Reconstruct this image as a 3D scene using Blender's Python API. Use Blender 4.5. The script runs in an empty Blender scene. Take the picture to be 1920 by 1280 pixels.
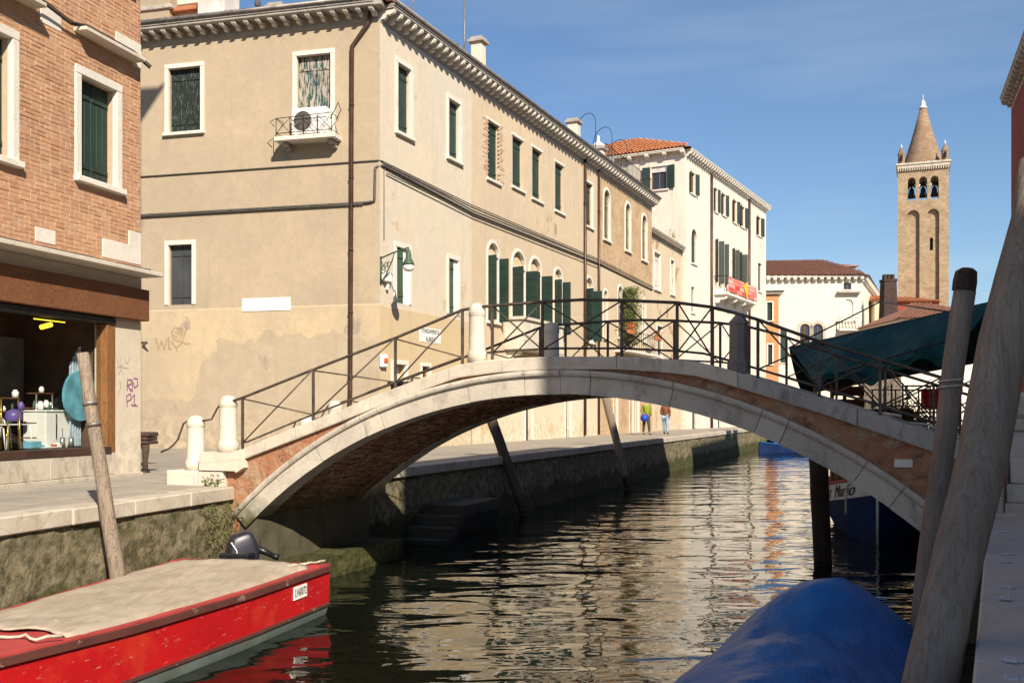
import bpy, bmesh, math, random
import numpy as np
from mathutils import Vector, Matrix, noise as mnoise
random.seed(7)
sc = bpy.context.scene
R = math.radians
# ------------------------------------------------------------------ camera, sky, sun, exposure
CH, FPX, HZ, ZQ = 2.65, 1867.0, 770.0, 1.5          # eye height, focal length in photo pixels, horizon row, quay level
cam = bpy.data.cameras.new('camera'); cam.sensor_width = 36.0; cam.lens = 36.0*FPX/1920
cam.shift_y = (HZ-640)/1920; cam.clip_end = 2000; cam.clip_start = 0.1
camo = bpy.data.objects.new('camera', cam); sc.collection.objects.link(camo)
camo.location = (0, 0, CH); camo.rotation_euler = (R(90), 0, 0); sc.camera = camo
SUN_EL, SUN_AZ = R(36.5), R(-20.5)                   # light travels towards azimuth SUN_AZ (from +Y, clockwise)
lh = Vector((math.sin(SUN_AZ), math.cos(SUN_AZ), 0))
ldir = Vector((lh.x*math.cos(SUN_EL), lh.y*math.cos(SUN_EL), -math.sin(SUN_EL)))
w = bpy.data.worlds.new('World'); sc.world = w; w.use_nodes = True
nt = w.node_tree; nt.nodes.clear()
sky = nt.nodes.new('ShaderNodeTexSky'); sky.sky_type = 'NISHITA'; sky.sun_disc = False
sky.sun_elevation = SUN_EL; sky.sun_rotation = math.atan2(-ldir.x, -ldir.y)
sky.air_density = 1.1; sky.dust_density = 0.35; sky.ozone_density = 5.5; sky.altitude = 0
bg = nt.nodes.new('ShaderNodeBackground'); bg.inputs[1].default_value = 0.081
wo = nt.nodes.new('ShaderNodeOutputWorld')
tcw = nt.nodes.new('ShaderNodeTexCoord'); mpw = nt.nodes.new('ShaderNodeMapping'); mpw.inputs['Scale'].default_value = (1.2, 1.2, 9)
mpw.inputs['Rotation'].default_value = (0.12, 0.1, 0)
nw = nt.nodes.new('ShaderNodeTexNoise'); nw.inputs['Scale'].default_value = 2.2; nw.inputs['Detail'].default_value = 7
rw = nt.nodes.new('ShaderNodeValToRGB'); rw.color_ramp.elements[0].position = 0.52; rw.color_ramp.elements[1].position = 0.95
mw = nt.nodes.new('ShaderNodeMixRGB'); mw.inputs[2].default_value = (7.5, 8.0, 8.6, 1)
mm = nt.nodes.new('ShaderNodeMath'); mm.operation = 'MULTIPLY'; mm.inputs[1].default_value = 0.2
for a, b in ((tcw.outputs['Generated'], mpw.inputs[0]), (mpw.outputs[0], nw.inputs[0]), (nw.outputs['Fac'], rw.inputs[0]),
             (rw.outputs[0], mm.inputs[0]), (mm.outputs[0], mw.inputs[0]), (sky.outputs[0], mw.inputs[1]), (mw.outputs[0], bg.inputs[0]), (bg.outputs[0], wo.inputs[0])):
    nt.links.new(a, b)
sun = bpy.data.lights.new('sun', 'SUN'); sun.energy = 5.0; sun.angle = R(0.53); sun.color = (1.0, 0.89, 0.74)
suno = bpy.data.objects.new('sun', sun); sc.collection.objects.link(suno); suno.location = (20, -40, 40)
suno.rotation_euler = ldir.to_track_quat('-Z', 'Y').to_euler()
vs = sc.view_settings; vs.view_transform = 'Standard'; vs.look = 'None'; vs.exposure = 0.6; vs.gamma = 1.0; vs.use_curve_mapping = False
sc.render.engine = 'CYCLES'; cy = sc.cycles
cy.use_denoising = True; cy.max_bounces = 7; cy.diffuse_bounces = 3; cy.glossy_bounces = 4; cy.transmission_bounces = 6
cy.caustics_reflective = True; cy.caustics_refractive = False; cy.blur_glossy = 1.5; cy.sample_clamp_indirect = 12.0

# ------------------------------------------------------------------ geometry helpers
def ray(px, py): return ((px-960)/FPX, (HZ-py)/FPX)
def pt(px, py, Y): a, b = ray(px, py); return Vector((a*Y, Y, CH+b*Y))
class Fr:
    """vertical plane: origin O, horizontal direction d (s), outward normal n (t)"""
    def __init__(self, O, d=None, ang=None, flip=1):
        self.O = Vector((O[0], O[1], 0))
        if d is None: d = (math.sin(R(ang)), math.cos(R(ang)))
        self.d = Vector((d[0], d[1], 0)).normalized(); self.n = Vector((self.d.y, -self.d.x, 0))*flip
    def p(self, s, t, z): return self.O+self.d*s+self.n*t+Vector((0, 0, z))
    def px(self, x, y, t=0.0):
        a, b = ray(x, y); O = self.O+self.n*t
        s = (a*O.y-O.x)/(self.d.x-a*self.d.y); Y = O.y+s*self.d.y
        return s, CH+b*Y
    def M(self, s, t, z):
        m = Matrix.Identity(4); o = self.p(s, t, z)
        for i in range(3): m[i][0] = self.d[i]; m[i][1] = -self.n[i]; m[i][2] = (0, 0, 1)[i]; m[i][3] = o[i]
        return m
class WorldFr(Fr):
    def __init__(self): self.O = Vector((0, 0, 0)); self.d = Vector((1, 0, 0)); self.n = Vector((0, -1, 0))
class MB:
    def __init__(self): self.v = []; self.f = []; self.sm = []; self.mi = []
    def add(self, vs, fs, smooth=False, mi=0):
        k = len(self.v); self.v += [tuple(x) for x in vs]; self.f += [tuple(i+k for i in f) for f in fs]
        self.sm += [smooth]*len(fs); self.mi += [mi]*len(fs); return self
    def quad(self, a, b, c, d, mi=0): return self.add([a, b, c, d], [(0, 1, 2, 3)], False, mi)
    def box(self, F, s0, s1, t0, t1, z0, z1, c=0.0, mi=0):
        """box in frame coordinates; c = chamfer"""
        if c <= 0:
            v = [F.p(s, t, z) for z in (z0, z1) for t in (t0, t1) for s in (s0, s1)]
            return self.add(v, [(0, 2, 3, 1), (4, 5, 7, 6), (0, 1, 5, 4), (2, 6, 7, 3), (0, 4, 6, 2), (1, 3, 7, 5)], False, mi)
        S, T, Z = (s0, s1), (t0, t1), (z0, z1); v = []; ix = {}
        for i in (0, 1):
            for j in (0, 1):
                for k in (0, 1):
                    cs, ct, cz = (c if i == 0 else -c), (c if j == 0 else -c), (c if k == 0 else -c)
                    for ax in range(3):
                        q = [S[i]+cs, T[j]+ct, Z[k]+cz]; q[ax] = (S, T, Z)[ax][(i, j, k)[ax]]
                        ix[(i, j, k, ax)] = len(v); v.append(F.p(*q))
        f = []
        for ax in range(3):
            o = [a for a in range(3) if a != ax]
            for e in (0, 1):
                q = []
                for (a, b) in ((0, 0), (1, 0), (1, 1), (0, 1)):
                    key = [0, 0, 0]; key[ax] = e; key[o[0]] = a; key[o[1]] = b; q.append(ix[tuple(key)+(ax,)])
                f.append(tuple(q))
        for ax in range(3):                     # edges parallel to ax
            o = [a for a in range(3) if a != ax]
            for a in (0, 1):
                for b in (0, 1):
                    q = []
                    for (e, w_) in ((0, o[0]), (1, o[0]), (1, o[1]), (0, o[1])):
                        key = [0, 0, 0]; key[ax] = e; key[o[0]] = a; key[o[1]] = b; q.append(ix[tuple(key)+(w_,)])
                    f.append(tuple(q))
        for i in (0, 1):
            for j in (0, 1):
                for k in (0, 1): f.append(tuple(ix[(i, j, k, a)] for a in range(3)))
        return self.add(v, f, False, mi)
    def tube(self, pts, r, n=8, caps=True, smooth=True, mi=0):
        pts = [Vector(p) for p in pts]; rs = r if isinstance(r, (list, tuple)) else [r]*len(pts)
        v = []; f = []; prev = None
        for i, p in enumerate(pts):
            a = pts[max(i-1, 0)]; b = pts[min(i+1, len(pts)-1)]; d = (b-a)
            d = d.normalized() if d.length > 1e-9 else Vector((0, 0, 1))
            ref = prev if prev is not None else (Vector((0, 0, 1)) if abs(d.z) < 0.9 else Vector((1, 0, 0)))
            x = (ref-d*ref.dot(d)); x = x.normalized() if x.length > 1e-6 else d.orthogonal().normalized(); y = d.cross(x); prev = x
            for k in range(n):
                an = 2*math.pi*k/n; v.append(p+(x*math.cos(an)+y*math.sin(an))*rs[i])
        for i in range(len(pts)-1):
            for k in range(n):
                f.append((i*n+k, i*n+(k+1) % n, (i+1)*n+(k+1) % n, (i+1)*n+k))
        self.add(v, f, smooth, mi)
        if caps:
            k0 = len(self.v)-len(v)
            self.f += [tuple(k0+k for k in reversed(range(n))), tuple(k0+(len(pts)-1)*n+k for k in range(n))]; self.sm += [False]*2; self.mi += [mi]*2
        return self
    def lathe(self, c, prof, n=16, smooth=True, mi=0, axis=None):
        """prof = [(radius, height)] around a vertical axis through c"""
        c = Vector(c); v = []; f = []
        for (r, h) in prof:
            for k in range(n):
                an = 2*math.pi*(k+.5)/n; v.append(c+Vector((r*math.cos(an), r*math.sin(an), h)))
        m = len(prof)
        for i in range(m-1):
            for k in range(n): f.append((i*n+k, i*n+(k+1) % n, (i+1)*n+(k+1) % n, (i+1)*n+k))
        self.add(v, f, smooth, mi); k0 = len(self.v)-len(v)
        self.f += [tuple(k0+k for k in reversed(range(n))), tuple(k0+(m-1)*n+k for k in range(n))]; self.sm += [False]*2; self.mi += [mi]*2
        return self
    def prism(self, poly, off, mi=0, smooth=False):
        """closed polygon (3D points) extruded by vector off"""
        n = len(poly); v = [Vector(p) for p in poly]+[Vector(p)+Vector(off) for p in poly]
        f = [tuple(range(n)), tuple(reversed(range(n, 2*n)))]+[(i, (i+1) % n, n+(i+1) % n, n+i) for i in range(n)]
        return self.add(v, f, smooth, mi)
    def grid(self, fn, nu, nv, smooth=True, mi=0):
        v = [fn(i/nu, j/nv) for j in range(nv+1) for i in range(nu+1)]
        f = [(j*(nu+1)+i, j*(nu+1)+i+1, (j+1)*(nu+1)+i+1, (j+1)*(nu+1)+i) for j in range(nv) for i in range(nu)]
        return self.add(v, f, smooth, mi)
    def mesh(self, name, mats):
        me = bpy.data.meshes.new(name); me.from_pydata(self.v, [], self.f)
        for m in (mats if isinstance(mats, (list, tuple)) else [mats]): me.materials.append(m)
        me.polygons.foreach_set('use_smooth', self.sm); me.polygons.foreach_set('material_index', self.mi)
        bm = bmesh.new(); bm.from_mesh(me); bmesh.ops.recalc_face_normals(bm, faces=bm.faces); bm.to_mesh(me); bm.free()
        me.update(); return me
WMX = {}
def link(o, parent=None, M=None):
    sc.collection.objects.link(o); M = M or Matrix.Identity(4)
    if parent is not None:
        o.parent = parent; o.matrix_parent_inverse = WMX[parent.name].inverted()
    o.matrix_basis = M; WMX[o.name] = M; return o
def part(name, mb, mats, parent=None, M=None, label=None, kind=None):
    me = mb if isinstance(mb, bpy.types.Mesh) else mb.mesh(name, mats)
    o = bpy.data.objects.new(name, me); link(o, parent, M)
    if label: o['label'] = label
    if kind: o['kind'] = kind
    return o
def thing(name, label, cat, loc=(0, 0, 0), group=None, kind=None):
    o = bpy.data.objects.new(name, None); o.empty_display_size = 0.2
    link(o, None, Matrix.Translation(Vector(loc))); tag(o, label, cat, group, kind); return o
def tag(o, label=None, cat=None, group=None, kind=None):
    if label: o['label'] = label
    if cat: o['category'] = cat
    if group: o['group'] = group
    if kind: o['kind'] = kind
    return o
def solo(name, mb, mats, label, cat, group=None):
    return tag(part(name, mb, mats), label, cat, group)
def struct(name, mb, mats, parent=None): return part(name, mb, mats, parent, None, None, 'structure' if parent is None else None)
def text_mesh(txt, M, size, mat, name='lettering', ext=0.004, sx=1.0, align='CENTER'):
    cu = bpy.data.curves.new(name, 'FONT'); cu.body = txt; cu.size = size; cu.extrude = ext; cu.align_x = align; cu.align_y = 'CENTER'
    o = bpy.data.objects.new(name, cu); sc.collection.objects.link(o)
    bpy.context.view_layer.update(); dg = bpy.context.evaluated_depsgraph_get()
    me = bpy.data.meshes.new_from_object(o.evaluated_get(dg)); bpy.data.objects.remove(o); bpy.data.curves.remove(cu)
    me.transform(M @ Matrix.Rotation(R(90), 4, 'X') @ Matrix.Diagonal((sx, 1, 1, 1))); me.materials.clear(); me.materials.append(mat); return me
def strokes(F, polys, wd, t=0.003, mb=None):
    """flat painted strokes on a wall: list of polylines in (s, z)"""
    mb = mb or MB()
    for pl in polys:
        for (a, b) in zip(pl, pl[1:]):
            dx, dz = b[0]-a[0], b[1]-a[1]; L = math.hypot(dx, dz) or 1; ex, ez = dx/L*wd*.4, dz/L*wd*.4; nx, nz = -dz/L*wd/2, dx/L*wd/2
            mb.quad(F.p(a[0]-ex+nx, t, a[1]-ez+nz), F.p(a[0]-ex-nx, t, a[1]-ez-nz), F.p(b[0]+ex-nx, t, b[1]+ez-nz), F.p(b[0]+ex+nx, t, b[1]+ez+nz))
            t += 0.0001
    return mb
def lerp(a, b, t): return a+(b-a)*t
def nz(p, s=1.0): return mnoise.noise(Vector(p)*s)

# ------------------------------------------------------------------ materials
class NT:
    def __init__(self, name):
        self.m = bpy.data.materials.new(name); self.m.use_nodes = True; self.t = self.m.node_tree; self.t.nodes.clear()
        self.out = self.t.nodes.new('ShaderNodeOutputMaterial'); self.b = self.t.nodes.new('ShaderNodeBsdfPrincipled')
        self.t.links.new(self.b.outputs[0], self.out.inputs[0])
        self.geo = self.t.nodes.new('ShaderNodeNewGeometry'); self.pos = self.geo.outputs['Position']
    def set(self, inp, v):
        if hasattr(v, 'is_linked') or hasattr(v, 'links'): self.t.links.new(v, inp)
        else:
            inp.default_value = (tuple(v)+(1,) if isinstance(v, (tuple, list)) and len(v) == 3 and inp.type == 'RGBA' else v)
    def node(self, ty, ins=None, **pr):
        n = self.t.nodes.new('ShaderNode'+ty)
        for k, v in pr.items(): setattr(n, k, v)
        for k, v in (ins or {}).items(): self.set(n.inputs[k], v)
        return n
    def map(self, sc_=(1, 1, 1), rot=(0, 0, 0), vec=None): return self.node('Mapping', {0: vec or self.pos, 'Scale': sc_, 'Rotation': rot}).outputs[0]
    def noise(self, scale, detail=4, vec=None, rough=0.55, dist=0): return self.node('TexNoise', {'Vector': vec or self.pos, 'Scale': scale, 'Detail': detail, 'Roughness': rough, 'Distortion': dist}).outputs['Fac']
    def voro(self, scale, vec=None, feature='F1', out='Distance'): return self.node('TexVoronoi', {'Vector': vec or self.pos, 'Scale': scale}, feature=feature).outputs[out]
    def ramp(self, fac, a, b, ca=(0, 0, 0), cb=(1, 1, 1)):
        n = self.node('ValToRGB', {0: fac}); e = n.color_ramp.elements; e[0].position = a; e[1].position = b
        e[0].color = tuple(ca)+(1,); e[1].color = tuple(cb)+(1,); return n.outputs[0]
    def mr(self, fac, a, b, lo=0.0, hi=1.0): return self.node('MapRange', {0: fac, 1: a, 2: b, 3: lo, 4: hi}).outputs[0]
    def mix(self, f, a, b, mode='MIX'): return self.node('MixRGB', {0: f, 1: a, 2: b}, blend_type=mode).outputs[0]
    def math(self, op, a, b=0.0): return self.node('Math', {0: a, 1: b}, operation=op).outputs[0]
    def xyz(self): return self.node('SeparateXYZ', {0: self.pos}).outputs
    def dot(self, v): return self.node('VectorMath', {0: self.pos, 1: tuple(v)}, operation='DOT_PRODUCT').outputs['Value']
    def rnd(self): return self.node('ObjectInfo').outputs['Random']
    def bump(self, h, st=0.3, dist=0.02): self.set(self.b.inputs['Normal'], self.node('Bump', {'Height': h, 'Strength': st, 'Distance': dist}).outputs[0])
    def fin(self, col, rough=0.8, spec=0.3, metal=0.0):
        self.set(self.b.inputs['Base Color'], col); self.set(self.b.inputs['Roughness'], rough)
        self.b.inputs['Specular IOR Level'].default_value = spec; self.b.inputs['Metallic'].default_value = metal; return self.m
def simple(name, c, rough=0.6, spec=0.3, metal=0.0, var=0.25, scale=3.0, bump=0.0, bs=40):
    T = NT(name); n = T.noise(scale, 5); lo = tuple(x*(1-var) for x in c); hi = tuple(min(1, x*(1+var)) for x in c)
    col = T.ramp(n, 0.3, 0.7, lo, hi)
    if bump: T.bump(T.noise(bs, 4), bump, 0.01)
    return T.fin(col, rough, spec, metal)
def plaster(name, c1, c2, c3=None, patch=0.62, streak=0.3, stain=(0.2, 0.16, 0.11), scale=0.35, brick=None, low=None, repair=None, bumpst=0.25):
    """aged lime plaster: two tones in clouds, worn patches of c3, rain streaks, fine grain; optional ochre dado below low=(z, colour)"""
    T = NT(name)
    col = T.mix(T.ramp(T.noise(scale, 6, rough=0.62), 0.35, 0.68), c1, c2)
    col = T.mix(T.ramp(T.noise(2.3, 5), 0.5, 0.8, (0, 0, 0), (0.35,)*3), col, tuple(x*0.8 for x in c1))
    if low:
        zz, cl, cl2 = low; X = T.xyz(); edge = T.math('ADD', X[2], T.math('MULTIPLY', T.noise(6, 3), 0.06))
        cc = T.mix(T.ramp(T.noise(0.5, 6), 0.38, 0.62), cl, cl2)
        col = T.mix(T.mr(edge, zz-0.02, zz+0.02, 1, 0), col, cc)
        line = T.mr(T.math('ABSOLUTE', T.math('SUBTRACT', X[2], zz)), 0.02, 0.035, 0.6, 0)
        col = T.mix(line, col, (0.72, 0.6, 0.42))
    if repair:                                   # bare grey render where the dado has come away
        sd = T.math('SUBTRACT', T.dot(repair[0]), repair[1]); X = T.xyz(); nn = T.math('MULTIPLY', T.math('SUBTRACT', T.noise(0.8, 8, None, .6), .5), 2.4)
        zt = T.mr(sd, -6.2, -5.2, 3.0, 4.75); m1 = T.mr(T.math('SUBTRACT', T.math('ADD', zt, nn), X[2]), -0.03, 0.05, 0, 1)
        gc = T.mix(T.ramp(T.noise(1.4, 7), .35, .65), (0.39, 0.325, 0.24), (0.47, 0.395, 0.295)); col = T.mix(T.math('MULTIPLY', m1, .8), col, gc)
        ed = T.mr(T.math('ABSOLUTE', T.math('SUBTRACT', T.math('ADD', zt, nn), X[2])), .0, .05, .35, 0); col = T.mix(ed, col, (0.3, 0.23, 0.15))
    if c3:
        pm = T.ramp(T.noise(0.55, 8, rough=0.66, dist=0.3), patch, patch+0.035)
        col = T.mix(pm, col, T.mix(T.ramp(T.noise(9, 4), 0.4, 0.6), c3, tuple(x*0.78 for x in c3)))
    sn = T.noise(1.0, 6, T.map((5.0, 5.0, 0.35)))
    col = T.mix(T.ramp(sn, 0.56, 0.8, (0, 0, 0), (streak,)*3), col, stain)
    col = T.mix(T.ramp(T.noise(4.5, 9, None, .7), .4, .72, (0, 0, 0), (.3,)*3), col, tuple(x*0.74 for x in c2)); col = T.mix(T.ramp(T.noise(3.1, 8, None, .7), .55, .75, (0, 0, 0), (.35,)*3), col, tuple(min(1, x*1.22) for x in c1))
    ck = T.node('TexVoronoi', {'Vector': T.node('VectorMath', {0: T.pos, 1: T.node('VectorMath', {0: T.node('TexNoise', {'Vector': T.pos, 'Scale': 2.0, 'Detail': 5.0}).outputs['Color'], 'Scale': .9}, operation='SCALE').outputs[0]}, operation='ADD').outputs[0], 'Scale': .42}, feature='DISTANCE_TO_EDGE').outputs['Distance']
    col = T.mix(T.math('MULTIPLY', T.mr(ck, 0.0, 0.008, .3, 0), T.ramp(T.noise(.5, 3), .55, .66)), col, tuple(x*0.45 for x in c2))     # settlement cracks
    dz = T.math('ADD', T.xyz()[2], T.math('MULTIPLY', T.noise(1.1, 7, None, .65), 2.4)); col = T.mix(T.mr(dz, 3.0, 4.0, .5, 0), col, T.mix(T.ramp(T.noise(5, 7), .4, .62), tuple(x*0.62 for x in c2), tuple(min(1, x*1.12) for x in c1)))   # rising damp and salts
    fine = T.noise(28, 6); col = T.mix(T.mr(fine, 0.3, 0.7, 0.0, 0.16), col, tuple(x*0.5 for x in c1))
    h = T.math('ADD', T.math('MULTIPLY', T.noise(14, 6), 0.5), T.math('MULTIPLY', T.noise(1.6, 4), 1.5))
    T.bump(h, bumpst, 0.03)
    return T.fin(col, 0.92, 0.15)
def stone(name, c1, c2, grime=(0.16, 0.15, 0.13), amt=0.5, scale=2.0, streak=True, alg=None):
    T = NT(name)
    col = T.mix(T.ramp(T.noise(scale, 6), 0.35, 0.7), c1, c2)
    col = T.mix(T.mr(T.rnd(), 0, 1, 0, 0.25), col, tuple(x*0.72 for x in c2))
    g = T.noise(3.2, 9, T.map((1.3, 1.3, 0.6)) if streak else None, 0.68)
    col = T.mix(T.ramp(g, 0.52, 0.72, (0, 0, 0), (amt,)*3), col, grime)
    cr = T.ramp(T.voro(1.1, feature='DISTANCE_TO_EDGE'), 0.0, 0.012, (1, 1, 1), (0, 0, 0)); col = T.mix(T.math('MULTIPLY', cr, 0.25), col, grime)
    sp = T.ramp(T.noise(38, 4), 0.62, 0.74, (0, 0, 0), (0.5,)*3); col = T.mix(sp, col, grime)
    if alg:
        z = T.xyz()[2]; f = T.mr(T.math('ADD', z, T.math('MULTIPLY', T.noise(5, 6), alg[1])), alg[0], alg[0]+alg[2], 1, 0)
        col = T.mix(f, col, T.mix(T.ramp(T.noise(18, 5), 0.4, 0.65), (0.055, 0.06, 0.02), (0.14, 0.12, 0.06)))
    T.bump(T.math('ADD', T.noise(22, 7), T.math('MULTIPLY', T.noise(5, 4), 1.2)), 0.35, 0.015)
    return T.fin(col, 0.8, 0.3)
def brick_wall_mat(name, d, ca, cb, mortar, bw=0.26, bh=0.075, ms=0.011, patch=None):
    T = NT(name); u = T.dot(d); z = T.xyz()[2]
    vec = T.node('CombineXYZ', {0: u, 1: z, 2: 0.0}).outputs[0]
    wob = T.node('MixRGB', {0: 0.012, 1: vec, 2: T.node('TexNoise', {'Vector': T.pos, 'Scale': 6.0}).outputs['Color']}, blend_type='ADD').outputs[0]
    b = T.node('TexBrick', {'Vector': wob, 'Color1': ca, 'Color2': cb, 'Mortar': mortar, 'Scale': 1.0, 'Mortar Size': ms, 'Mortar Smooth': 0.3, 'Bias': 0.0, 'Brick Width': bw, 'Row Height': bh})
    col = T.mix(T.ramp(T.noise(1.1, 6), 0.4, 0.7, (0, 0, 0), (0.55,)*3), b.outputs[0], tuple(x*0.62 for x in ca))
    if patch:
        col = T.mix(T.ramp(T.noise(0.9, 8, rough=0.65), 0.54, 0.6), col, T.mix(T.ramp(T.noise(12, 3), .4, .6), patch, tuple(x*.8 for x in patch)))
    col = T.mix(T.ramp(T.noise(5.5, 9, None, .75), 0.5, 0.68, (0, 0, 0), (0.55,)*3), col, tuple(x*.45 for x in ca)); col = T.mix(T.ramp(T.noise(7.5, 9, None, .75), 0.54, 0.68, (0, 0, 0), (0.5,)*3), col, tuple(min(1, x*1.35) for x in mortar))
    col = T.mix(T.ramp(T.noise(16, 6), 0.35, 0.75, (0, 0, 0), (0.3,)*3), col, (0.08, 0.05, 0.035))
    h = T.math('ADD', T.math('MULTIPLY', b.outputs['Fac'], -1.0), T.math('MULTIPLY', T.noise(20, 5), 0.8)); T.bump(h, 0.5, 0.02)
    return T.fin(col, 0.9, 0.15)
def wood(name, c1, c2, axis='z', rough=0.75, sc_=1.0, crack=0.6, wet=False):
    T = NT(name); s = {'x': (0.5, 7, 7), 'z': (7, 7, 0.5)}[axis]
    wv = T.node('VectorMath', {0: T.pos, 1: T.node('VectorMath', {0: T.node('TexNoise', {'Vector': T.pos, 'Scale': 1.6}).outputs['Color'], 'Scale': .22}, operation='SCALE').outputs[0]}, operation='ADD').outputs[0]
    g = T.noise(3.0*sc_, 8, T.map(s, vec=wv), 0.68); col = T.mix(T.ramp(g, 0.34, 0.66), c1, c2)
    ck = T.noise(4.2*sc_, 7, T.map(tuple(x*(1.7 if x > 1 else .45) for x in s), vec=wv), .55); ck2 = T.mr(T.math('ABSOLUTE', T.math('SUBTRACT', ck, .5)), 0.0, 0.022, 1, 0)
    col = T.mix(T.math('MULTIPLY', ck2, crack), col, tuple(x*0.22 for x in c1))
    col = T.mix(T.ramp(T.noise(1.3, 4), 0.45, 0.75, (0, 0, 0), (0.45,)*3), col, tuple(x*0.55 for x in c2))
    kn = T.ramp(T.voro(2.1), 0.035, 0.07, (1, 1, 1), (0, 0, 0)); col = T.mix(T.math('MULTIPLY', kn, .7), col, tuple(x*0.2 for x in c1))
    if wet:
        zz = T.math('ADD', T.xyz()[2], T.math('MULTIPLY', T.noise(4, 6), .35)); col = T.mix(T.mr(zz, .5, .75, 1, 0), col, T.mix(T.ramp(T.noise(12, 5), .4, .6), (0.03, 0.03, 0.012), (0.07, 0.065, 0.03)))
    T.bump(T.math('SUBTRACT', T.noise(8*sc_, 7, T.map(s, vec=wv)), T.math('MULTIPLY', ck2, .7*crack)), 0.6, 0.02); return T.fin(col, rough, 0.2)
def painted(name, c, base=(0.36, 0.3, 0.24), wear=0.66, rough=0.5, streaky=True, scale=6.0, spec=0.4, dirt=0.25):
    """paint worn through to wood in spots"""
    T = NT(name); v = T.map((6, 6, 0.9)) if streaky else None
    col = T.mix(T.ramp(T.noise(1.7, 5), 0.3, 0.7), tuple(x*0.75 for x in c), tuple(x*1.15 for x in c))
    k = T.ramp(T.noise(scale, 8, v, 0.7), wear, wear+0.05); col = T.mix(k, col, base)
    col = T.mix(T.ramp(T.noise(2.5, 6), 0.5, 0.8, (0, 0, 0), (dirt,)*3), col, (0.06, 0.05, 0.04))
    T.bump(T.noise(scale*3, 5, v), 0.25, 0.006); return T.fin(col, rough, spec)

M = {}
M['front'] = plaster('beige_plaster', (0.50, 0.405, 0.285), (0.42, 0.342, 0.247), (0.42, 0.345, 0.265), 0.64, 0.3, (0.29, 0.225, 0.155), low=(5.72, (0.585, 0.47, 0.305), (0.485, 0.395, 0.275)), repair=((.967, -.254, 0), (-3.81*.967-28.7*.254)))
M['side_grey'] = plaster('pale_grey_plaster', (0.63, 0.56, 0.455), (0.68, 0.585, 0.44), (0.64, 0.51, 0.33), 0.6, 0.22, low=(5.72, (0.60, 0.46, 0.26), (0.58, 0.47, 0.3)))
M['side_beige'] = plaster('warm_beige_plaster', (0.645, 0.525, 0.362), (0.565, 0.46, 0.332), (0.42, 0.27, 0.17), 0.645, 0.3)
M['side_low'] = plaster('cream_dado_plaster', (0.72, 0.64, 0.49), (0.66, 0.56, 0.39), (0.64, 0.48, 0.28), 0.6, 0.25)
M['white_pl'] = plaster('white_plaster', (0.78, 0.715, 0.60), (0.70, 0.63, 0.52), (0.52, 0.41, 0.30), 0.64, 0.35)
M['palazzo'] = plaster('cream_white_plaster', (0.75, 0.69, 0.57), (0.72, 0.65, 0.52), (0.6, 0.5, 0.38), 0.7, 0.2)
M['orange'] = plaster('orange_plaster', (0.56, 0.29, 0.13), (0.52, 0.26, 0.12), None)
M['redpl'] = plaster('red_plaster', (0.30, 0.075, 0.05), (0.24, 0.06, 0.04), None)
M['shade_pl'] = plaster('grey_ochre_plaster', (0.42, 0.34, 0.24), (0.36, 0.3, 0.22), None)
T = NT('worn_red_plaster'); col = T.mix(T.ramp(T.noise(1.9, 8, None, .65), .36, .62), (0.32, 0.13, 0.07), (0.40, 0.21, 0.115)); z_ = T.xyz()[2]
col = T.mix(T.ramp(T.noise(2.7, 9, None, .7, .4), .52, .60), col, T.mix(T.ramp(T.noise(9, 5), .4, .6), (0.33, 0.22, 0.15), (0.42, 0.31, 0.21)))
col = T.mix(T.ramp(T.noise(3.6, 9, T.map((1, 1, 1.6)), .72), .55, .66, (0, 0, 0), (.85,)*3), col, (0.13, 0.085, 0.065)); col = T.mix(T.ramp(T.noise(14, 6), .5, .72, (0, 0, 0), (.5,)*3), col, (0.5, 0.3, 0.19))
T.bump(T.math('ADD', T.noise(10, 8), T.math('MULTIPLY', T.noise(2.7, 9, None, .7, .4), 2.0)), .8, .03); M['spandrel'] = T.fin(col, .92, .15)
M['mortar'] = plaster('brick_mortar', (0.58, 0.44, 0.32), (0.52, 0.39, 0.27), None, streak=0.15)
M['stone'] = stone('istrian_stone', (0.64, 0.575, 0.47), (0.52, 0.455, 0.365), amt=0.6)
M['stone_weathered'] = stone('weathered_stone', (0.52, 0.48, 0.42), (0.36, 0.335, 0.295), (0.09, 0.085, 0.085), amt=0.9, scale=1.4)
M['stone_post'] = stone('post_stone', (0.68, 0.62, 0.52), (0.6, 0.53, 0.43), amt=0.22)
M['ring'] = stone('arch_stone', (0.60, 0.54, 0.445), (0.46, 0.41, 0.34), (0.15, 0.125, 0.095), amt=0.7, alg=(1.25, 0.5, 0.35))
M['kerb'] = stone('kerb_stone', (0.56, 0.50, 0.41), (0.44, 0.385, 0.31), (0.13, 0.11, 0.08), amt=0.7)
M['slab'] = stone('quay_slab_stone', (0.50, 0.46, 0.42), (0.42, 0.39, 0.36), (0.2, 0.18, 0.16), amt=0.5, streak=False)
M['frame'] = stone('window_frame_stone', (0.76, 0.72, 0.64), (0.7, 0.65, 0.56), (0.34, 0.29, 0.22), amt=0.22)
M['cornice'] = stone('cornice_stone', (0.45, 0.42, 0.37), (0.34, 0.31, 0.27), (0.12, 0.1, 0.085), amt=0.6)
M['pave'] = stone('trachyte_paving', (0.38, 0.335, 0.275), (0.29, 0.26, 0.215), (0.2, 0.175, 0.14), amt=0.35, scale=0.8, streak=False)
T = NT('brick_clay'); rn = T.rnd()
cc = T.node('ValToRGB', {0: rn}); el = cc.color_ramp.elements; el[0].color = (0.50, 0.245, 0.125, 1); el[1].color = (0.56, 0.33, 0.19, 1)
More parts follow.
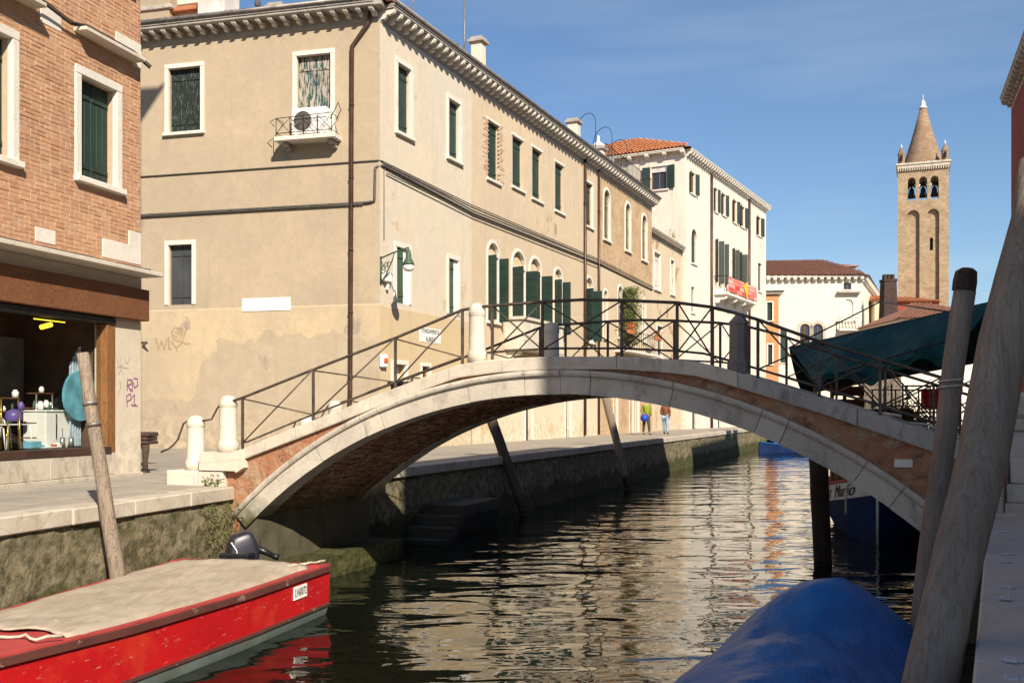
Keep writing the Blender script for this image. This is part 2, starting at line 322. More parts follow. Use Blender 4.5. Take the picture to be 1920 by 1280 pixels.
for pos, c in ((0.25, (0.44, 0.20, 0.105, 1)), (0.5, (0.57, 0.295, 0.155, 1)), (0.75, (0.47, 0.225, 0.115, 1))): e = el.new(pos); e.color = c
col = T.mix(T.ramp(T.noise(9, 6), 0.35, 0.7, (.12,)*3, (0.55,)*3), cc.outputs[0], (0.56, 0.40, 0.27)); col = T.mix(T.ramp(T.noise(0.9, 5), 0.5, 0.75, (0, 0, 0), (0.45,)*3), col, (0.24, 0.13, 0.085))
T.bump(T.noise(35, 6), 0.5, 0.012); M['brick'] = T.fin(col, 0.92, 0.15)
T = NT('brick_clay_mass'); rn = T.node('NewGeometry').outputs['Random Per Island']
cc = T.node('ValToRGB', {0: rn}); el = cc.color_ramp.elements; el[0].color = (0.50, 0.245, 0.125, 1); el[1].color = (0.56, 0.33, 0.19, 1)
for pos, c in ((0.25, (0.44, 0.20, 0.105, 1)), (0.5, (0.57, 0.295, 0.155, 1)), (0.75, (0.47, 0.225, 0.115, 1))): e = el.new(pos); e.color = c
col = T.mix(T.ramp(T.noise(9, 6), 0.35, 0.7, (.12,)*3, (0.55,)*3), cc.outputs[0], (0.56, 0.40, 0.27)); col = T.mix(T.ramp(T.noise(0.9, 5), 0.5, 0.75, (0, 0, 0), (0.45,)*3), col, (0.24, 0.13, 0.085))
T.bump(T.noise(35, 6), 0.5, 0.012); M['brick_mass'] = T.fin(col, 0.92, 0.15)
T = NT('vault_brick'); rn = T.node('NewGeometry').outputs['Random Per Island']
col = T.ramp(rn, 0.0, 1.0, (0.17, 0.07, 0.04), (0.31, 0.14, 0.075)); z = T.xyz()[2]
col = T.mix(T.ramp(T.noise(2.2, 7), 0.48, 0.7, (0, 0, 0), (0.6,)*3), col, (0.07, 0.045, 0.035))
ripple = T.math('ABSOLUTE', T.math('SUBTRACT', T.noise(1.0, 4, T.map((1.0, 2.0, 5.0), (0, R(14), R(21))), .55, 1.2), 0.5))     # light ripples off the water, painted as pale veins
col = T.mix(T.mr(ripple, 0.004, 0.035, .75, 0), col, (0.62, 0.42, 0.29)); col = T.mix(T.mr(T.math('ABSOLUTE', T.math('SUBTRACT', T.noise(1.9, 3, T.map((1.2, 2.2, 4.5), (0, R(10), R(30))), .5, 1.0), 0.5)), 0.003, 0.03, .5, 0), col, (0.58, 0.38, 0.25))  # second set of painted ripple light
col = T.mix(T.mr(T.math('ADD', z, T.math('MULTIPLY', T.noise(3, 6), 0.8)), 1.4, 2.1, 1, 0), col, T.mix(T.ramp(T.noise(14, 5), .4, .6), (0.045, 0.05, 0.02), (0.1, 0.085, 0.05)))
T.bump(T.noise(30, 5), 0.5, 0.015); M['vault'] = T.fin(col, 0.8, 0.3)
M['shade_dark_algae'] = stone('shade_dark_algae_wall', (0.12, 0.105, 0.07), (0.075, 0.07, 0.042), (0.03, 0.032, 0.015), amt=0.8)  # algae colour darkened to carry the shade under the arch
M['shaded_wet_stone'] = stone('shade_dark_wet_stone', (0.06, 0.057, 0.045), (0.04, 0.04, 0.03), (0.02, 0.02, 0.015), amt=0.6); M['dark_stone'] = stone('backlit_dark_stone', (0.24, 0.215, 0.19), (0.17, 0.15, 0.135), (0.07, 0.06, 0.055), amt=0.7)  # arch shade and the post's backlit dark are put into these stone colours
def shut(name, c, wear): return painted(name, c, (0.30, 0.27, 0.22), wear, 0.55, True, 5.0, 0.35, 0.35)
M['slate'] = shut('slate_green_paint', (0.035, 0.045, 0.036), 0.72)
M['green'] = shut('green_shutter_paint', (0.017, 0.041, 0.031), 0.70)
M['green2'] = shut('mid_green_paint', (0.05, 0.10, 0.055), 0.75)
M['greyshut'] = shut('slate_shutter_paint', (0.06, 0.065, 0.07), 0.75)
M['peel'] = painted('peeling_teal_paint', (0.03, 0.075, 0.075), (0.42, 0.37, 0.31), 0.47, 0.7, True, 3.2, 0.2, 0.3)
M['oldgreen'] = painted('flaking_green_paint', (0.018, 0.03, 0.026), (0.14, 0.13, 0.12), 0.55, 0.7, True, 5, 0.2, 0.2)
M['iron'] = simple('rusty_iron', (0.10, 0.075, 0.06), 0.6, 0.4, 0.35, 0.45, 6, 0.3)
M['iron_dark'] = simple('dark_iron', (0.035, 0.032, 0.03), 0.55, 0.4, 0.3, 0.4, 6, 0.2)
M['pipe'] = simple('brown_copper_pipe', (0.095, 0.05, 0.036), 0.45, 0.5, 0.5, 0.35, 2)
M['gutter'] = simple('grey_zinc', (0.22, 0.2, 0.18), 0.5, 0.5, 0.5, 0.35, 4)
M['cable'] = simple('grey_cable', (0.11, 0.10, 0.09), 0.7, 0.2, 0, 0.3, 8)
M['white'] = simple('white_paint', (0.78, 0.76, 0.72), 0.5, 0.4, 0, 0.08, 5)
M['plaque'] = simple('white_plaque', (0.82, 0.8, 0.76), 0.6, 0.3, 0, 0.05, 5)
M['black'] = simple('black_plastic', (0.012, 0.012, 0.016), 0.35, 0.5, 0, 0.3, 5)
M['ink'] = simple('black_ink', (0.02, 0.02, 0.02), 0.7, 0.2)
M['orange_pl'] = simple('orange_lens', (0.7, 0.12, 0.03), 0.35, 0.5)
M['dark'] = simple('dark_interior', (0.025, 0.02, 0.017), 0.9, 0.1)
M['graf_p'] = simple('purple_spray', (0.26, 0.08, 0.19), 0.8, 0.1); M['graf_b'] = simple('faded_spray', (0.36, 0.30, 0.24), 0.9, 0.1); M['graf_k'] = simple('black_spray', (0.06, 0.05, 0.045), 0.9, 0.1)
M['graf_y'] = simple('brown_spray', (0.36, 0.25, 0.13), 0.9, 0.1)
T = NT('window_glass'); T.fin((1, 1, 1), 0.02, 0.5); gl_ = T.node('BsdfGlossy', {'Color': (1, 1, 1, 1), 'Roughness': 0.02}); tr_ = T.node('BsdfTransparent', {'Color': (0.93, 0.95, 0.94, 1)}); fr_ = T.node('Fresnel', {'IOR': 1.35})
mx_ = T.node('MixShader', {0: fr_.outputs[0], 1: tr_.outputs[0], 2: gl_.outputs[0]}); T.set(mx_.inputs[0], T.math('MULTIPLY', fr_.outputs[0], T.math('SUBTRACT', 1.0, T.geo.outputs['Backfacing']))); T.t.links.new(mx_.outputs[0], T.out.inputs[0]); M['glass'] = T.m
T = NT('dark_pane'); M['pane'] = T.fin((0.03, 0.035, 0.045), 0.05, 0.6)
M['timber'] = wood('wooden_fascia', (0.27, 0.115, 0.05), (0.17, 0.07, 0.034), 'x', crack=.8)
M['timber_or'] = wood('oak_frame', (0.30, 0.14, 0.05), (0.22, 0.10, 0.04), 'z')
M['pole'] = wood('weathered_pole', (0.35, 0.275, 0.205), (0.23, 0.18, 0.135), 'z', 0.85, 1.0, 0.8, True)
M['pole_grey'] = wood('grey_pole', (0.28, 0.23, 0.185), (0.20, 0.165, 0.135), 'z', 0.85, 0.55, 0.3, True); M['pole_mid'] = wood('dark_weathered_pole', (0.15, 0.11, 0.08), (0.09, 0.068, 0.05), 'z', .85, 1.0, .8, True)
M['pole_dark'] = wood('wet_pole', (0.075, 0.05, 0.035), (0.04, 0.028, 0.022), 'z', 0.7)
M['bench'] = wood('brown_bench_wood', (0.12, 0.08, 0.06), (0.08, 0.055, 0.04), 'x', 0.7)
T = NT('red_boat_paint'); col = T.mix(T.ramp(T.noise(1.5, 5), .35, .7), (0.50, 0.010, 0.012), (0.40, 0.008, 0.012))
z_ = T.xyz()[2]; band = T.mr(T.math('ABSOLUTE', T.math('SUBTRACT', z_, .40)), .05, .2, 1, .25)
k = T.ramp(T.noise(5.5, 10, T.map((1, 1, 4.5), (0, 0, 0)), 0.78), 0.60, 0.63); col = T.mix(T.math('MULTIPLY', k, T.math('MULTIPLY', band, .85)), col, (0.62, 0.34, 0.28))
col = T.mix(T.ramp(T.noise(2.1, 6), .52, .8, (0, 0, 0), (0.6,)*3), col, (0.60, 0.075, 0.03)); col = T.mix(T.ramp(T.noise(7, 7), .55, .75, (0, 0, 0), (0.35,)*3), col, (0.2, 0.01, 0.01)); T.bump(T.noise(9, 5), 0.12, 0.01); M['red'] = T.fin(col, 0.42, 0.4)
M['red_deck'] = painted('faded_red_deck', (0.40, 0.05, 0.045), (0.5, 0.36, 0.3), 0.64, 0.7, False, 7)
M['rub'] = painted('rub_rail', (0.11, 0.035, 0.028), (0.28, 0.2, 0.15), 0.6, 0.7, False, 5)
M['teal'] = painted('teal_antifouling', (0.16, 0.2, 0.18), (0.3, 0.3, 0.2), 0.68, 0.7, False, 4)
T = NT('canvas_tarp'); col = T.mix(T.ramp(T.noise(1.8, 7, T.map((1, 1, 1))), .35, .7), (0.44, 0.375, 0.295), (0.33, 0.275, 0.205)); col = T.mix(T.ramp(T.noise(5, 7, T.map((3.5, .5, 1), (0, 0, .25))), .47, .7, (0, 0, 0), (.5,)*3), col, (0.26, 0.2, 0.13))
col = T.mix(T.ramp(T.noise(11, 4), .7, .74), col, (0.66, 0.62, 0.55)); T.bump(T.math('ADD', T.noise(3, 5), T.math('MULTIPLY', T.noise(60, 3), .12)), 0.4, 0.05); M['tarp'] = T.fin(col, 0.9, 0.15)
T = NT('blue_tarp'); col = T.mix(T.ramp(T.noise(1.6, 5), .3, .7), (0.003, 0.135, 0.42), (0.002, 0.095, 0.33)); col = T.mix(T.ramp(T.noise(30, 3), .72, .76, (0, 0, 0), (.5,)*3), col, (0.2, 0.3, 0.5)); T.bump(T.math('ADD', T.noise(2.4, 5), T.math('MULTIPLY', T.noise(5, 4, T.map((1, .35, 1), (0, 0, R(26)))), .7)), 0.8, 0.06); M['bluetarp'] = T.fin(col, 0.42, 0.4)
T = NT('green_awning'); col = T.mix(T.ramp(T.noise(1.3, 6), .35, .7), (0.006, 0.075, 0.068), (0.004, 0.045, 0.045)); col = T.mix(T.ramp(T.noise(6, 6), .55, .75, (0, 0, 0), (.5,)*3), col, (0.03, 0.06, 0.055)); T.bump(T.math('ADD', T.noise(2.0, 6), T.noise(3.5, 4, T.map((1, 1, .3)))), 0.9, 0.12); M['awning'] = T.fin(col, 0.8, 0.2)
M['navy'] = painted('navy_hull_paint', (0.007, 0.024, 0.085), (0.04, 0.055, 0.1), 0.72, 0.7, False, 4, 0.12)
M['boat_white'] = painted('white_hull_paint', (0.62, 0.6, 0.56), (0.3, 0.25, 0.2), 0.7, 0.5, False, 5)
M['tile'] = (lambda T: (T.bump(T.noise(12, 5), .4, .02), T.fin(T.mix(T.ramp(T.noise(2.2, 6), .35, .7, (0, 0, 0), (.7,)*3), T.ramp(T.node('NewGeometry').outputs['Random Per Island'], 0, 1, (0.50, 0.17, 0.07), (0.40, 0.12, 0.05)), (0.52, 0.26, 0.13)), 0.9, 0.15))[1])(NT('orange_roof_tile'))
M['tile_brown'] = (lambda T: (T.bump(T.noise(12, 5), .4, .02), T.fin(T.mix(T.ramp(T.noise(1.6, 6), .35, .7, (0, 0, 0), (.6,)*3), T.ramp(T.node('NewGeometry').outputs['Random Per Island'], 0, 1, (0.36, 0.17, 0.11), (0.27, 0.12, 0.08)), (0.22, 0.15, 0.11)), 0.9, 0.15))[1])(NT('brown_roof_tile'))
M['leaf'] = (lambda T: T.fin(T.ramp(T.node('NewGeometry').outputs['Random Per Island'], 0, 1, (0.05, 0.085, 0.018), (0.15, 0.14, 0.03)), 0.6, 0.3))(NT('plant_leaf'))
M['flower'] = simple('red_flower', (0.5, 0.07, 0.03), 0.6, 0.2, 0, 0.5, 12)
M['terracotta'] = simple('terracotta', (0.4, 0.16, 0.08), 0.9, 0.15)
T = NT('banner_print'); v = T.node('CombineXYZ', {0: T.dot((.474, .8805, 0)), 1: T.xyz()[2], 2: 0.0}).outputs[0]
bn = T.node('TexBrick', {'Vector': v, 'Color1': (0.5, 0.03, 0.03), 'Color2': (0.62, 0.5, 0.42), 'Mortar': (0.55, 0.12, 0.08), 'Scale': 1.0, 'Brick Width': 1.1, 'Row Height': 0.27, 'Mortar Size': 0.03}); M['banner'] = T.fin(bn.outputs[0], 0.8, 0.2)
M['yellow'] = simple('yellow_cloth', (0.75, 0.42, 0.03), 0.8, 0.2)
M['rope'] = simple('pale_rope', (0.5, 0.45, 0.36), 0.9, 0.1, 0, 0.3, 20)
M['skin'] = simple('skin', (0.5, 0.3, 0.22), 0.6, 0.3, 0, .1)
# canal wall: mud, algae and crumbling render, by height above the water
T = NT('canal_wall_render'); z = T.xyz()[2]; n1 = T.noise(2.2, 9, None, 0.66)
col = T.mix(T.ramp(n1, .36, .66), (0.17, 0.14, 0.082), (0.30, 0.255, 0.165)); col = T.mix(T.ramp(T.noise(7, 8), .45, .62, (0, 0, 0), (.85,)*3), col, (0.075, 0.07, 0.032))
hz = T.math('ADD', z, T.math('MULTIPLY', T.math('SUBTRACT', T.noise(1.7, 8, None, .65), .5), 1.1))
col = T.mix(T.mr(hz, 0.42, 0.62, 1, 0), col, T.mix(T.ramp(T.noise(10, 6), .4, .6), (0.035, 0.042, 0.012), (0.085, 0.08, 0.03)))
col = T.mix(T.mr(hz, 1.0, 1.2, 0, .85), col, T.mix(T.ramp(T.noise(6, 5), .4, .6), (0.07, 0.072, 0.03), (0.22, 0.19, 0.13)))
T.bump(T.math('ADD', T.noise(11, 9, None, .7), T.math('MULTIPLY', T.noise(3, 5), 1.5)), 0.9, 0.05); M['canalwall'] = T.fin(col, 0.85, 0.25)
# water
T = NT('canal_water'); v = T.map((0.55, 1.15, 1), (0, 0, R(-6)))
h = T.math('ADD', T.math('MULTIPLY', T.noise(1.15, 1.2, v, 0.4, 0.6), 1.25), T.math('ADD', T.math('MULTIPLY', T.noise(0.5, 1, v), 1.5), T.math('ADD', T.math('MULTIPLY', T.noise(2.9, 1.2, v, .4, .7), 0.28), T.math('MULTIPLY', T.noise(4.5, 2), 0.07))))
T.bump(h, 0.42, 0.10); T.b.inputs['IOR'].default_value = 1.72; M['water'] = T.fin((0.0045, 0.0065, 0.004), 0.015, 0.5)

# ------------------------------------------------------------------ the setting: water, quays, ground
A1 = Vector((-4.22, 15.12, 0)); dA = Vector((math.sin(R(16)), math.cos(R(16)), 0)); dC = Vector((math.sin(R(21.5)), math.cos(R(21.5)), 0))
B1 = Vector((5.28, 11.0, 0)); dB = Vector((math.sin(R(26)), math.cos(R(26)), 0))
A0 = A1-dA*70; A2 = A1+dC*84; B0 = B1-dB*70; B2 = B1+dC*88
FQ = Fr(A1, d=(dA.x, dA.y)); FQ2 = Fr(A1, d=(dC.x, dC.y)); FRq = Fr(B1, d=(-dB.x, -dB.y)); FRq2 = Fr(B1, d=(-dC.x, -dC.y))
mb = MB(); mb.quad((-70, -70, 0), (90, -70, 0), (90, 120, 0), (-70, 120, 0)); struct('water', mb, M['water'])
def poly_sheet(name, pts, mat, z=ZQ):
    mb = MB(); mb.add([(p[0], p[1], z) for p in pts], [tuple(range(len(pts)))]); return struct(name, mb, mat)
KW = 0.38
def off(p, F, t): return Vector(p)+F.n*t
left_ground = poly_sheet('pavement', [off(A0, FQ, -KW), off(A1, FQ, -KW), off(A2, FQ2, -KW), (-600, A2.y), (-600, A0.y)], M['pave'])
right_ground = poly_sheet('quay_pavement', [off(B0, FRq, -KW), off(B1, FRq, -KW), off(B2, FRq2, -KW), (600, B2.y), (600, B0.y)], M['pave'])
poly_sheet('ground', [(-600, A2.y), off(A2, FQ2, -KW), (B2.x, A2.y), (B2.x+.4, B2.y), (600, B2.y), (600, 900), (-600, 900)], M['pave'])
poly_sheet('rear_ground', [(-600, A0.y), off(A0, FQ, -KW), off(B0, FRq, -KW), (600, B0.y), (600, -400), (-600, -400)], M['pave'])
def quay_wall(name, F, s0, s1, res, amp, z0=-0.9, z1=1.33):
    mb = MB()
    def fn(u, v):
        s = lerp(s0, s1, u); z = lerp(z0, z1, v); p = F.p(s, 0, z)
        t = amp*(nz(p, 1.3)+.6*nz(p, 4)+.35*nz(p, 9))-0.03+0.10*max(0, .35-z)*(.6+.6*nz(p, .8))
        if v > .97: t = -.06
        return F.p(s, t, z)
    mb.grid(fn, max(2, int((s1-s0)/res)), max(3, int((z1-z0)/min(res, .12)))); return struct(name, mb, M['canalwall'])
lw = quay_wall('canal_wall', FQ, -14, 0.0, 0.07, 0.035); quay_wall('canal_wall', FQ2, 0.0, 84, 0.16, 0.05); quay_wall('canal_wall', FQ, -70, -14, 1.0, .02)
quay_wall('canal_wall', FRq, 0, 14, 0.12, 0.03); quay_wall('canal_wall', FRq, 14, 70, 1.0, .02); quay_wall('canal_wall', FRq2, -88, 0, 0.5, 0.03)
Fend = Fr((A2.x, A2.y), d=(1, 0)); quay_wall('canal_wall', Fend, 0, B2.x-A2.x, 0.6, .03)
def kerbs(parent, F, s0, s1, L, zt, n0=0.03, zb=1.3, mat='kerb', w=KW, jit=.25):
    s = s0; k = 0; cache = []
    while s < s1-.05:
        l = min(L*(1+random.uniform(-jit, jit)), s1-s)
        mb = MB(); mb.box(F, s+.006, s+l-.006, -w, n0+random.uniform(-.012, .012), zb, zt+random.uniform(-.006, .006), .018); part('kerb_stone', mb, M[mat], parent); s += l
kerbs(left_ground, FQ, -13, -0.02, 1.5, ZQ+.004); kerbs(left_ground, FQ2, 0, 70, 2.0, ZQ+.004)
kerbs(left_ground, FQ, -70, -13, 19, ZQ+.004, jit=0); kerbs(right_ground, FRq2, -80, -0.02, 4, ZQ+.004)
mb = MB(); mb.box(FQ2, 70, 84, -KW, .03, 1.3, ZQ+.004); part('kerb_stone', mb, M['kerb'], left_ground)
# left quay: trachyte slabs between kerb and shop front
pm = None
for i, row in enumerate(np.arange(-KW, -3.4, -0.46)):
    s = -8.0+random.uniform(-.4, 0)
    while s < 2.4:
        l = random.uniform(.65, 1.05); mb = MB(); mb.box(FQ, s+.006, s+l-.006, row-.454, row-.006, ZQ-.05, ZQ+.006+random.uniform(0, .004), .006)
        part('paving_stone', mb, M['pave'], left_ground); s += l
# right quay: big kerb slabs with metal clamps
js = [0.02]
M['clamp'] = simple('bright_lead_clamp', (0.42, 0.43, 0.45), .45, .5, .3, .2)
for (px_, py_) in ((1860, 985), (1858, 1020), (1855, 1070), (1850, 1124), (1838, 1239)):
    a, b = ray(px_, py_); Y = (CH-ZQ)/(-b); js.append((B1-Vector((a*Y, Y, 0))).dot(dB))
js = [0.02, 1.7, 3.35, js[4]+.02, js[5]+.02, js[5]+1.65, js[5]+3.3, js[5]+5.0, 14, 30, 70]
for a, b in zip(js, js[1:]):
    mb = MB(); mb.box(FRq, a+.013, b-.013, -.62, .02, 1.28, ZQ+.008+random.uniform(-.004, .004), .014); part('paving_stone', mb, M['slab'], right_ground)
    mb = MB(); mb.box(FRq, a+.008, b-.008, -1.62, -.632, 1.28, ZQ+.004, .012); part('paving_stone', mb, M['slab'], right_ground)
for s in (js[3]-.05, js[3]-.5, js[4]-.06, js[4]+.28, js[5]-.02, js[2], js[2]+.45, js[1]):
    mb = MB(); t = -.125+random.uniform(-.015, .015); mb.box(FRq, s-.045, s+.045, t-.03, t+.03, ZQ+.004, ZQ+.02, .006); mb.box(FRq, s-.025, s+.025, t-.05, t+.05, ZQ+.004, ZQ+.015, .004)
    part('metal_clamp', mb, M['clamp'], right_ground)

# ------------------------------------------------------------------ building helpers
def wall_panel(mb, F, s0, s1, z0, z1, ops=(), depth=.28, t=0.0, mi=0):
    xs = sorted({s0, s1, *[q for o in ops for q in (o['s0'], o['s1'])]}); zs = sorted({z0, z1, *[q for o in ops for q in (o['z0'], o['z1'])]})
    xs = [x for x in xs if s0 <= x <= s1]; zs = [z for z in zs if z0 <= z <= z1]
    for a, b in zip(xs, xs[1:]):
        for c, d in zip(zs, zs[1:]):
            m, k = (a+b)/2, (c+d)/2
            if any(o['s0'] < m < o['s1'] and o['z0'] < k < o['z1'] for o in ops): continue
            mb.quad(F.p(a, t, c), F.p(b, t, c), F.p(b, t, d), F.p(a, t, d), mi)
    for o in ops:
        a, b, c, d = o['s0'], o['s1'], o['z0'], o['z1']; q = t-o.get('depth', depth)
        pts = [(a, c), (b, c)]
        if o.get('arch'):
            r = (b-a)/2; N = 10; arc = [((a+b)/2+r*math.cos(math.pi*i/N), d-r+r*math.sin(math.pi*i/N)) for i in range(N+1)]
            for i in range(N):
                p, p2 = arc[i], arc[i+1]; mb.quad(F.p(p[0], t, p[1]), F.p(p2[0], t, p2[1]), F.p(p2[0], t, d), F.p(p[0], t, d), mi)
            pts += arc
        else: pts += [(b, d), (a, d)]
        for i in range(len(pts)):
            p, p2 = pts[i], pts[(i+1) % len(pts)]
            if math.hypot(p2[0]-p[0], p2[1]-p[1]) > 1e-6: mb.quad(F.p(p[0], t, p[1]), F.p(p2[0], t, p2[1]), F.p(p2[0], q, p2[1]), F.p(p[0], q, p[1]), mi)
        if not o.get('open'): mb.quad(F.p(a, q, c), F.p(b, q, c), F.p(b, q, d), F.p(a, q, d), mi+1)
    return mb
def op_px(F, x0, x1, yt, yb, **k):
    s0, z1 = F.px(x0, yt); s1, _ = F.px(x1, yt); _, z0 = F.px(x0, yb); o = dict(s0=s0, s1=s1, z0=z0, z1=z1); o.update(k); return o
def board_leaf(mb, F, s0, s1, z0, z1, t, nb=3, th=.035, battens=True):
    w = (s1-s0)/nb
    for i in range(nb): mb.box(F, s0+i*w+.004, s0+(i+1)*w-.004, t-th, t+random.uniform(-.002, .002), z0, z1, .005)
    if battens:
        for z in (z0+.14*(z1-z0), z1-.16*(z1-z0)): mb.box(F, s0+.02, s1-.02, t, t+.022, z-.035, z+.035, .005)
def open_leaf(root, F, hs, hz0, hz1, wd, ang, mat, side, t0=.03, rails=4):
    """shutter leaf hinged at s=hs, turned ang degrees out of the wall; side = +1 hinged at its left edge, -1 at its right edge"""
    a = R(ang); dv = F.d*(math.cos(a)*side)+F.n*math.sin(a); G = Fr((0, 0), d=(dv.x, dv.y)); o = F.p(hs, t0, 0); G.O = Vector((o.x, o.y, 0)); mb = MB()
    mb.box(G, 0.005, wd, -.018, .018, hz0, hz1, .006)
    n = rails
    for i in range(n):
        z0 = lerp(hz0, hz1, i/n)+.03; z1 = lerp(hz0, hz1, (i+1)/n)-.03
        for tt in (-1, 1): mb.box(G, .05, wd-.05, tt*.018, tt*.028, z0, z1, .004)
    return part('shutter', mb, mat, root)
def stone_window(root, F, o, fw=.12, sill=True, kind='closed', mat='green', lintel=True, jambs=True, proud=.035, fmat='frame', boards=3, inset=.14, name='window'):
    s0, s1, z0, z1 = o['s0'], o['s1'], o['z0'], o['z1']; mb = MB(); e = .003
    if o.get('arch'):
        r = (s1-s0)/2; c = (s0+s1)/2; N = 10; zs = z1-r
        for i in range(N):
            a0, a1 = math.pi*i/N, math.pi*(i+1)/N
            q = [F.p(c+rr*math.cos(a), proud, zs+rr*math.sin(a)) for rr, a in ((r-e, a0), (r+fw, a0), (r+fw, a1), (r-e, a1))]; mb.prism(q, -F.n*.1)
        top = zs
    else:
        top = z1
        if lintel: mb.box(F, s0-fw, s1+fw, -.08, proud, z1-e, z1+fw, .008)
    if jambs:
        mb.box(F, s0-fw, s0+e, -.08, proud-.004, z0, top-e, .008); mb.box(F, s1-e, s1+fw, -.08, proud-.004, z0, top-e, .008)
    if not mb.v: mb.box(F, s0-fw, s1+fw, -.08, proud, z1-e, z1+fw, .008)
    w = part(name, mb, M[fmat], root)
    if sill:
        mb = MB(); mb.box(F, s0-fw-.03, s1+fw+.03, -.1, proud+.07, z0-.1, z0-e, .01); part('sill', mb, M[fmat], w)
    if kind == 'closed':
        for k in (0, 1):
            a, b = (s0+.005, (s0+s1)/2-.004) if k == 0 else ((s0+s1)/2+.004, s1-.005)
            mb = MB(); board_leaf(mb, F, a, b, z0+.01, (top if o.get('arch') else z1)-.01, -inset, boards); part('shutter', mb, M[mat], w)
        if o.get('arch'):
            mb = MB(); mb.box(F, s0+.01, s1-.01, -inset-.03, -inset-.005, top-.01, z1-.04); part('transom_panel', mb, M[mat], w)
    elif kind == 'glass':
        mb = MB(); q = -inset; f = .05
        for (a, b, c, d) in ((s0, s0+f, z0, z1), (s1-f, s1, z0, z1), (s0+f, s1-f, z0, z0+f), (s0+f, s1-f, z1-f, z1), ((s0+s1)/2-.03, (s0+s1)/2+.03, z0+f, z1-f)): mb.box(F, a+.003, b-.001, q-.03, q+.02, c+.002, d-.001, .004)
        part('casement', mb, M[o.get('cmat', 'timber_or')], w); mb = MB(); mb.box(F, s0+f, s1-f, q-.02, q-.01, z0+f, z1-f); part('pane', mb, M['pane'], w)
    return w
def bracket_mesh(wd=.13, pr=.3, ht=.26, mat='cornice'):
    W0 = WorldFr(); mb = MB(); prof = [(0, 0), (.10, .0), (.13, .05), (.12, .1), (.2, .1), (pr-.03, .13), (pr, .19), (pr, ht), (0, ht)]
    sx = pr/.3; prof = [(a*sx if a < pr-.04 else a, b*ht/.26) for a, b in prof]
    mb.prism([W0.p(-wd/2, t, z) for t, z in prof], W0.d*wd); return mb.mesh('bracket', M[mat])
def cornice(root, F, s0, s1, zt, pr=.46, step=.41, ht=.25, mat='cornice', gutter=True, wd=.12, skip0=.1):
    """bracketed eaves: brackets hang below zt; returns nothing"""
    bm_ = bracket_mesh(wd, pr-.01, ht, 'frame' if mat == 'cornice' else mat); n = max(1, int(round((s1-s0-2*skip0)/step)))
    for i in range(n+1): part('bracket', bm_, None, root, F.M(lerp(s0+skip0, s1-skip0, i/n), .002, zt-ht-.003))
    mb = MB(); mb.box(F, s0, s1, -.3, pr, zt, zt+.07, .012); mb.box(F, s0, s1, -.3, pr+.03, zt+.073, zt+.14, .012); mb.box(F, s0, s1, -.04, .012, zt-ht-.1, zt-ht-.01, .01); part('cornice', mb, M[mat], root)
    if gutter:
        mb = MB(); mb.tube([F.p(s0-.02, pr+.04, zt+.2), F.p(s1+.02, pr+.04, zt+.2)], .065, 8); part('gutter', mb, M['gutter'], root)
def tiles(mb, P, along, up, nrow, ncol, tw=.2, tl=.36, seg=3, clip=None):
    """rows of barrel tiles from eave corner P"""
    nrm = along.cross(up).normalized(); nrm = nrm if nrm.z > 0 else -nrm
    for r in range(nrow):
        for c in range(ncol):
            if clip and not clip(c*tw, r*tl): continue
            o = P+along*(c*tw+random.uniform(-.01, .01))+up*(r*tl-.03+random.uniform(-.012, .012))+nrm*(.03+random.uniform(-.006, .006)); v = []
            for k in range(seg+1):
                a = math.pi*k/seg; q = along*(-math.cos(a)*tw*.47)+nrm*(math.sin(a)*tw*.36)
                v += [o+q+nrm*.03, o+q*.9+up*(tl*1.08)]
            mb.add(v, [(2*k, 2*k+1, 2*k+3, 2*k+2) for k in range(seg)], False)
    return mb
def chimney(root, F, s, t, z0, h, wd=.5, mat='white_pl', flare=True, name='chimney'):
    mb = MB(); mb.box(F, s-wd/2, s+wd/2, t-wd/2, t+wd/2, z0, z0+h, .01); c = part(name, mb, M[mat], root)
    mb = MB(); mb.box(F, s-wd/2-.1, s+wd/2+.1, t-wd/2-.1, t+wd/2+.1, z0+h-.003, z0+h+.1, .01); mb.box(F, s-wd/2-.03, s+wd/2+.03, t-wd/2-.03, t+wd/2+.03, z0+h+.103, z0+h+.2, .01); part('cap', mb, M['cornice'], c); return c
def pipe(root, pts, r=.055, clamps=None, F=None, name='downpipe', mat='pipe'):
    mb = MB(); mb.tube(pts, r, 8); p_ = part(name, mb, M[mat], root)
    for z in clamps or []:
        for a, b in zip(pts, pts[1:]):
            if min(a.z, b.z) <= z <= max(a.z, b.z) and abs(a.z-b.z) > .3:
                k = (z-a.z)/(b.z-a.z); c = a.lerp(b, k); mb = MB(); mb.lathe(c-Vector((0, 0, .03)), [(r+.012, 0), (r+.012, .06)], 8); part('clamp', mb, M['iron_dark'], p_)
    return p_

# ------------------------------------------------------------------ beige corner house
C = (-3.81, 28.7); FS = Fr(C, ang=23.5); FF = Fr(C, d=(.967, -.254)); ZC = 14.19
hs = thing('beige_house', 'two-fronted beige plastered house on the corner behind the bridge, bracketed eaves', 'house', (C[0], C[1], ZQ))
f_ops = [op_px(FF, 316, 376, 130, 250), op_px(FF, 556, 620, 106, 259), op_px(FF, 316, 360, 460, 572)]
mb = MB(); wall_panel(mb, FF, -13, 0, ZQ-.1, ZC+.1, f_ops); part('wall', mb, [M['front'], M['dark']], hs, label='front wall of beige plaster over an ochre dado')
ups = [op_px(FS, 745.5, 770, 117, 246), op_px(FS, 841, 862, 184, 294)]
lows = [op_px(FS, 743, 767, 462, 567), op_px(FS, 841, 859, 484, 588)]
dr = [op_px(FS, 737, 761, 682, 800, depth=.35), op_px(FS, 791, 805, 686, 720), op_px(FS, 948, 958, 795, 828), op_px(FS, 985, 998, 780, 823)]
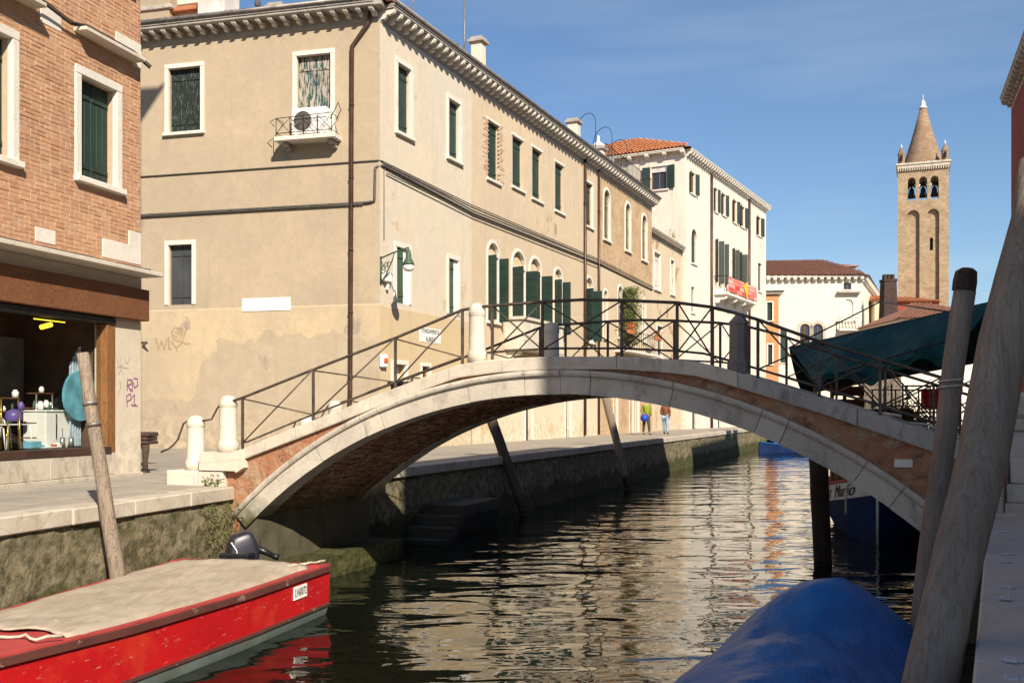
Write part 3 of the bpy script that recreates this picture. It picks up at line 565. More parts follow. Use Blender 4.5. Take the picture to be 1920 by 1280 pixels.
S1 = FS.px(884, 300)[0]
mb = MB(); wall_panel(mb, FS, 0, S1, ZQ-.1, ZC+.1, ups+lows+dr[:2]); part('wall', mb, [M['side_grey'], M['dark']], hs, label='canal-side wall of pale grey patched plaster')
u2 = [op_px(FS, *q) for q in ((914.5, 936, 224, 333), (961, 981, 253, 348), (998, 1016, 275, 370), (1041, 1057, 303, 393), (1099, 1111, 340, 422))]
ar = [op_px(FS, x0, x1, yt, yb, arch=True) for x0, x1, yt, yb in ((914.5, 934, 452, 601), (960, 984, 467, 606), (993, 1013.5, 481, 618), (1039, 1053, 502, 626), (1097.5, 1111, 518, 639))]
S2 = FS.px(1123, 400)[0]; ZL = 4.72
dr2 = [dict(s0=FS.px(a, 800)[0], s1=FS.px(b, 800)[0], z0=ZQ, z1=3.7) for a, b in ((985, 998), (1060, 1070))]
mb = MB(); wall_panel(mb, FS, S1, S2, ZL, ZC+.1, u2+ar); part('wall', mb, [M['side_beige'], M['dark']], hs, label='canal-side wall of warm beige plaster')
mb = MB(); wall_panel(mb, FS, S1, S2, ZQ-.1, ZL, dr2, t=.012); part('wall', mb, [M['side_low'], M['dark']], hs, label='cream plaster ground floor')
S3 = FS.px(1222, 400)[0]
M['brick_up'] = brick_wall_mat('worn_pale_brick', FS.d, (0.56, 0.34, 0.18), (0.62, 0.44, 0.26), (0.62, 0.49, 0.33), .26, .08, .016, (0.66, 0.5, 0.3))
bo = [op_px(FS, x0, x1, yt, yb, arch=True) for x0, x1, yt, yb in ((1132, 1143, 353, 447), (1172.5, 1181.5, 379, 468), (1203.5, 1212, 401, 486))]
bl = [op_px(FS, x0, x1, yt, yb, arch=True) for x0, x1, yt, yb in ((1131.5, 1138, 543, 634), (1158.5, 1166, 535, 632), (1174, 1181.5, 541, 632), (1205, 1210, 560, 640))]
ZB = FS.px(1123, 497)[1]
mb = MB(); wall_panel(mb, FS, S2, S3, ZB, ZC+.1, bo); part('wall', mb, [M['brick_up'], M['dark']], hs, label='worn brick upper wall')
mb = MB(); wall_panel(mb, FS, S2, S3, ZL, ZB, bl, t=.015); part('wall', mb, [M['side_beige'], M['dark']], hs, label='beige plaster wall under the brick')
mb = MB(); dr3 = [dict(s0=FS.px(a, 790)[0], s1=FS.px(b, 790)[0], z0=ZQ, z1=3.6) for a, b in ((1150, 1157), (1180, 1187), (1192, 1197))]; wall_panel(mb, FS, S2, S3, ZQ-.1, ZL, dr3, t=.02); part('wall', mb, [M['brick_up'], M['dark']], hs)
mb = MB(); bk = FF.p(-13, 0, 0); e1 = FS.p(S3, 0, 0); e2 = FS.p(S3, -11, 0)      # rear and end walls, roof
for a, b in ((e1, e2), (e2, bk)): mb.quad(a+Vector((0, 0, ZQ)), b+Vector((0, 0, ZQ)), b+Vector((0, 0, ZC)), a+Vector((0, 0, ZC)))
part('wall', mb, M['side_beige'], hs)
rz = Vector((0, 0, ZC+.16)); cc = Vector((C[0], C[1], 0)); r1 = FS.p(6, -6, ZC+2.0); r2 = FS.p(S3, -5.5, ZC+2.0); fl = FF.p(-13, .3, 0); mb = MB()
cr = cc+FF.n*.3+FS.n*.3
mb.add([cr+rz, e1+FS.n*.3+rz, r2, r1], [(0, 1, 2, 3)]); mb.add([cr+rz, r1, FF.p(-13, -6, ZC+2.0), fl+rz], [(0, 1, 2, 3)]); mb.add([e2+rz, r2, r1, FF.p(-13, -6, ZC+2), bk+rz], [(0, 1, 2, 3, 4)]); part('roof', mb, M['tile_brown'], hs)
mb = MB(); upv = (-FS.n*5.5+Vector((0, 0, 1.9))).normalized(); tiles(mb, FS.p(-.2, .42, ZC+.17), FS.d, upv, 2, int((S3)/.2), seg=3)
upf = (-FF.n*5.5+Vector((0, 0, 1.9))).normalized(); tiles(mb, FF.p(-12.5, .42, ZC+.17), FF.d, upf, 2, 62, seg=3); part('eave_tiles', mb, M['tile_brown'], hs, kind='stuff')
cornice(hs, FF, -12.5, -.02, ZC, step=.4, ht=.19); cornice(hs, FS, .0, S3, ZC, step=.41)
mb = MB(); mb.box(FF, -.2, .2, -.2, .4, ZC+.005, ZC+.135, .01); part('corner_block', mb, M['cornice'], hs)
for i, o in enumerate(f_ops):
    stone_window(hs, FF, o, .13, i == 0, 'closed', ('oldgreen', 'peel', 'greyshut')[i], boards=2 if i == 2 else 3)
for o in ups: stone_window(hs, FS, o, .15, True, 'closed', 'green', boards=3)
for o in lows:
    w_ = stone_window(hs, FS, o, .14, False, 'none'); mb = MB(); s0, s1 = o['s0'], o['s1']; board_leaf(mb, FS, s0+.01, s0+(s1-s0)*.6, o['z0']+.01, o['z1']-.02, -.035, 3); part('shutter', mb, M['green2'], w_)
    mb = MB(); mb.box(FS, s0+(s1-s0)*.61, s1-.01, -.1, -.06, o['z0']+.01, o['z1']-.02); part('shutter', mb, M['white'], w_, label='white painted leaf')
for i, o in enumerate(u2): stone_window(hs, FS, o, .1, True, 'closed', 'green', jambs=(i == 4), proud=.02, boards=2)
mb = MB(); o = u2[0]                                   # plaster gone from the jambs of the first upper window: bare bricks
z = o['z0']
while z < o['z1']+.1:
    for sd in (-1, 1):
        for c_ in range(2):
            if random.random() < (.9, .35)[c_]: q = (o['s0'] if sd < 0 else o['s1'])+sd*(.05+.2*c_+.1*(int(z/.075) % 2)); mb.box(FS, q-.11, q+.11, -.02, .012+random.uniform(-.004, .004), z, z+.063, .004)
    z += .075
M['pale_brick'] = simple('pale_worn_brick', (0.56, 0.40, 0.27), .9, .1, 0, .35, 9); part('bare_brickwork', mb, M['pale_brick'], hs, kind='stuff')
for o in dr[:1]:
    d_ = stone_window(hs, FS, o, .12, False, 'none', name='door'); mb = MB(); board_leaf(mb, FS, o['s0']+.01, o['s0']+(o['s1']-o['s0'])*.45, ZQ+.02, o['z1']-.02, -.16, 2); part('door_leaf', mb, M['oldgreen'], d_)
    mb = MB(); mb.box(FS, o['s0']+(o['s1']-o['s0'])*.46, o['s1']-.01, -.28, -.22, ZQ+.02, o['z1']-.02); part('door_leaf', mb, M['boat_white'], d_)
for o in dr[1:2]: stone_window(hs, FS, o, .1, False, 'glass')
for o in dr2+dr3:
    d_ = stone_window(hs, FS, o, .12, False, 'none', name='door'); mb = MB(); board_leaf(mb, FS, o['s0']+.01, o['s1']-.01, ZQ+.02, o['z1']-.02, -.18, 2); part('door_leaf', mb, M['iron_dark'], d_)
for i, o in enumerate(ar):          # arched row with folding louvred shutters standing out from the wall
    w_ = stone_window(hs, FS, o, .11, i not in (1, 2), 'none'); zs = o['z1']-(o['s1']-o['s0'])/2; wd = (o['s1']-o['s0'])*.40
    mb = MB(); mb.box(FS, o['s0']+.003, o['s1']-.003, -.06, .03, zs-.05, zs+.03, .006); part('transom', mb, M['frame'], w_)
    mb = MB(); mb.box(FS, o['s0']+.06, o['s1']-.06, -.2, -.18, o['z0']+.02, zs-.06); part('pane', mb, M['pane'], w_)
    mb = MB(); mb.box(FS, o['s0']+.02, o['s1']-.02, -.16, -.14, zs+.03, o['z1']-.04); part('tympanum', mb, M['side_beige'], w_)
    open_leaf(w_, FS, o['s0']-.02, o['z0']+.02, zs-.06, wd, 104, M['green'], 1, .045, 6); open_leaf(w_, FS, o['s1']+.02, o['z0']+.02, zs-.06, wd, 92, M['green'], -1, .045, 6)
for o in bo: stone_window(hs, FS, o, .14, True, 'closed', 'green2', boards=2)
for i, o in enumerate(bl): stone_window(hs, FS, o, .12, True, 'closed' if i != 2 else 'glass', 'iron_dark', boards=2)
# stone balcony under the twin arches
sb0, zb0 = FS.px(946, 655); sb1 = FS.px(1026, 655)[0]; zt = FS.px(946, 594)[1]; mb = MB()
mb.box(FS, sb0, sb1, .0, .75, zb0, zb0+.13, .012); mb.box(FS, sb0-.05, sb1+.05, -.0, .80, zt-.12, zt, .015); bal = part('balcony', mb, M['stone_post'], hs)
for (a, b, c, d) in ((sb0+.03, sb1-.03, .66, .72), (sb0+.03, sb0+.09, .0, .655), (sb1-.09, sb1-.03, .0, .655)):
    mb = MB(); mb.box(FS, a, b, c, d, zb0+.133, zt-.123, .008); part('panel', mb, M['stone_post'], bal)
for k in range(7):
    mb = MB(); s = lerp(sb0+.25, sb1-.25, k/6); mb.box(FS, s-.06, s+.06, .722, .745, zb0+.3, zt-.2, .01); part('relief_panel', mb, M['stone_post'], bal)
for s in (sb0+.3, sb1-.3): part('bracket', bracket_mesh(.2, .6, .35, 'stone_post'), None, bal, FS.M(s, .0, zb0-.35))
# front balcony slab with bent iron rail, air conditioner on it
s0, z1 = FF.px(521, 268, .25); s1 = FF.px(634, 262, .25)[0]; z1 = 10.62
mb = MB(); mb.box(FF, s0, s1, -.05, .52, z1-.13, z1, .015); b2 = part('balcony', mb, M['frame'], hs)
for s in (s0+.28, s1-.2): part('bracket', bracket_mesh(.16, .4, .2, 'cornice'), None, b2, FF.M(s, 0, z1-.33))
mb = MB(); rp = lambda s, t, z: FF.p(s, t, z1+z)
for k in range(5):
    s = lerp(s0+.06, s1-.1, k/4); mb.tube([rp(s, .47, 0), rp(s, .47, .55)], .012, 5)
for z in (.1, .54): mb.tube([rp(s0+.06, .02, z), rp(s0+.06, .47, z), rp(s1-.1, .47, z*(1.1)), rp(s1-.1, .02, z)], .012, 5)
for k in range(4):
    a, b = lerp(s0+.06, s1-.1, k/4), lerp(s0+.06, s1-.1, (k+1)/4); mb.tube([rp(a, .47, .1), rp(b, .47, .54)], .009, 4); mb.tube([rp(b, .47, .1), rp(a, .47, .54)], .009, 4)
mb.tube([rp(s1-.15, .47, .4), rp(s1+.12, .5, .85), rp(s1+.2, .5, .62), rp(s1+.05, .5, .35)], .014, 5); mb.tube([rp(s0+.06, .47, .54), rp(s0-.12, .5, .45), rp(s0+.02, .5, .3)], .012, 5); part('railing', mb, M['iron_dark'], b2)
ac = thing('air_conditioner', 'white air conditioning unit with round grey fan on the small balcony', 'air conditioner', FF.p(s0+.9, .25, z1))
mb = MB(); mb.box(FF, s0+.5, s0+1.6, .06, .38, z1+.06, z1+.82, .02); mb.box(FF, s0+.6, s0+.68, .08, .36, z1, z1+.06); mb.box(FF, s0+1.4, s0+1.48, .08, .36, z1, z1+.06); part('casing', mb, M['white'], ac)
mb = MB(); cx, cz = s0+.86, z1+.44
for q in range(4):
    r = .07+.065*q; mb.tube([FF.p(cx+r*math.cos(a), .395, cz+r*math.sin(a)) for a in [2*math.pi*i/20 for i in range(21)]], .007, 4)
part('fan_grille', mb, M['gutter'], ac); mb = MB(); mb.prism([FF.p(cx+.285*math.cos(2*math.pi*i/20), .381, cz+.285*math.sin(2*math.pi*i/20)) for i in range(20)], FF.n*.006); part('fan', mb, M['cable'], ac)
# downpipes
pc = [FF.p(-.25, .12, ZC-.05), FF.p(-.3, .1, ZC-.35), FF.px(661, 60) and FF.p(FF.px(662, 60)[0], .08, ZC-1.0), FF.p(FF.px(659, 400)[0], .08, 3.2), FF.p(FF.px(656, 700)[0], .08, ZQ+.7)]
pipe(hs, pc, .062, [11.5, 9.4, 7.3, 5.5, 3.6])
mb = MB(); s = FF.px(657, 745)[0]; mb.box(FF, s-.14, s+.14, .0, .22, ZQ, ZQ+.85, .01); part('pipe_casing', mb, M['timber'], hs)
for pxx, zt_ in ((1094, ZC-.05), (1120, ZC-.05)):
    s = FS.px(pxx, 500)[0]; pipe(hs, [FS.p(s, .09, zt_), FS.p(s, .08, ZQ+.05)], .065 if pxx < 1100 else .055, [12, 9.5, 7, 4.5])
# cables along both walls
def cab(pts, r, n=12, sag=.02, mat='cable', name='cable'):
    P = []; 
    for a, b in zip(pts, pts[1:]):
        L = (b-a).length; m = max(2, int(L/1.2))
        for i in range(m): t_ = i/m; q = a.lerp(b, t_); P.append(q+Vector((0, 0, -sag*math.sin(math.pi*t_*m % math.pi)+.006*nz(q, 2))))
    P.append(pts[-1]); mb = MB(); mb.tube(P, r, 5); return part(name, mb, M[mat], hs)
zc1, zc2 = FF.px(655, 305)[1], FF.px(655, 380)[1]
cab([FF.p(-12.5, .03, zc1), FF.p(-.05, .03, zc1), FS.p(.05, .03, zc1), FS.p(6, .05, zc1-.15), FS.p(S2, .05, zc1-.1), FS.p(S3, .05, zc1-.3)], .02)
cab([FF.p(-12.5, .045, zc2-.03), FF.p(-.35, .045, zc2-.03), FF.p(-.15, .05, zc2), FF.p(-.12, .05, zc1-.2), FS.p(.1, .05, zc1-.12), FS.p(S1, .06, zc1-.42), FS.p(S2, .06, zc1-.3), FS.p(S3, .06, zc1-.5)], .035, sag=.05)
cab([FF.p(-12.5, .06, zc2-.075), FF.p(-.5, .06, zc2-.075)], .018); cab([FS.p(.1, .07, zc1-.06), FS.p(S1, .08, zc1-.34), FS.p(S2, .08, zc1-.2), FS.p(S3, .08, zc1-.4)], .028, sag=.05)
cab([FS.p(.3, .05, zc1-.3), FS.p(S1, .09, zc1-.5), FS.p(S2, .09, zc1-.42)], .02, sag=.09)
sx_ = FS.px(719, 400)[0]; cab([FS.p(sx_, .02, zc1-.15), FS.p(sx_, .02, 7.6)], .012)
# chimney, antennas, roof things
s_ = FS.px(897, 128, -1.0)[0]; chimney(hs, FS, s_, -1.0, ZC+.2, FS.px(897, 82, -1.0)[1]-ZC-.2, .42)
s_ = FS.px(1076, 262, -1.5)[0]; chimney(hs, FS, s_, -1.5, ZC+.3, FS.px(1076, 232, -1.5)[1]-ZC-.3, .5, 'white_pl')
s_ = FF.px(650, 2)[0]; chimney(hs, FF, FF.px(664, 2)[0], -.6, ZC+.3, .8, .45, 'shade_pl')
chimney(hs, FF, FF.px(446, 20)[0], -2.5, ZC+.4, 1.0, .45)
Fr_ = Fr(FF.p(0, -3.2, 0)[:2], d=FF.d[:2])
def rbox(name, x0, x1, yt, yb, mat, parent, t1=0.0, t0=-2.0):
    a_, zt_ = Fr_.px(x0, yt, t1); b_, _ = Fr_.px(x1, yt, t1); zb_ = Fr_.px(x0, yb, t1)[1]; return part(name, MB().box(Fr_, a_, b_, t0, t1, zb_, zt_, .02), M[mat], parent)
rt = thing('roof_hut', 'grey plastered roof hut with white gable behind the front eaves at left', 'roof hut', Fr_.p(-7, 0, ZC)); rbox('pillar', 255, 317, -60, 70, 'shade_pl', rt); rbox('ledge', 255, 321, 14, 22, 'cornice', rt, .08); rbox('wall', 318, 372, 24, 70, 'side_beige', rt, -.3); rbox('ledge', 318, 374, 14, 23, 'terracotta', rt, -.1); rbox('gable', 318, 372, -60, 12, 'palazzo', rt, -.5)
tk = thing('roof_tank', 'grey white boxy tank on the roof edge right of the roof hut', 'water tank', Fr_.p(-5.5, 1, ZC)); rbox('body', 370, 420, -40, 30, 'boat_white', tk, .5, -.5)
for x_ in (378, 402): rbox('foot', x_, x_+10, 30.3, 60, 'cornice', tk, .4, .2)
an = thing('antenna', 'tall thin television aerial mast with side arm on the beige house roof', 'antenna', FS.p(FS.px(871, 110, -1)[0], -1, ZC+.3))
p0 = FS.p(FS.px(871, 110, -1)[0], -1, ZC+.3); mb = MB(); mb.tube([p0, p0+Vector((0, 0, 3.2))], .025, 6); part('mast', mb, M['gutter'], an); mb = MB(); mb.tube([p0+Vector((0, 0, 1.3)), p0+Vector((-.35, .1, 1.5))], .014, 5); part('arm', mb, M['gutter'], an)
an = thing('antenna', 'short aerial mast on the roof beside the downpipe corner', 'antenna', FS.p(FS.px(774, 40, -1)[0], -1, ZC+.3))
p0 = FS.p(FS.px(774, 40, -1)[0], -1, ZC+.3); mb = MB(); mb.tube([p0, p0+Vector((0, 0, 3.0))], .022, 6); part('mast', mb, M['gutter'], an)
an = thing('antenna', 'white branched aerial above the front eaves', 'antenna', FF.p(FF.px(630, 12, -1)[0], -1, ZC+.3)); p0 = FF.p(FF.px(630, 12, -1)[0], -1, ZC+.3); mb = MB(); mb.tube([p0, p0+Vector((0, 0, 1.4))], .02, 5); part('mast', mb, M['white'], an); mb = MB()
for k in range(3): mb.tube([p0+FF.d*-.3+Vector((0, 0, .6+.2*k)), p0+FF.d*.3+Vector((0, 0, .65+.2*k))], .012, 4)
part('element', mb, M['white'], an)
# pigeon on the gutter
pg = FF.p(FF.px(483, 28, .45)[0], .45, ZC+.25); mb = MB()
prof = [(-.02, .0), (.05, .02), (.085, .08), (.09, .16), (.07, .24), (.045, .29), (.04, .33), (.045, .37), (.03, .41), (.005, .425)]
mb.lathe(pg, [(max(r, .004), h) for r, h in prof], 10); mb.prism([pg+Vector((.03, .02, .1)), pg+Vector((-.03, .02, .1)), pg+Vector((-.03, .14, -.12)), pg+Vector((.03, .14, -.12))], (0, .015, .01)); mb.prism([pg+Vector((-.012, -.03, .37)), pg+Vector((.012, -.03, .37)), pg+Vector((0, -.09, .355))], (0, 0, .015)); solo('pigeon', mb, M['cable'], 'grey pigeon perched on the front gutter of the beige house', 'bird')
# things fixed on the walls
mb = MB(); s0, z0 = FF.px(454, 584); s1, z1 = FF.px(545, 557); mb.box(FF, s0, s1, .0, .02, z0, z1, .004); part('plaque', mb, M['plaque'], hs, label='blank white painted plaque')
lp = thing('wall_lamp', 'green street lamp on a scrolled iron bracket at the house corner', 'street lamp', FS.p(.05, 0, 7.2)); zl = FS.px(712, 484)[1]
tip = pt(766, 464, 28.05); ba = FS.p(.02, .02, zl); mb = MB(); mb.tube([ba, ba.lerp(tip, .5)+Vector((0, 0, .02)), tip], .022, 6); mb.tube([ba+Vector((0, 0, -.75)), ba+Vector((0, 0, .05))], .03, 6)
dv = (tip-ba); dv.z = 0; dv.normalize()
mb.tube([ba+Vector((0, 0, -.7)), ba+dv*.2+Vector((0, 0, -.5)), ba+dv*.45+Vector((0, 0, -.12)), ba+dv*.55+Vector((0, 0, .1))], .018, 6)
for k in range(3):
    cx = ba+dv*(.12+.1*k)+Vector((0, 0, -.2-.08*(k == 0))); r = .07; mb.tube([cx+dv*r*math.cos(a)+Vector((0, 0, r*math.sin(a))) for a in [2*math.pi*i/12 for i in range(13)]], .012, 4)
part('bracket', mb, M['green2'], lp); mb = MB(); lo = tip+Vector((0, 0, -.1))
mb.lathe(lo, [(.015, .1), (.03, .02), (.05, .0), (.075, -.05), (.085, -.2), (.13, -.28), (.17, -.36), (.17, -.39)][::-1], 12); part('hood', mb, M['green2'], lp)
mb = MB(); mb.lathe(lo+Vector((0, 0, -.58)), [(.04, 0), (.12, .03), (.155, .1), (.15, .18)], 12); part('globe', mb, M['plaque'], lp)
s, z = FS.px(720, 527); mb = MB(); mb.box(FS, s-.16, s+.22, .0, .16, z-.02, z+.27, .01); mb.box(FS, s+.05, s+.15, .02, .1, z-.25, z-.02, .01); solo('junction_box', mb, M['white'], 'small white electrical box under the green wall lamp', 'electrical box')
sg = thing('street_sign', 'white painted street name panel on the wall above the handrail', 'sign', FS.p(*FS.px(805, 628)[:1], 0, 4)); s0, z1 = FS.px(787, 614); s1 = FS.px(825, 614)[0]; z0 = FS.px(787, 638)[1]
mb = MB(); mb.box(FS, s0, s1, .0, .015, z0, z1, .003); mb.box(FS, s0-.03, s1+.03, .0, .01, z0-.03, z1+.03, .003); part('panel', mb, M['plaque'], sg)
cz = (z0+z1)/2; part('lettering', text_mesh('FONDAMENTA', FS.M((s0+s1)/2, .02, cz+.12), .2, M['ink'], 'lettering', .002, .86), None, sg); part('lettering', text_mesh('ALBERTI', FS.M((s0+s1)/2, .02, cz-.13), .2, M['ink'], 'lettering', .002, .86), None, sg)
al = thing('alarm_box', 'white alarm box with orange lens beside the doorway', 'alarm box', FS.p(FS.px(716, 676)[0], 0, 3.9)); s, z = FS.px(716, 676); mb = MB(); mb.box(FS, s-.16, s+.16, 0, .12, z-.2, z+.18, .03); part('case', mb, M['plaque'], al); mb = MB(); mb.box(FS, s-.1, s+.1, .121, .16, z-.06, z+.07, .02); part('lens', mb, M['orange_pl'], al)
bn_ = thing('rubbish_bin', 'black wheeled bin standing by the house corner behind the bridge rail', 'bin', FS.p(.1, .7, ZQ)); Fb = Fr(FS.p(-.05, .75, 0)[:2], d=FF.d[:2]); mb = MB(); 
mb.add([Fb.p(a, t, z) for z, k in ((ZQ+.06, .8), (ZQ+1.9, 1)) for a, t in ((-.24*k, -.25*k), (.24*k, -.25*k), (.24*k, .25*k), (-.24*k, .25*k))], [(0, 1, 2, 3), (7, 6, 5, 4), (0, 4, 5, 1), (1, 5, 6, 2), (2, 6, 7, 3), (3, 7, 4, 0)]); part('body', mb, M['black'], bn_); mb = MB(); mb.box(Fb, -.32, .28, -.3, .32, ZQ+1.905, ZQ+1.98, .02); part('lid', mb, M['black'], bn_)
for s in (-.2, .2):
    mb = MB(); mb.tube([Fb.p(s-.03, -.28, ZQ+.08), Fb.p(s+.03, -.28, ZQ+.08)], .08, 10); part('wheel', mb, M['black'], bn_)
# faded tag on the front wall
s0, z0 = FF.px(292, 655); k_ = 16.2/1000
def tagpx(F, lines, wd, mat, parent, t=.004): return part('graffiti', strokes(F, [[F.px(*q) for q in l] for l in lines], wd, t), M[mat], parent)
tagpx(FF, [[(292, 634), (297, 655), (303, 640), (308, 656), (313, 636)], [(316, 632), (317, 654), (322, 655)], [(322, 622), (328, 614), (338, 616), (341, 630), (334, 640), (325, 634), (322, 622)], [(328, 622), (335, 626), (331, 633), (327, 628)], [(322, 640), (330, 652), (340, 645), (352, 612)], [(337, 640), (350, 645), (355, 643)], [(330, 652), (332, 658)]], .035, 'graf_y', hs)
# plants on the brick-side balcony
def leaf_cloud(n, fn, size):
    mb = MB()
    for i in range(n):
        c = Vector(fn()); a = Vector((random.gauss(0, 1), random.gauss(0, 1), random.gauss(0, 1))).normalized(); b = a.orthogonal().normalized(); r = size*random.uniform(.6, 1.3)
        mb.add([c-b*r*.35, c+a*r*.5, c+b*r*.35, c+a*r*1.1-Vector((0, 0, r*.25))], [(0, 1, 3), (1, 2, 3)])
    return mb
s0 = FS.px(1152, 640)[0]; s1 = FS.px(1216, 640)[0]; zf = FS.px(1152, 655)[1]
mb = MB(); mb.box(FS, s0, s1, 0, .7, zf-.12, zf, .01); bb = part('balcony', mb, M['frame'], hs); mb = MB()
for k in range(16): s = lerp(s0+.03, s1-.03, k/15); mb.tube([FS.p(s, .66, zf), FS.p(s, .66, zf+.95)], .012, 4)
mb.tube([FS.p(s0+.03, .02, zf+.95), FS.p(s0+.03, .66, zf+.95), FS.p(s1-.03, .66, zf+.95), FS.p(s1-.03, .02, zf+.95)], .02, 5); part('railing', mb, M['iron_dark'], bb)
pl = thing('balcony_shrub', 'tall leafy yellow-green shrub growing on the far balcony above flower pots', 'shrub', FS.p(s0+1.3, .35, zf)); 
mb = leaf_cloud(2600, lambda: (lambda h: FS.p(s0+1.35+random.gauss(0, .42)*(1.15-.25*h)+.25*nz((h*3, 1, 2), 1), .42+random.gauss(0, .22), zf+h))(random.uniform(.35, 3.2)), .15); part('crown', mb, M['leaf'], pl); mb = MB(); mb.tube([FS.p(s0+1.3, .35, zf), FS.p(s0+1.25, .38, zf+1.6)], .04, 6); part('stem', mb, M['pole_dark'], pl)
for k, (s, lab) in enumerate(((s0+.3, 'flower box of red blossom at the left end of the far balcony'), (s1-.9, 'flower box of red blossom right of the balcony shrub'))):
    fb = thing('flower_box', lab, 'flower box', FS.p(s, .75, zf+.7), 'flower boxes on the far balcony'); mb = MB(); mb.box(FS, s-.4, s+.4, .68, .88, zf+.75, zf+.95, .01); part('box', mb, M['terracotta'], fb)
    part('blossom', leaf_cloud(120, lambda: FS.p(s+random.uniform(-.45, .45), .78+random.gauss(0, .1), zf+1.0+random.uniform(-.1, .3)), .1), M['flower'], fb); part('leaves', leaf_cloud(80, lambda: FS.p(s+random.uniform(-.4, .4), .78+random.gauss(0, .08), zf+.98+random.uniform(-.1, .2)), .1), M['leaf'], fb)

# ------------------------------------------------------------------ brick building with the shop (left)
OB = (-6.6, 17.7); FB0 = Fr(OB, ang=15.6); FE = Fr(OB, d=(-FB0.n.x, -FB0.n.y), flip=-1)
bh = thing('brick_building', 'orange brick house with stone window frames above the shop at left', 'house', (OB[0], OB[1], ZQ))
ZT = 22.5; bw_ops = [op_px(FB0, 151, 218, 137, 336), dict(s0=-4.1, s1=-3.1, z0=6.5, z1=8.15), dict(s0=-1.4, s1=-.42, z0=10.05, z1=12.2), dict(s0=-4.1, s1=-3.1, z0=10.1, z1=12.2)]
bw_ops[0].update(z0=6.46, z1=8.12); o0 = bw_ops[0]
o1 = bw_ops[1]; o1['s1'] = FB0.px(22, 200)[0]; o1['s0'] = o1['s1']-1.0; o1['z0'] = FB0.px(22, 300)[1]; o1['z1'] = FB0.px(22, 72)[1]
shop = dict(s0=-9.5, s1=-.84, z0=1.95, z1=4.15, depth=.3, open=True)
mb = MB(); wall_panel(mb, FB0, -14, 0, 4.2, ZT, bw_ops, t=-.0055); part('wall', mb, [M['mortar'], M['dark']], bh)
M['plas_pillar'] = plaster('cream_pillar_plaster', (0.66, 0.58, 0.46), (0.6, 0.52, 0.4), None, streak=.15, stain=(.3, .22, .13))
mb = MB(); wall_panel(mb, FB0, -14, 0, ZQ-.1, 4.2, [shop], t=0); part('wall', mb, [M['plas_pillar'], M['dark']], bh, label='cream plastered shop front wall')
M['brick_gen'] = brick_wall_mat('orange_brick_wall', FE.d, (0.42, 0.18, 0.085), (0.5, 0.26, 0.13), (0.48, 0.35, 0.24), .23, .068, .01)
mb = MB(); c0, c1, c2, c3 = FB0.p(0, -.005, 0), FB0.p(0, -9, 0), FB0.p(-14, -9, 0), FB0.p(-14, 0, 0)
for a, b in ((c0, c1), (c1, c2), (c2, c3)): mb.quad(a+Vector((0, 0, ZQ-.1)), b+Vector((0, 0, ZQ-.1)), b+Vector((0, 0, ZT)), a+Vector((0, 0, ZT)))
part('wall', mb, M['brick_gen'], bh, label='side and rear brick walls')
mb = MB(); e = Vector((0, 0, ZT)); rg = [FB0.p(-4, -4.5, ZT+2), FB0.p(-10, -4.5, ZT+2)]
q = [FB0.p(.4, .4, ZT), FB0.p(.4, -9.4, ZT), FB0.p(-14.4, -9.4, ZT), FB0.p(-14.4, .4, ZT)]
mb.add(q+rg, [(0, 1, 4), (1, 2, 5, 4), (2, 3, 5), (3, 0, 4, 5), (3, 2, 1, 0)]); part('roof', mb, M['tile_brown'], bh)
mb = MB(); mb.tube([FB0.p(-14, .47, ZT-.02), FB0.p(.45, .47, ZT-.02)], .07, 8); part('gutter', mb, M['gutter'], bh)
# single bricks, laid course by course (the nearest 300 are parts, the rest of the visible wall is one mass)
BW, BHt, JT = .215, .0705, .0105
var = []
W0 = WorldFr()
for k in range(5):
    mb = MB(); l = BW-JT; mb.box(W0, 0, l, -.05, random.uniform(-.001, .005), 0, BHt-JT, .0035); mb.v = [(x+random.uniform(-.0015, .0015), y, z+random.uniform(-.0015, .0015)) for x, y, z in mb.v]; var.append(mb.mesh('brick', M['brick']))
FR_W = .135
blocks = []                                            # stone blocks let into the brickwork: (s0, s1, z0, z1)
for (x0, x1, yt, yb) in ((76, 115, 8, 42), (217, 268, 58, 95), (250, 271, 80, 124), (66, 104, 424, 452), (192, 266, 446, 482), (241, 266, 432, 460)):
    s0, z1 = FB0.px(x0, yt); s1, _ = FB0.px(x1, yt); z0 = FB0.px(x0, yb)[1]; blocks.append((s0, min(s1, .012), z0, z1))
solid = [(o['s0']-FR_W, o['s1']+FR_W, o['z0']-.12, o['z1']+FR_W) for o in bw_ops]+blocks
allb = []; z = 5.12; r = 0
while z < 10.5:
    s = -3.75+(r % 2)*BW*.5+random.uniform(-.02, .02)
    while s < -.005:
        l = BW if random.random() > .22 else BW*.52
        if s+l > 0: l = -s
        a, b = s, s+l
        for (p0, p1, q0, q1) in solid:                 # clip against stone
            if q0 < z+BHt*.5 < q1:
                if a < p0 < b: b = p0
                elif a < p1 < b: a = p1
                elif p0 <= a and b <= p1: a = b
        if b-a > .03: allb.append((a, b, z))
        s += l
    z += BHt; r += 1
near = sorted([q for q in allb if q[2] < 10.0 and q[0] > -3.4 and q[1]-q[0] > BW*.9], key=lambda q: (q[0]))[:300]; ns = set(near)
for (a, b, z) in near:
    part('brick', random.choice(var), None, bh, FB0.M(a, random.uniform(-.003, .003), z+random.uniform(-.001, .001)) @ Matrix.Diagonal(((b-a-JT)/(BW-JT), 1, 1, 1)))
mb = MB()
for q in allb:
    if q not in ns: a, b, z = q; j = random.uniform(-.003, .004); mb.box(FB0, a, b-JT, -.05, j, z, z+BHt-JT, .003)
part('brickwork', mb, M['brick_mass'], bh, kind='stuff')
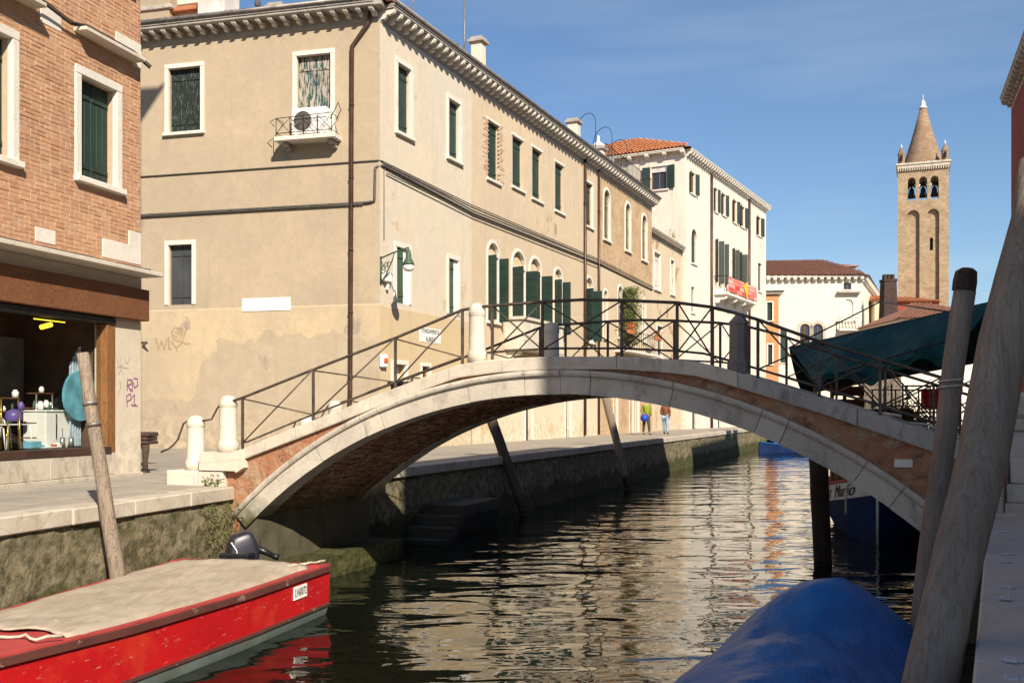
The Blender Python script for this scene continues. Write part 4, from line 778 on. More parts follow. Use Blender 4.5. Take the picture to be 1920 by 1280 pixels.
for b_ in blocks:
    mb = MB(); mb.box(FB0, b_[0], b_[1]-.006, -.05, .008+random.uniform(0, .004), b_[2]+.003, b_[3]-.003, .006); part('stone_block', mb, M['frame'], bh)
for i, o in enumerate(bw_ops): stone_window(bh, FB0, o, FR_W, True, 'closed', 'green', boards=3, inset=.17, proud=.03)
# ledges, cables, awning slab, fascia
def ledge(s0, s1, z, pr, th, mat='stone_post'):
    mb = MB(); mb.box(FB0, s0, s1, -.02, pr, z, z+th, .012); return part('ledge', mb, M[mat], bh)
zl = 8.76; ledge(-9, FB0.px(62, 60)[0], zl, .26, .07); ledge(FB0.px(138, 70)[0], FB0.px(252, 110)[0], zl, .24, .07)
cbk = [FB0.p(-9, .1, zl+.10), FB0.p(-2.5, .12, zl+.11), FB0.p(-1.9, .1, zl+.03), FB0.p(-1.6, .12, zl+.1), FB0.p(-.4, .12, zl+.1), FB0.p(.12, .1, zl+.0)]
for dz in (0, .035, .02):
    mb = MB(); mb.tube([q+Vector((0, 0, dz+.01*nz(q, 3)))+FB0.n*(.03*(dz > .03)) for q in cbk], .014, 5); part('cable', mb, M['cable'], bh)
slab = part('awning_slab', MB().box(FB0, -14, -.01, -.02, .47, 5.0, 5.075, .012), M['stone_post'], bh)
for k in range(4):
    mb = MB(); P = [FB0.p(s, .1+.05*k+.03*nz((s, k, 0), 2), 5.1+.03*(k % 2)+.02*nz((s, k, 3), 3)) for s in np.arange(-6, .1, .22)]; mb.tube(P, .011, 4); part('cable', mb, M['cable'], bh)
part('lintel', MB().box(FB0, -14, -.004, -.02, .02, 4.80, 4.998, .006), M['plas_pillar'], bh)
part('fascia_board', MB().box(FB0, -14, .06, -.02, .14, 4.24, 4.79, .01), M['timber'], bh)
# shop front
part('roller_box', MB().box(FB0, -9.5, -.72, -.22, .05, 4.12, 4.235, .02), M['iron_dark'], bh)
part('window_frame', MB().box(FB0, -.93, -.845, -.2, .02, 1.95, 4.12, .008), M['timber_or'], bh); part('window_frame', MB().box(FB0, -.84, -.70, -.25, .012, 1.95, 4.12, .008), M['timber_or'], bh)
part('sill', MB().box(FB0, -9.5, -.845, -.25, .05, 1.93, 2.05, .008), M['pipe'], bh)
s = -6
while s < -.9:
    e_ = min(s+.62, -.72); mb = MB(); mb.box(FB0, s+.004, e_-.004, -.02, .03, ZQ+.08, 1.925, .006); part('stone_panel', mb, M['kerb'], bh); s = e_
part('plinth', MB().box(FB0, -14, -.005, -.02, .06, ZQ, ZQ+.075, .01), M['kerb'], bh)
part('glass_pane', MB().box(FB0, -9.5, -.93, -.125, -.115, 2.05, 4.11), M['glass'], bh)
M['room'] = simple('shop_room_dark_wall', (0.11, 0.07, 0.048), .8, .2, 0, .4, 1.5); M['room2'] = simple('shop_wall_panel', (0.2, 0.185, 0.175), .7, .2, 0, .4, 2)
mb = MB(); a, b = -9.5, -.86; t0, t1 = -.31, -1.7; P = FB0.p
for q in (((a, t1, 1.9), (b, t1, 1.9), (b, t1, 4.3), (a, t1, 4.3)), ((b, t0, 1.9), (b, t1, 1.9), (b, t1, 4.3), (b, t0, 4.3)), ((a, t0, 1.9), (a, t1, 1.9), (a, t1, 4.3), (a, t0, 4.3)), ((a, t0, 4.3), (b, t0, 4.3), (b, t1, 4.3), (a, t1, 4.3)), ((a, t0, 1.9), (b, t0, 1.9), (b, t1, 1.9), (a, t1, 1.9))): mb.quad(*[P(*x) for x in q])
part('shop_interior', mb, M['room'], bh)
for (s0, s1, c) in ((-2.7, -2.05, 'room2'), (-3.9, -3.2, 'room2'), (-1.9, -1.0, 'room2')): part('wall_panel', MB().box(FB0, s0, s1, -1.68, -1.6, 2.3, 3.9, .01), M[c], bh)
M['lamp_on'] = (lambda T: (T.set(T.b.inputs['Emission Color'], (1.0, 0.72, 0.05)), T.set(T.b.inputs['Emission Strength'], 1.3), T.fin((0.9, 0.7, 0.1), .4))[2])(NT('lit_yellow_lamp'))
M['blue_board'] = simple('blue_board', (0.13, 0.36, 0.47), .5, .3, 0, .35, 4); M['curtain'] = simple('pale_blue_curtain', (0.35, 0.43, 0.5), .8, .2, 0, .3, 8)
M['purple'] = simple('purple_plastic', (0.13, 0.08, 0.3), .4, .4); M['steel'] = simple('polished_steel', (0.5, 0.5, 0.5), .25, .5, .8, .1); M['brass'] = simple('brass_tube', (0.5, 0.36, 0.08), .3, .5, .8, .1)
def spx(x, y, t): s, z = FB0.px(x, y, t); return s, z
s, z = spx(84, 612, -.5); mb = MB(); mb.tube([P(s-.09, -.5, z-.02), P(s+.09, -.45, z+.04)], .04, 8); solo('shop_lamp', mb, M['lamp_on'], 'lit yellow tube lamp hanging in the shop window', 'lamp')
part('light_strip', MB().tube([P(-2.2, -.35, 4.1), P(-1.5, -.35, 4.1)], .009, 6), M['lamp_on'], bh)
s, z = spx(154, 742, -.36); mb = MB(); mb.prism([P(s+.40*math.cos(a), -.38, z+.42*math.sin(a)) for a in [2*math.pi*i/28 for i in range(28)]], -FB0.n*.05); solo('display_board', mb, M['blue_board'], 'round pale blue display disc behind the leaning pole in the shop window', 'display board')
mb = MB(); mb.grid(lambda u, v: P(lerp(-1.22, -.96, u), -.5+.03*math.sin(u*26)-.25*(1-v)*0, lerp(2.06, 3.75-.35*(1-u), v)), 26, 6); solo('curtain', mb, M['curtain'], 'pale blue curtain gathered at the right side of the shop window', 'curtain')
s0, z1 = spx(86, 772, -.55); s1, _ = spx(146, 772, -.55); cb = thing('white_cabinet', 'white cabinet standing in the shop window beside the blue board', 'cabinet', P(s0, -.6, 2.05)); part('body', MB().box(FB0, s0, s1, -1.0, -.55, 2.06, z1, .01), M['white'], cb); part('top', MB().box(FB0, s0-.02, s1+.02, -1.02, -.53, z1+.002, z1+.03, .008), M['white'], cb); part('handle', MB().tube([P(s0+.22, -.53, 2.2), P(s0+.22, -.53, 2.6)], .01, 6), M['black'], cb)
def shelf(name, label, x0, x1, yt, t, n, mat):
    s0, z1 = spx(x0, yt, t); s1, _ = spx(x1, yt, t); r_ = thing(name, label, 'shelf', P(s0, t, 2.05))
    for (a, d) in ((s0, t), (s1, t), (s0, t-.35), (s1, t-.35)): part('post', MB().tube([P(a, d, 2.05), P(a, d, z1)], .014, 6), M[mat], r_)
    zs = [lerp(2.2, z1-.02, k/(n-1)) for k in range(n)]
    for z in zs: part('shelf_board', MB().box(FB0, s0-.02, s1+.02, t-.37, t+.02, z, z+.02, .004), M['timber'], r_)
    return s0, s1, zs
a_, b_, zz = shelf('shop_shelf', 'small metal frame shelf with jars in the shop window', 68, 98, 736, -.75, 4, 'steel')
a2, b2_, zz2 = shelf('shop_shelf', 'wooden shelf at the left edge of the shop window', 2, 34, 745, -.9, 4, 'brass')
mb = MB(); k = 0
for (s, z, rr, hh, m, lab) in ((a_+.06, zz[3]+.022, .04, .10, 'white', 'white jar on top of the metal frame shelf'), (a_+.17, zz[2]+.022, .045, .12, 'plaque', 'white jar on the middle of the metal frame shelf'), (b_-.04, zz[1]+.022, .04, .11, 'green2', 'green bottle low on the metal frame shelf'), (s0+.05, z1+.035, .05, .14, 'plaque', 'white pot on the left of the white cabinet'), (s0+.22, z1+.035, .06, .1, 'green2', 'green pot on the white cabinet'), (a2+.08, zz2[3]+.022, .05, .12, 'plaque', 'white jar on the wooden shelf top'), (a2+.2, zz2[2]+.022, .05, .15, 'purple', 'purple pot on the wooden shelf')):
    mb = MB(); mb.lathe(P(s, -.7 if s > -2.6 else -.9, z), [(rr, 0), (rr*1.05, hh*.7), (rr*.6, hh*.85), (rr*.65, hh)], 10); solo('jar', mb, M[m], lab, 'jar')
s, z = spx(112, 757, -.7); mb = MB(); mb.prism([P(s+.11*math.cos(a), -.66, z+.12*math.sin(a)) for a in [2*math.pi*i/20 for i in range(20)]], -FB0.n*.06); solo('round_plate', mb, M['black'], 'black round plate standing on the white cabinet', 'plate')
for (x0, x1, yt, lab) in ((10, 58, 795, 'white metal stool with splayed legs in the shop window'), (-6, 8, 800, 'white metal stool at the left edge of the photo behind the glass')):
    s0_, zt_ = spx(x0, yt, -.4); s1_, _ = spx(x1, yt, -.4); st = thing('stool', lab, 'stool', P((s0_+s1_)/2, -.55, 2.05)); part('seat', MB().box(FB0, s0_+.03, s1_-.03, -.75, -.4, zt_-.02, zt_, .006), M['white'], st)
    for (a, d, q) in ((s0_, -.38, .04), (s1_, -.38, -.04), (s0_, -.77, .04), (s1_, -.77, -.04)): part('leg', MB().tube([P(a, d, 2.055), P(a+q, d, zt_-.02)], .011, 6), M['white'], st)
for i, x in enumerate((119, 135)):
    s, _ = spx(x, 820, -.3); mb = MB(); mb.lathe(P(s, -.32, 2.055), [(.045, 0), (.045, .16), (.03, .162), (.008, .17), (.008, .32)], 12); solo('steel_canister', mb, M['steel'], ('left', 'right')[i]+' one of two steel canisters with rods in the shop window', 'canister', 'steel canisters in the shop window')
for i, x in enumerate((18, 40)):
    s, _ = spx(x, 820, -.2); mb = MB(); mb.tube([P(s, -.22, 2.05), P(s+.01, -.25, 2.5+.15*i)], .014, 8); solo('brass_tube', mb, M['brass'], ('shorter', 'taller')[i]+' upright brass tube in front of the white stool', 'tube', 'brass tubes in the shop window')
s, z = spx(28, 775, -.6); mb = MB(); mb.lathe(P(s, -.62, z-.13), [(.02, 0), (.11, .02), (.14, .07), (.12, .14), (.07, .19), (.02, .2)], 14); solo('purple_helmet', mb, M['purple'], 'round purple object resting behind the stool in the shop window', 'ornament')
s0_, _ = spx(52, 822, -.35); mb = MB(); mb.box(FB0, s0_, s0_+.25, -.5, -.3, 2.06, 2.17, .008); solo('blue_box', mb, M['blue_board'], 'small pale blue box low in the shop window left of the cabinet', 'box')
random.seed(11)
for (s0_, s1_, t_, z_, lab_) in [(a_, b_, -.8, q+.022, ('lowest', 'second lowest', 'third')[i_]+' board of the metal frame shelf') for i_, q in enumerate(zz[:3])]+[(a2, b2_, -.95, q+.022, ('lowest', 'second lowest', 'third')[i_]+' board of the wooden brass-legged shelf') for i_, q in enumerate(zz2[:3])]+[(s0+.32, s1-.04, -.75, z1+.035, 'top of the white cabinet')]:
    n_ = max(2, int((s1_-s0_)/.085))
    for k in range(n_):
        sp = lerp(s0_+.04, s1_-.04, (k+.5)/n_); r_ = random.uniform(.018, .032); h_ = random.uniform(.07, .16); mb = MB(); mb.lathe(P(sp, t_-random.uniform(-.03, .1), z_), [(r_, 0), (r_, h_*.6), (r_*.4, h_*.75), (r_*.45, h_)], 8)
        solo('bottle', mb, M[random.choice(['plaque', 'plaque', 'boat_white', 'green2', 'purple', 'brass', 'blue_board'])], '%s bottle from the left on the %s' % (('first', 'second', 'third', 'fourth', 'fifth', 'sixth')[k], lab_), 'bottle', 'small bottles in the shop window')
mb = MB()
for k in range(9): mb.box(FB0, -3.2+.12*k, -3.13+.12*k, -.55, -.5, 2.06, 2.14+.1*random.random(), .004)
tray = thing('paint_tray', 'flat white tray of small packets low in the shop window', 'tray', P(-2.7, -.5, 2.05)); part('tray', MB().box(FB0, -2.1, -1.5, -.5, -.3, 2.055, 2.075, .004), M['white'], tray)
for k in range(4): part('packet', MB().box(FB0, -2.06+.14*k, -1.97+.14*k, -.46, -.34, 2.076, 2.11+.02*(k % 2), .004), M[('blue_board', 'plaque', 'flower', 'plaque')[k]], tray)
# pillar graffiti
gp = lambda L, wd, m: part('graffiti', strokes(FB0, [[FB0.px(*q) for q in l] for l in L], wd, .004), M[m], bh)
gp([[(238, 732), (239, 712), (246, 712), (246, 720), (239, 722), (245, 733)], [(248, 712), (248, 733), (243, 728)], [(251, 709), (257, 710), (258, 722), (252, 727), (250, 718)]], .022, 'graf_p')
gp([[(238, 762), (237, 742), (244, 738), (246, 748), (239, 752)]], .022, 'graf_p')
gp([[(248, 744), (252, 740), (251, 760), (257, 761)]], .022, 'graf_p')
gp([[(246, 758), (250, 761), (254, 758)]], .022, 'graf_p')
gp([[(219, 672), (222, 684)], [(226, 670), (224, 686), (230, 684)], [(233, 672), (238, 683), (243, 670)], [(220, 688), (240, 690)], [(222, 702), (226, 692), (229, 702)], [(224, 712), (226, 725), (222, 738)]], .010, 'graf_b')
mb = MB(); s, z = FF.px(271, 650); strokes(FF, [[FF.px(*q) for q in l] for l in ([(266, 642), (276, 642), (267, 650), (277, 658)], [(266, 642), (277, 658)])], .05, .004, mb); part('graffiti', mb, M['graf_k'], hs)

# small wooden bench behind the pillar
bo_ = pt(277, 886, 18.6); bn2 = thing('bench', 'dark brown carved wooden bench end beside the shop pillar', 'bench', (bo_.x, bo_.y, ZQ)); Fn = Fr((bo_.x, bo_.y), d=(.98, -.2))
for k, (z0, z1, e) in enumerate(((.53, .60, .10), (.60, .67, .08), (.67, .76, .10))): part('plank', MB().box(Fn, -1.4, e, -.22, .2-.02*k, ZQ+z0, ZQ+z1-.005, .02), M['bench'], bn2)
for s in (-.02, -1.2):
    mb = MB(); mb.tube([Fn.p(s+.04, .1, ZQ+.53), Fn.p(s+.05, .12, ZQ+.38), Fn.p(s+.04, .12, ZQ+.2), Fn.p(s+.05, .13, ZQ+.03)], [.08, .065, .05, .055], 8); part('leg', mb, M['bench'], bn2)
    mb = MB(); mb.tube([Fn.p(s-.10, .05, ZQ+.53), Fn.p(s-.2, .05, ZQ+.38), Fn.p(s-.15, .05, ZQ+.25), Fn.p(s-.24, .05, ZQ+.18)], [.07, .05, .05, .04], 8); part('bracket', mb, M['bench'], bn2)
    mb = MB(); mb.lathe(Fn.p(s+.05, .14, ZQ), [(.09, 0), (.09, .03), (.04, .05)], 8); part('foot', mb, M['iron_dark'], bn2)

# ------------------------------------------------------------------ houses further along the canal
M['low_pl'] = plaster('flaking_cream_plaster', (0.66, 0.55, 0.39), (0.6, 0.48, 0.32), (0.44, 0.26, 0.15), 0.56, 0.35)
hl = thing('low_brick_house', 'low pale brick house with tile eaves between the beige house and the tall white house', 'house', FS.p(S3+1, 0, ZQ))
S4 = FS.px(1284, 463)[0]; ZR = 12.75; lo_ops = [op_px(FS, 1234.5, 1246, 471, 540), op_px(FS, 1265, 1272, 486, 550), op_px(FS, 1240, 1249, 610, 668)]
FS2 = Fr(FS.p(0, -.25, 0)[:2], d=FS.d[:2]); mb = MB(); wall_panel(mb, FS2, S3+.01, S4, ZQ-.1, ZR, lo_ops); part('wall', mb, [M['low_pl'], M['dark']], hl)
for i, o in enumerate(lo_ops): w_ = stone_window(hl, FS2, o, .1, True, 'closed', ('boat_white', 'boat_white', 'greyshut')[i], boards=1)
cornice(hl, FS2, S3+.01, S4, ZR, .3, .42, .2, 'kerb', False); mb = MB(); mb.add([FS2.p(S3+.01, .3, ZR+.15), FS2.p(S4, .3, ZR+.15), FS2.p(S4, -6, ZR+2), FS2.p(S3+.01, -6, ZR+2)], [(0, 1, 2, 3)]); part('roof', mb, M['tile_brown'], hl)
mb = MB(); e1, e2 = FS2.p(S4, 0, 0), FS2.p(S4, -9, 0); mb.quad(e1+Vector((0, 0, ZQ)), e2+Vector((0, 0, ZQ)), e2+Vector((0, 0, ZR+1)), e1+Vector((0, 0, ZR))); part('wall', mb, M['brick_up'], hl)
mb = MB(); mb.tube([FS2.p(S3+.25, .03, 12.3), FS2.p(S3+.5, .05, 10.9)], .06, 6); part('tie_rod', mb, M['orange'], hl); mb = leaf_cloud(40, lambda: FS2.p(S4-3+random.gauss(0, .5), .2, ZR+.3+random.uniform(0, .35)), .14); solo('roof_weeds', mb, M['leaf'], 'weeds growing on the eaves of the low brick house', 'weeds')
WO = (10.9, 62.5); WF = Fr(WO, d=(.474, .8805)); WL = Fr(WO, d=(.8805, -.474)); ZW = 18.95
hw = thing('white_house', 'tall white plastered house with green shutters and an orange tile roof', 'house', (WO[0], WO[1], ZQ))
def wr(x0, x1, yt, yb, **k): return op_px(WF, x0, x1, yt, yb, **k)
w_ops = [wr(1295, 1303, 321, 361), wr(1340, 1345, 352, 396), wr(1354, 1360, 362, 402), wr(1375, 1381, 374, 416), wr(1389, 1396, 385, 424), wr(1420, 1426, 405, 440), wr(1296, 1306, 427, 492, arch=True), wr(1341, 1347, 449, 530), wr(1353, 1358, 455, 532), wr(1373, 1378, 466, 533), wr(1385, 1391, 474, 535), wr(1421, 1428, 492, 545), wr(1296, 1302, 537, 585)]
dz = [dict(s0=WF.px(a, 700)[0], s1=WF.px(b, 700)[0], z0=ZQ, z1=4.2) for a, b in ((1297, 1306), (1345, 1352), (1392, 1399))]
mb = MB(); wall_panel(mb, WF, 0, 20.2, ZQ-.1, ZW+.1, w_ops+dz); part('wall', mb, [M['white_pl'], M['dark']], hw)
wl_ops = [op_px(WL, 1221, 1250, 314, 357)]
mb = MB(); wall_panel(mb, WL, -12, 0, ZQ-.1, ZW+.1, wl_ops); part('wall', mb, [M['white_pl'], M['dark']], hw, label='white end wall facing the bridge')
mb = MB(); e0 = WL.p(-12, 0, 0); e1 = WF.p(20.2, -12, 0); e2 = WF.p(20.2, 0, 0)
for a, b in ((e0, e1), (e1, e2)): mb.quad(a+Vector((0, 0, ZQ)), b+Vector((0, 0, ZQ)), b+Vector((0, 0, ZW)), a+Vector((0, 0, ZW)))
part('wall', mb, M['white_pl'], hw, label='rear and far end walls')
cornice(hw, WF, 0, 20.2, ZW, .42, .5, .3, 'frame', False); cornice(hw, WL, -12, -.02, ZW, .42, 1.15, .3, 'frame', False, .25)
rz = Vector((0, 0, ZW+.16)); c0 = Vector((WO[0], WO[1], 0)); k0, k1, k2, k3 = c0+WF.n*.42+WL.n*.42, e2+WF.n*.42, e1+Vector((0, 0, 0)), WL.p(-12, .42, 0); r0, r1 = WF.p(6, -6, ZW+2.9), WF.p(15, -6, ZW+2.9)
mb = MB(); mb.add([k0+rz, k1+rz, k2+rz, k3+rz, r0, r1], [(0, 1, 5, 4), (1, 2, 5), (2, 3, 4, 5), (3, 0, 4)]); part('roof', mb, M['tile'], hw)
mb = MB(); mid = (k0+k3)/2+rz; upw = (r0-mid).normalized(); al = (k0-k3).normalized(); Lw = (k0-k3).length
hh = (r0-mid).length; tiles(mb, k3+rz, al, (upw-al*upw.dot(al)).normalized(), int(hh/.4), int(Lw/.24), .24, .4, 3, clip=lambda a, b: abs(a-Lw/2) < (Lw/2)*(1-b/hh)+.1)
part('roof_tiles', mb, M['tile'], hw, kind='stuff')
for i, o in enumerate(w_ops):
    w_ = stone_window(hw, WF, o, .07, i not in (7, 8, 9, 10), 'glass' if i not in (6, 11, 12) else 'closed', 'slate', proud=.02, boards=2); wd = (o['s1']-o['s0'])*.46
    if i not in (6, 11, 12): open_leaf(w_, WF, o['s0']-.04, o['z0'], o['z1'], wd, 160 if i < 7 else 130, M['slate'], 1, .03, 2); open_leaf(w_, WF, o['s1']+.04, o['z0'], o['z1'], wd, 158 if i < 7 else 118, M['slate'], -1, .03, 2)
for o in dz: w_ = stone_window(hw, WF, o, .15, False, 'closed', 'greyshut', boards=2, name='door')
o = wl_ops[0]; w_ = stone_window(hw, WL, o, .12, True, 'glass', proud=.03); wd = (o['s1']-o['s0'])*.5
open_leaf(w_, WL, o['s0']-.05, o['z0'], o['z1'], wd, 172, M['green'], 1, .05, 2); open_leaf(w_, WL, o['s1']+.05, o['z0'], o['z1'], wd, 172, M['green'], -1, .05, 2); part('blind', MB().box(WL, o['s0']+.02, o['s1']-.02, -.1, -.06, o['z1']-.35, o['z1']-.01), M['boat_white'], w_)
for x in (1332, 1403): s = WF.px(x, 400)[0]; pipe(hw, [WF.p(s, .1, ZW), WF.p(s, .1, ZQ)], .09)
s0, zb = WF.px(1339, 548); s1 = WF.px(1396, 548)[0]; zt = WF.px(1339, 518)[1]; mb = MB(); mb.box(WF, s0, s1, 0, .9, zb-.18, zb, .02); wb = part('balcony', mb, M['frame'], hw); mb = MB()
for k in range(9): mb.tube([WF.p(lerp(s0, s1, k/8), .86, zb), WF.p(lerp(s0, s1, k/8), .86, zt)], .025, 4)
mb.tube([WF.p(s0, .02, zt), WF.p(s0, .86, zt), WF.p(s1, .86, zt), WF.p(s1, .02, zt)], .04, 5); part('railing', mb, M['iron_dark'], wb)
for k in range(4): part('bracket', bracket_mesh(.25, .8, .5, 'frame'), None, wb, WF.M(lerp(s0+.3, s1-.3, k/3), 0, zb-.69))
mb = MB(); mb.grid(lambda u, v: WF.p(lerp(s0+.1, s1-.1, u), .93+.04*math.sin(u*14+v*2), lerp(zb+.05, zt-.02, v)), 24, 6); solo('banner', mb, M['banner'], 'red and white printed banner hung over the balcony rail of the white house', 'banner')
sy = lerp(s0, s1, .58); mb = MB(); mb.prism([WF.p(sy-.7, .99, zb+.75), WF.p(sy+.35, .99, zb+1.2), WF.p(sy+.5, .99, zb+.05), WF.p(sy+.2, .99, zb+.0)], WF.n*.02); solo('yellow_flag', mb, M['yellow'], 'plain yellow cloth hung in front of the red banner', 'flag')
# roof terrace hoops and railing on the brick end of the beige house, white chimney
tr = thing('roof_terrace_frame', 'row of thin dark metal hoops and railing on the roof terrace', 'pergola', FS.p(24, -.5, ZC+.2)); zr = ZC+.2; sA = FS.px(1112, 300, -.3)[0]; sB = S3-.3
mb = MB(); nb = 34
for k in range(nb+1): s = lerp(sA+.8, sB, k/nb); mb.tube([FS.p(s, .05, zr), FS.p(s, .05, zr+1.05)], .014, 4)
for z in (.1, 1.05): mb.tube([FS.p(sA+.8, .05, zr+z), FS.p(sB, .05, zr+z), FS.p(sB, -3, zr+z)], .022, 4)
part('railing', mb, M['iron_dark'], tr)
for k, x in enumerate((1111, 1142, 1170, 1193)):
    s = FS.px(x, 330, -.2)[0]; mb = MB(); P_ = [FS.p(s, -.05, zr)]+[FS.p(s+1.0*(1-math.cos(a))*(.5), -.05-1.3*(1-math.cos(a))*.5, zr+1.75+.6*math.sin(a)) for a in [math.pi*i/10 for i in range(11)]]+[FS.p(s+1.0, -1.35, zr+.1)]; mb.tube(P_, .017, 5); part('hoop', mb, M['iron_dark'], tr)
s = FS.px(1122, 240, -1.5)[0]; ch = chimney(hs, FS, s, -1.5, ZC+.3, 1.6, .62, 'frame'); mb = MB(); q = FS.p(s, -1.5, ZC+2.1); mb.lathe(q, [(.36, 0), (.36, .05), (.16, .22), (.07, .26), (.06, .55), (.02, .58)], 10); part('pot', mb, M['frame'], ch)

# orange house, cream palazzo, tower, far roofs
ho = thing('orange_house', 'narrow orange plastered house beside the far end of the white house', 'house', (22.5, 88, ZQ)); FO = Fr(pt(1433, 700, 86)[:2], d=(.985, -.17)); so = FO.px(1460, 600)[0]; zo = FO.px(1445, 546)[1]
oo = [op_px(FO, 1438.5, 1448, 567, 601), op_px(FO, 1440, 1448, 646, 683)]; mb = MB(); wall_panel(mb, FO, -4, so, ZQ-.1, zo, oo); part('wall', mb, [M['orange'], M['dark']], ho); mb = MB(); mb.quad(FO.p(so, 0, ZQ), FO.p(so, -8, ZQ), FO.p(so, -8, zo), FO.p(so, 0, zo)); part('wall', mb, M['orange'], ho)
for o in oo: w_ = stone_window(ho, FO, o, .12, True, 'closed', 'green', boards=2)
mb = MB(); mb.box(FO, -4, so+.5, -8, .5, zo, zo+.3, .02); mb.box(FO, -4, so+.3, -8, .25, zo-.25, zo-.003, .02); part('eaves', mb, M['frame'], ho)
hp = thing('cream_palazzo', 'cream white palazzo with brown hipped roof and arched windows at the canal bend', 'palazzo', (32, 96, ZQ)); PO = pt(1617, 700, 95); FP = Fr(PO[:2], d=(.997, -.075)); FPs = Fr(PO[:2], ang=24.2); zp = FP.px(1617, 520)[1]; s0 = FP.px(1425, 600)[0]; sE = FPs.px(1647, 560)[0]
po = [op_px(FP, 1581.5, 1596, 528, 543), op_px(FP, 1581, 1600, 561, 603, arch=True), op_px(FP, 1500, 1519, 607, 660, arch=True), op_px(FP, 1524, 1543, 607, 660, arch=True), op_px(FP, 1463, 1475, 616, 680)]
mb = MB(); wall_panel(mb, FP, s0, 0, ZQ-.1, zp+.1, po); part('wall', mb, [M['palazzo'], M['dark']], hp); mb = MB(); wall_panel(mb, FPs, 0, sE, ZQ-.1, zp+.1); e = FPs.p(sE, 0, 0); f = FPs.p(sE, -14, 0); mb.quad(e+Vector((0, 0, ZQ)), f+Vector((0, 0, ZQ)), f+Vector((0, 0, zp)), e+Vector((0, 0, zp))); part('wall', mb, [M['palazzo'], M['dark']], hp)
cornice(hp, FP, s0, -.02, zp, .5, .62, .4, 'frame', False, .3); cornice(hp, FPs, 0, sE, zp, .5, .9, .4, 'frame', False, .3)
stone_window(hp, FP, po[0], .06, True, 'glass'); w_ = stone_window(hp, FP, po[1], .16, False, 'none'); part('infill', MB().box(FP, po[1]['s0'], po[1]['s1'], -.27, -.1, po[1]['z0'], po[1]['z1']), M['palazzo'], w_)
s0b, s1b = po[1]['s0']-.5, po[1]['s1']+.5; mb = MB(); mb.box(FP, s0b, s1b, 0, .6, po[1]['z0']-.9, po[1]['z0']-.7, .02); mb.box(FP, s0b, s1b, .4, .6, po[1]['z0']+.3, po[1]['z0']+.42, .02); b_ = part('balcony', mb, M['frame'], hp)
for k in range(7): mb = MB(); mb.lathe(FP.p(lerp(s0b+.1, s1b-.1, k/6), .5, po[1]['z0']-.7), [(.05, 0), (.09, .3), (.04, .6), (.06, 1.0)], 6); part('baluster', mb, M['frame'], b_)
part('window_hood', MB().box(FP, s0b-.1, s1b+.1, 0, .5, po[1]['z1']+.55, po[1]['z1']+.75, .03), M['cornice'], hp)
for o in po[2:4]:
    w_ = stone_window(hp, FP, o, .3, True, 'glass', fmat='kerb')
stone_window(hp, FP, po[4], .15, True, 'closed', 'green')
rz = Vector((0, 0, zp+.16)); k0 = PO+FP.n*.5+FPs.n*.5; k0.z = 0; k3 = FP.p(s0, .5, 0); e1 = FPs.p(sE, .5, 0); ra = pt(1540, 487, 103); rb = FP.p(s0, -8, ra.z); mb = MB(); mb.add([k3+rz, k0+rz, ra, rb, e1+rz, f+rz], [(0, 1, 2, 3), (1, 4, 2), (4, 5, 3, 2)]); part('roof', mb, M['tile_brown'], hp)
mb = MB(); al = (k0-k3); Lp = al.length; al.normalize(); upp = (rb-(k3+rz)); hh = upp.length; upp = (upp-al*upp.dot(al)).normalized(); la = (ra-(k3+rz)).dot(al)
tiles(mb, k3+rz, al, upp, int(hh/.45), int(Lp/.3), .3, .45, 2, clip=lambda a, b: a < Lp-(Lp-la)*b/hh+.1); part('roof_tiles', mb, M['tile_brown'], hp, kind='stuff')
mb = MB(); q = pt(1590, 498, 101); Fq = Fr(q[:2], d=(1, -.05)); mb.box(Fq, -1.6, .6, -2, 0, q.z-2, q.z-.2, .02); dm = part('dormer', mb, M['palazzo'], hp); mb = MB(); mb.add([Fq.p(-3.2, .4, q.z-.3), Fq.p(1.0, .4, q.z-.1), Fq.p(.6, -2.5, q.z+.5), Fq.p(-3.2, -2.5, q.z+.5)], [(0, 1, 2, 3)]); mb.prism([Fq.p(-3.2, .4, q.z-.3), Fq.p(1.0, .4, q.z-.1), Fq.p(1.0, .4, q.z), Fq.p(-3.2, .4, q.z-.2)], -Fq.n*2.5); part('dormer_roof', mb, M['tile_brown'], dm)
s = FPs.px(1633, 540, -1.5)[0]; chimney(hp, FPs, s, -1.5, zp-.2, 2.2, .9, 'frame'); chimney(hp, FPs, s+5, -1.5, zp-.2, 1.2, .7, 'frame')
# bell tower
tw = thing('bell_tower', 'brick bell tower with conical spire, three bells and corner pinnacles', 'bell tower', (45, 112, ZQ)); YT = 110.0
TO = pt(1683.5, 700, YT); FT = Fr(TO[:2], d=(.925, -.38)); TWd = FT.px(1779, 700)[0]; px2z = lambda y: CH+(HZ-y)/FPX*YT
M['tower_brick'] = brick_wall_mat('tower_brick', (.925, -.38, 0), (0.34, 0.235, 0.135), (0.50, 0.38, 0.24), (0.44, 0.35, 0.24), .5, .2, .04, (0.42, 0.32, 0.2)); M['tower_side'] = brick_wall_mat('tower_side_brick', (.38, .925, 0), (0.33, 0.235, 0.135), (0.44, 0.33, 0.2), (0.42, 0.33, 0.22), .5, .17, .03)
zb0, zb1, zc = px2z(382), px2z(330), px2z(318)
U = lambda x: FT.px(x, 700)[0]
bel = [dict(s0=U(a), s1=U(b), z0=px2z(378), z1=px2z(335), arch=True, open=True, depth=.7) for a, b in ((1702, 1717), (1723.5, 1738.5), (1745, 1760))]
bl_ = [dict(s0=U(a), s1=U(b), z0=px2z(575), z1=px2z(396), arch=True, open=True, depth=.42) for a, b in ((1701, 1724), (1739, 1761))]
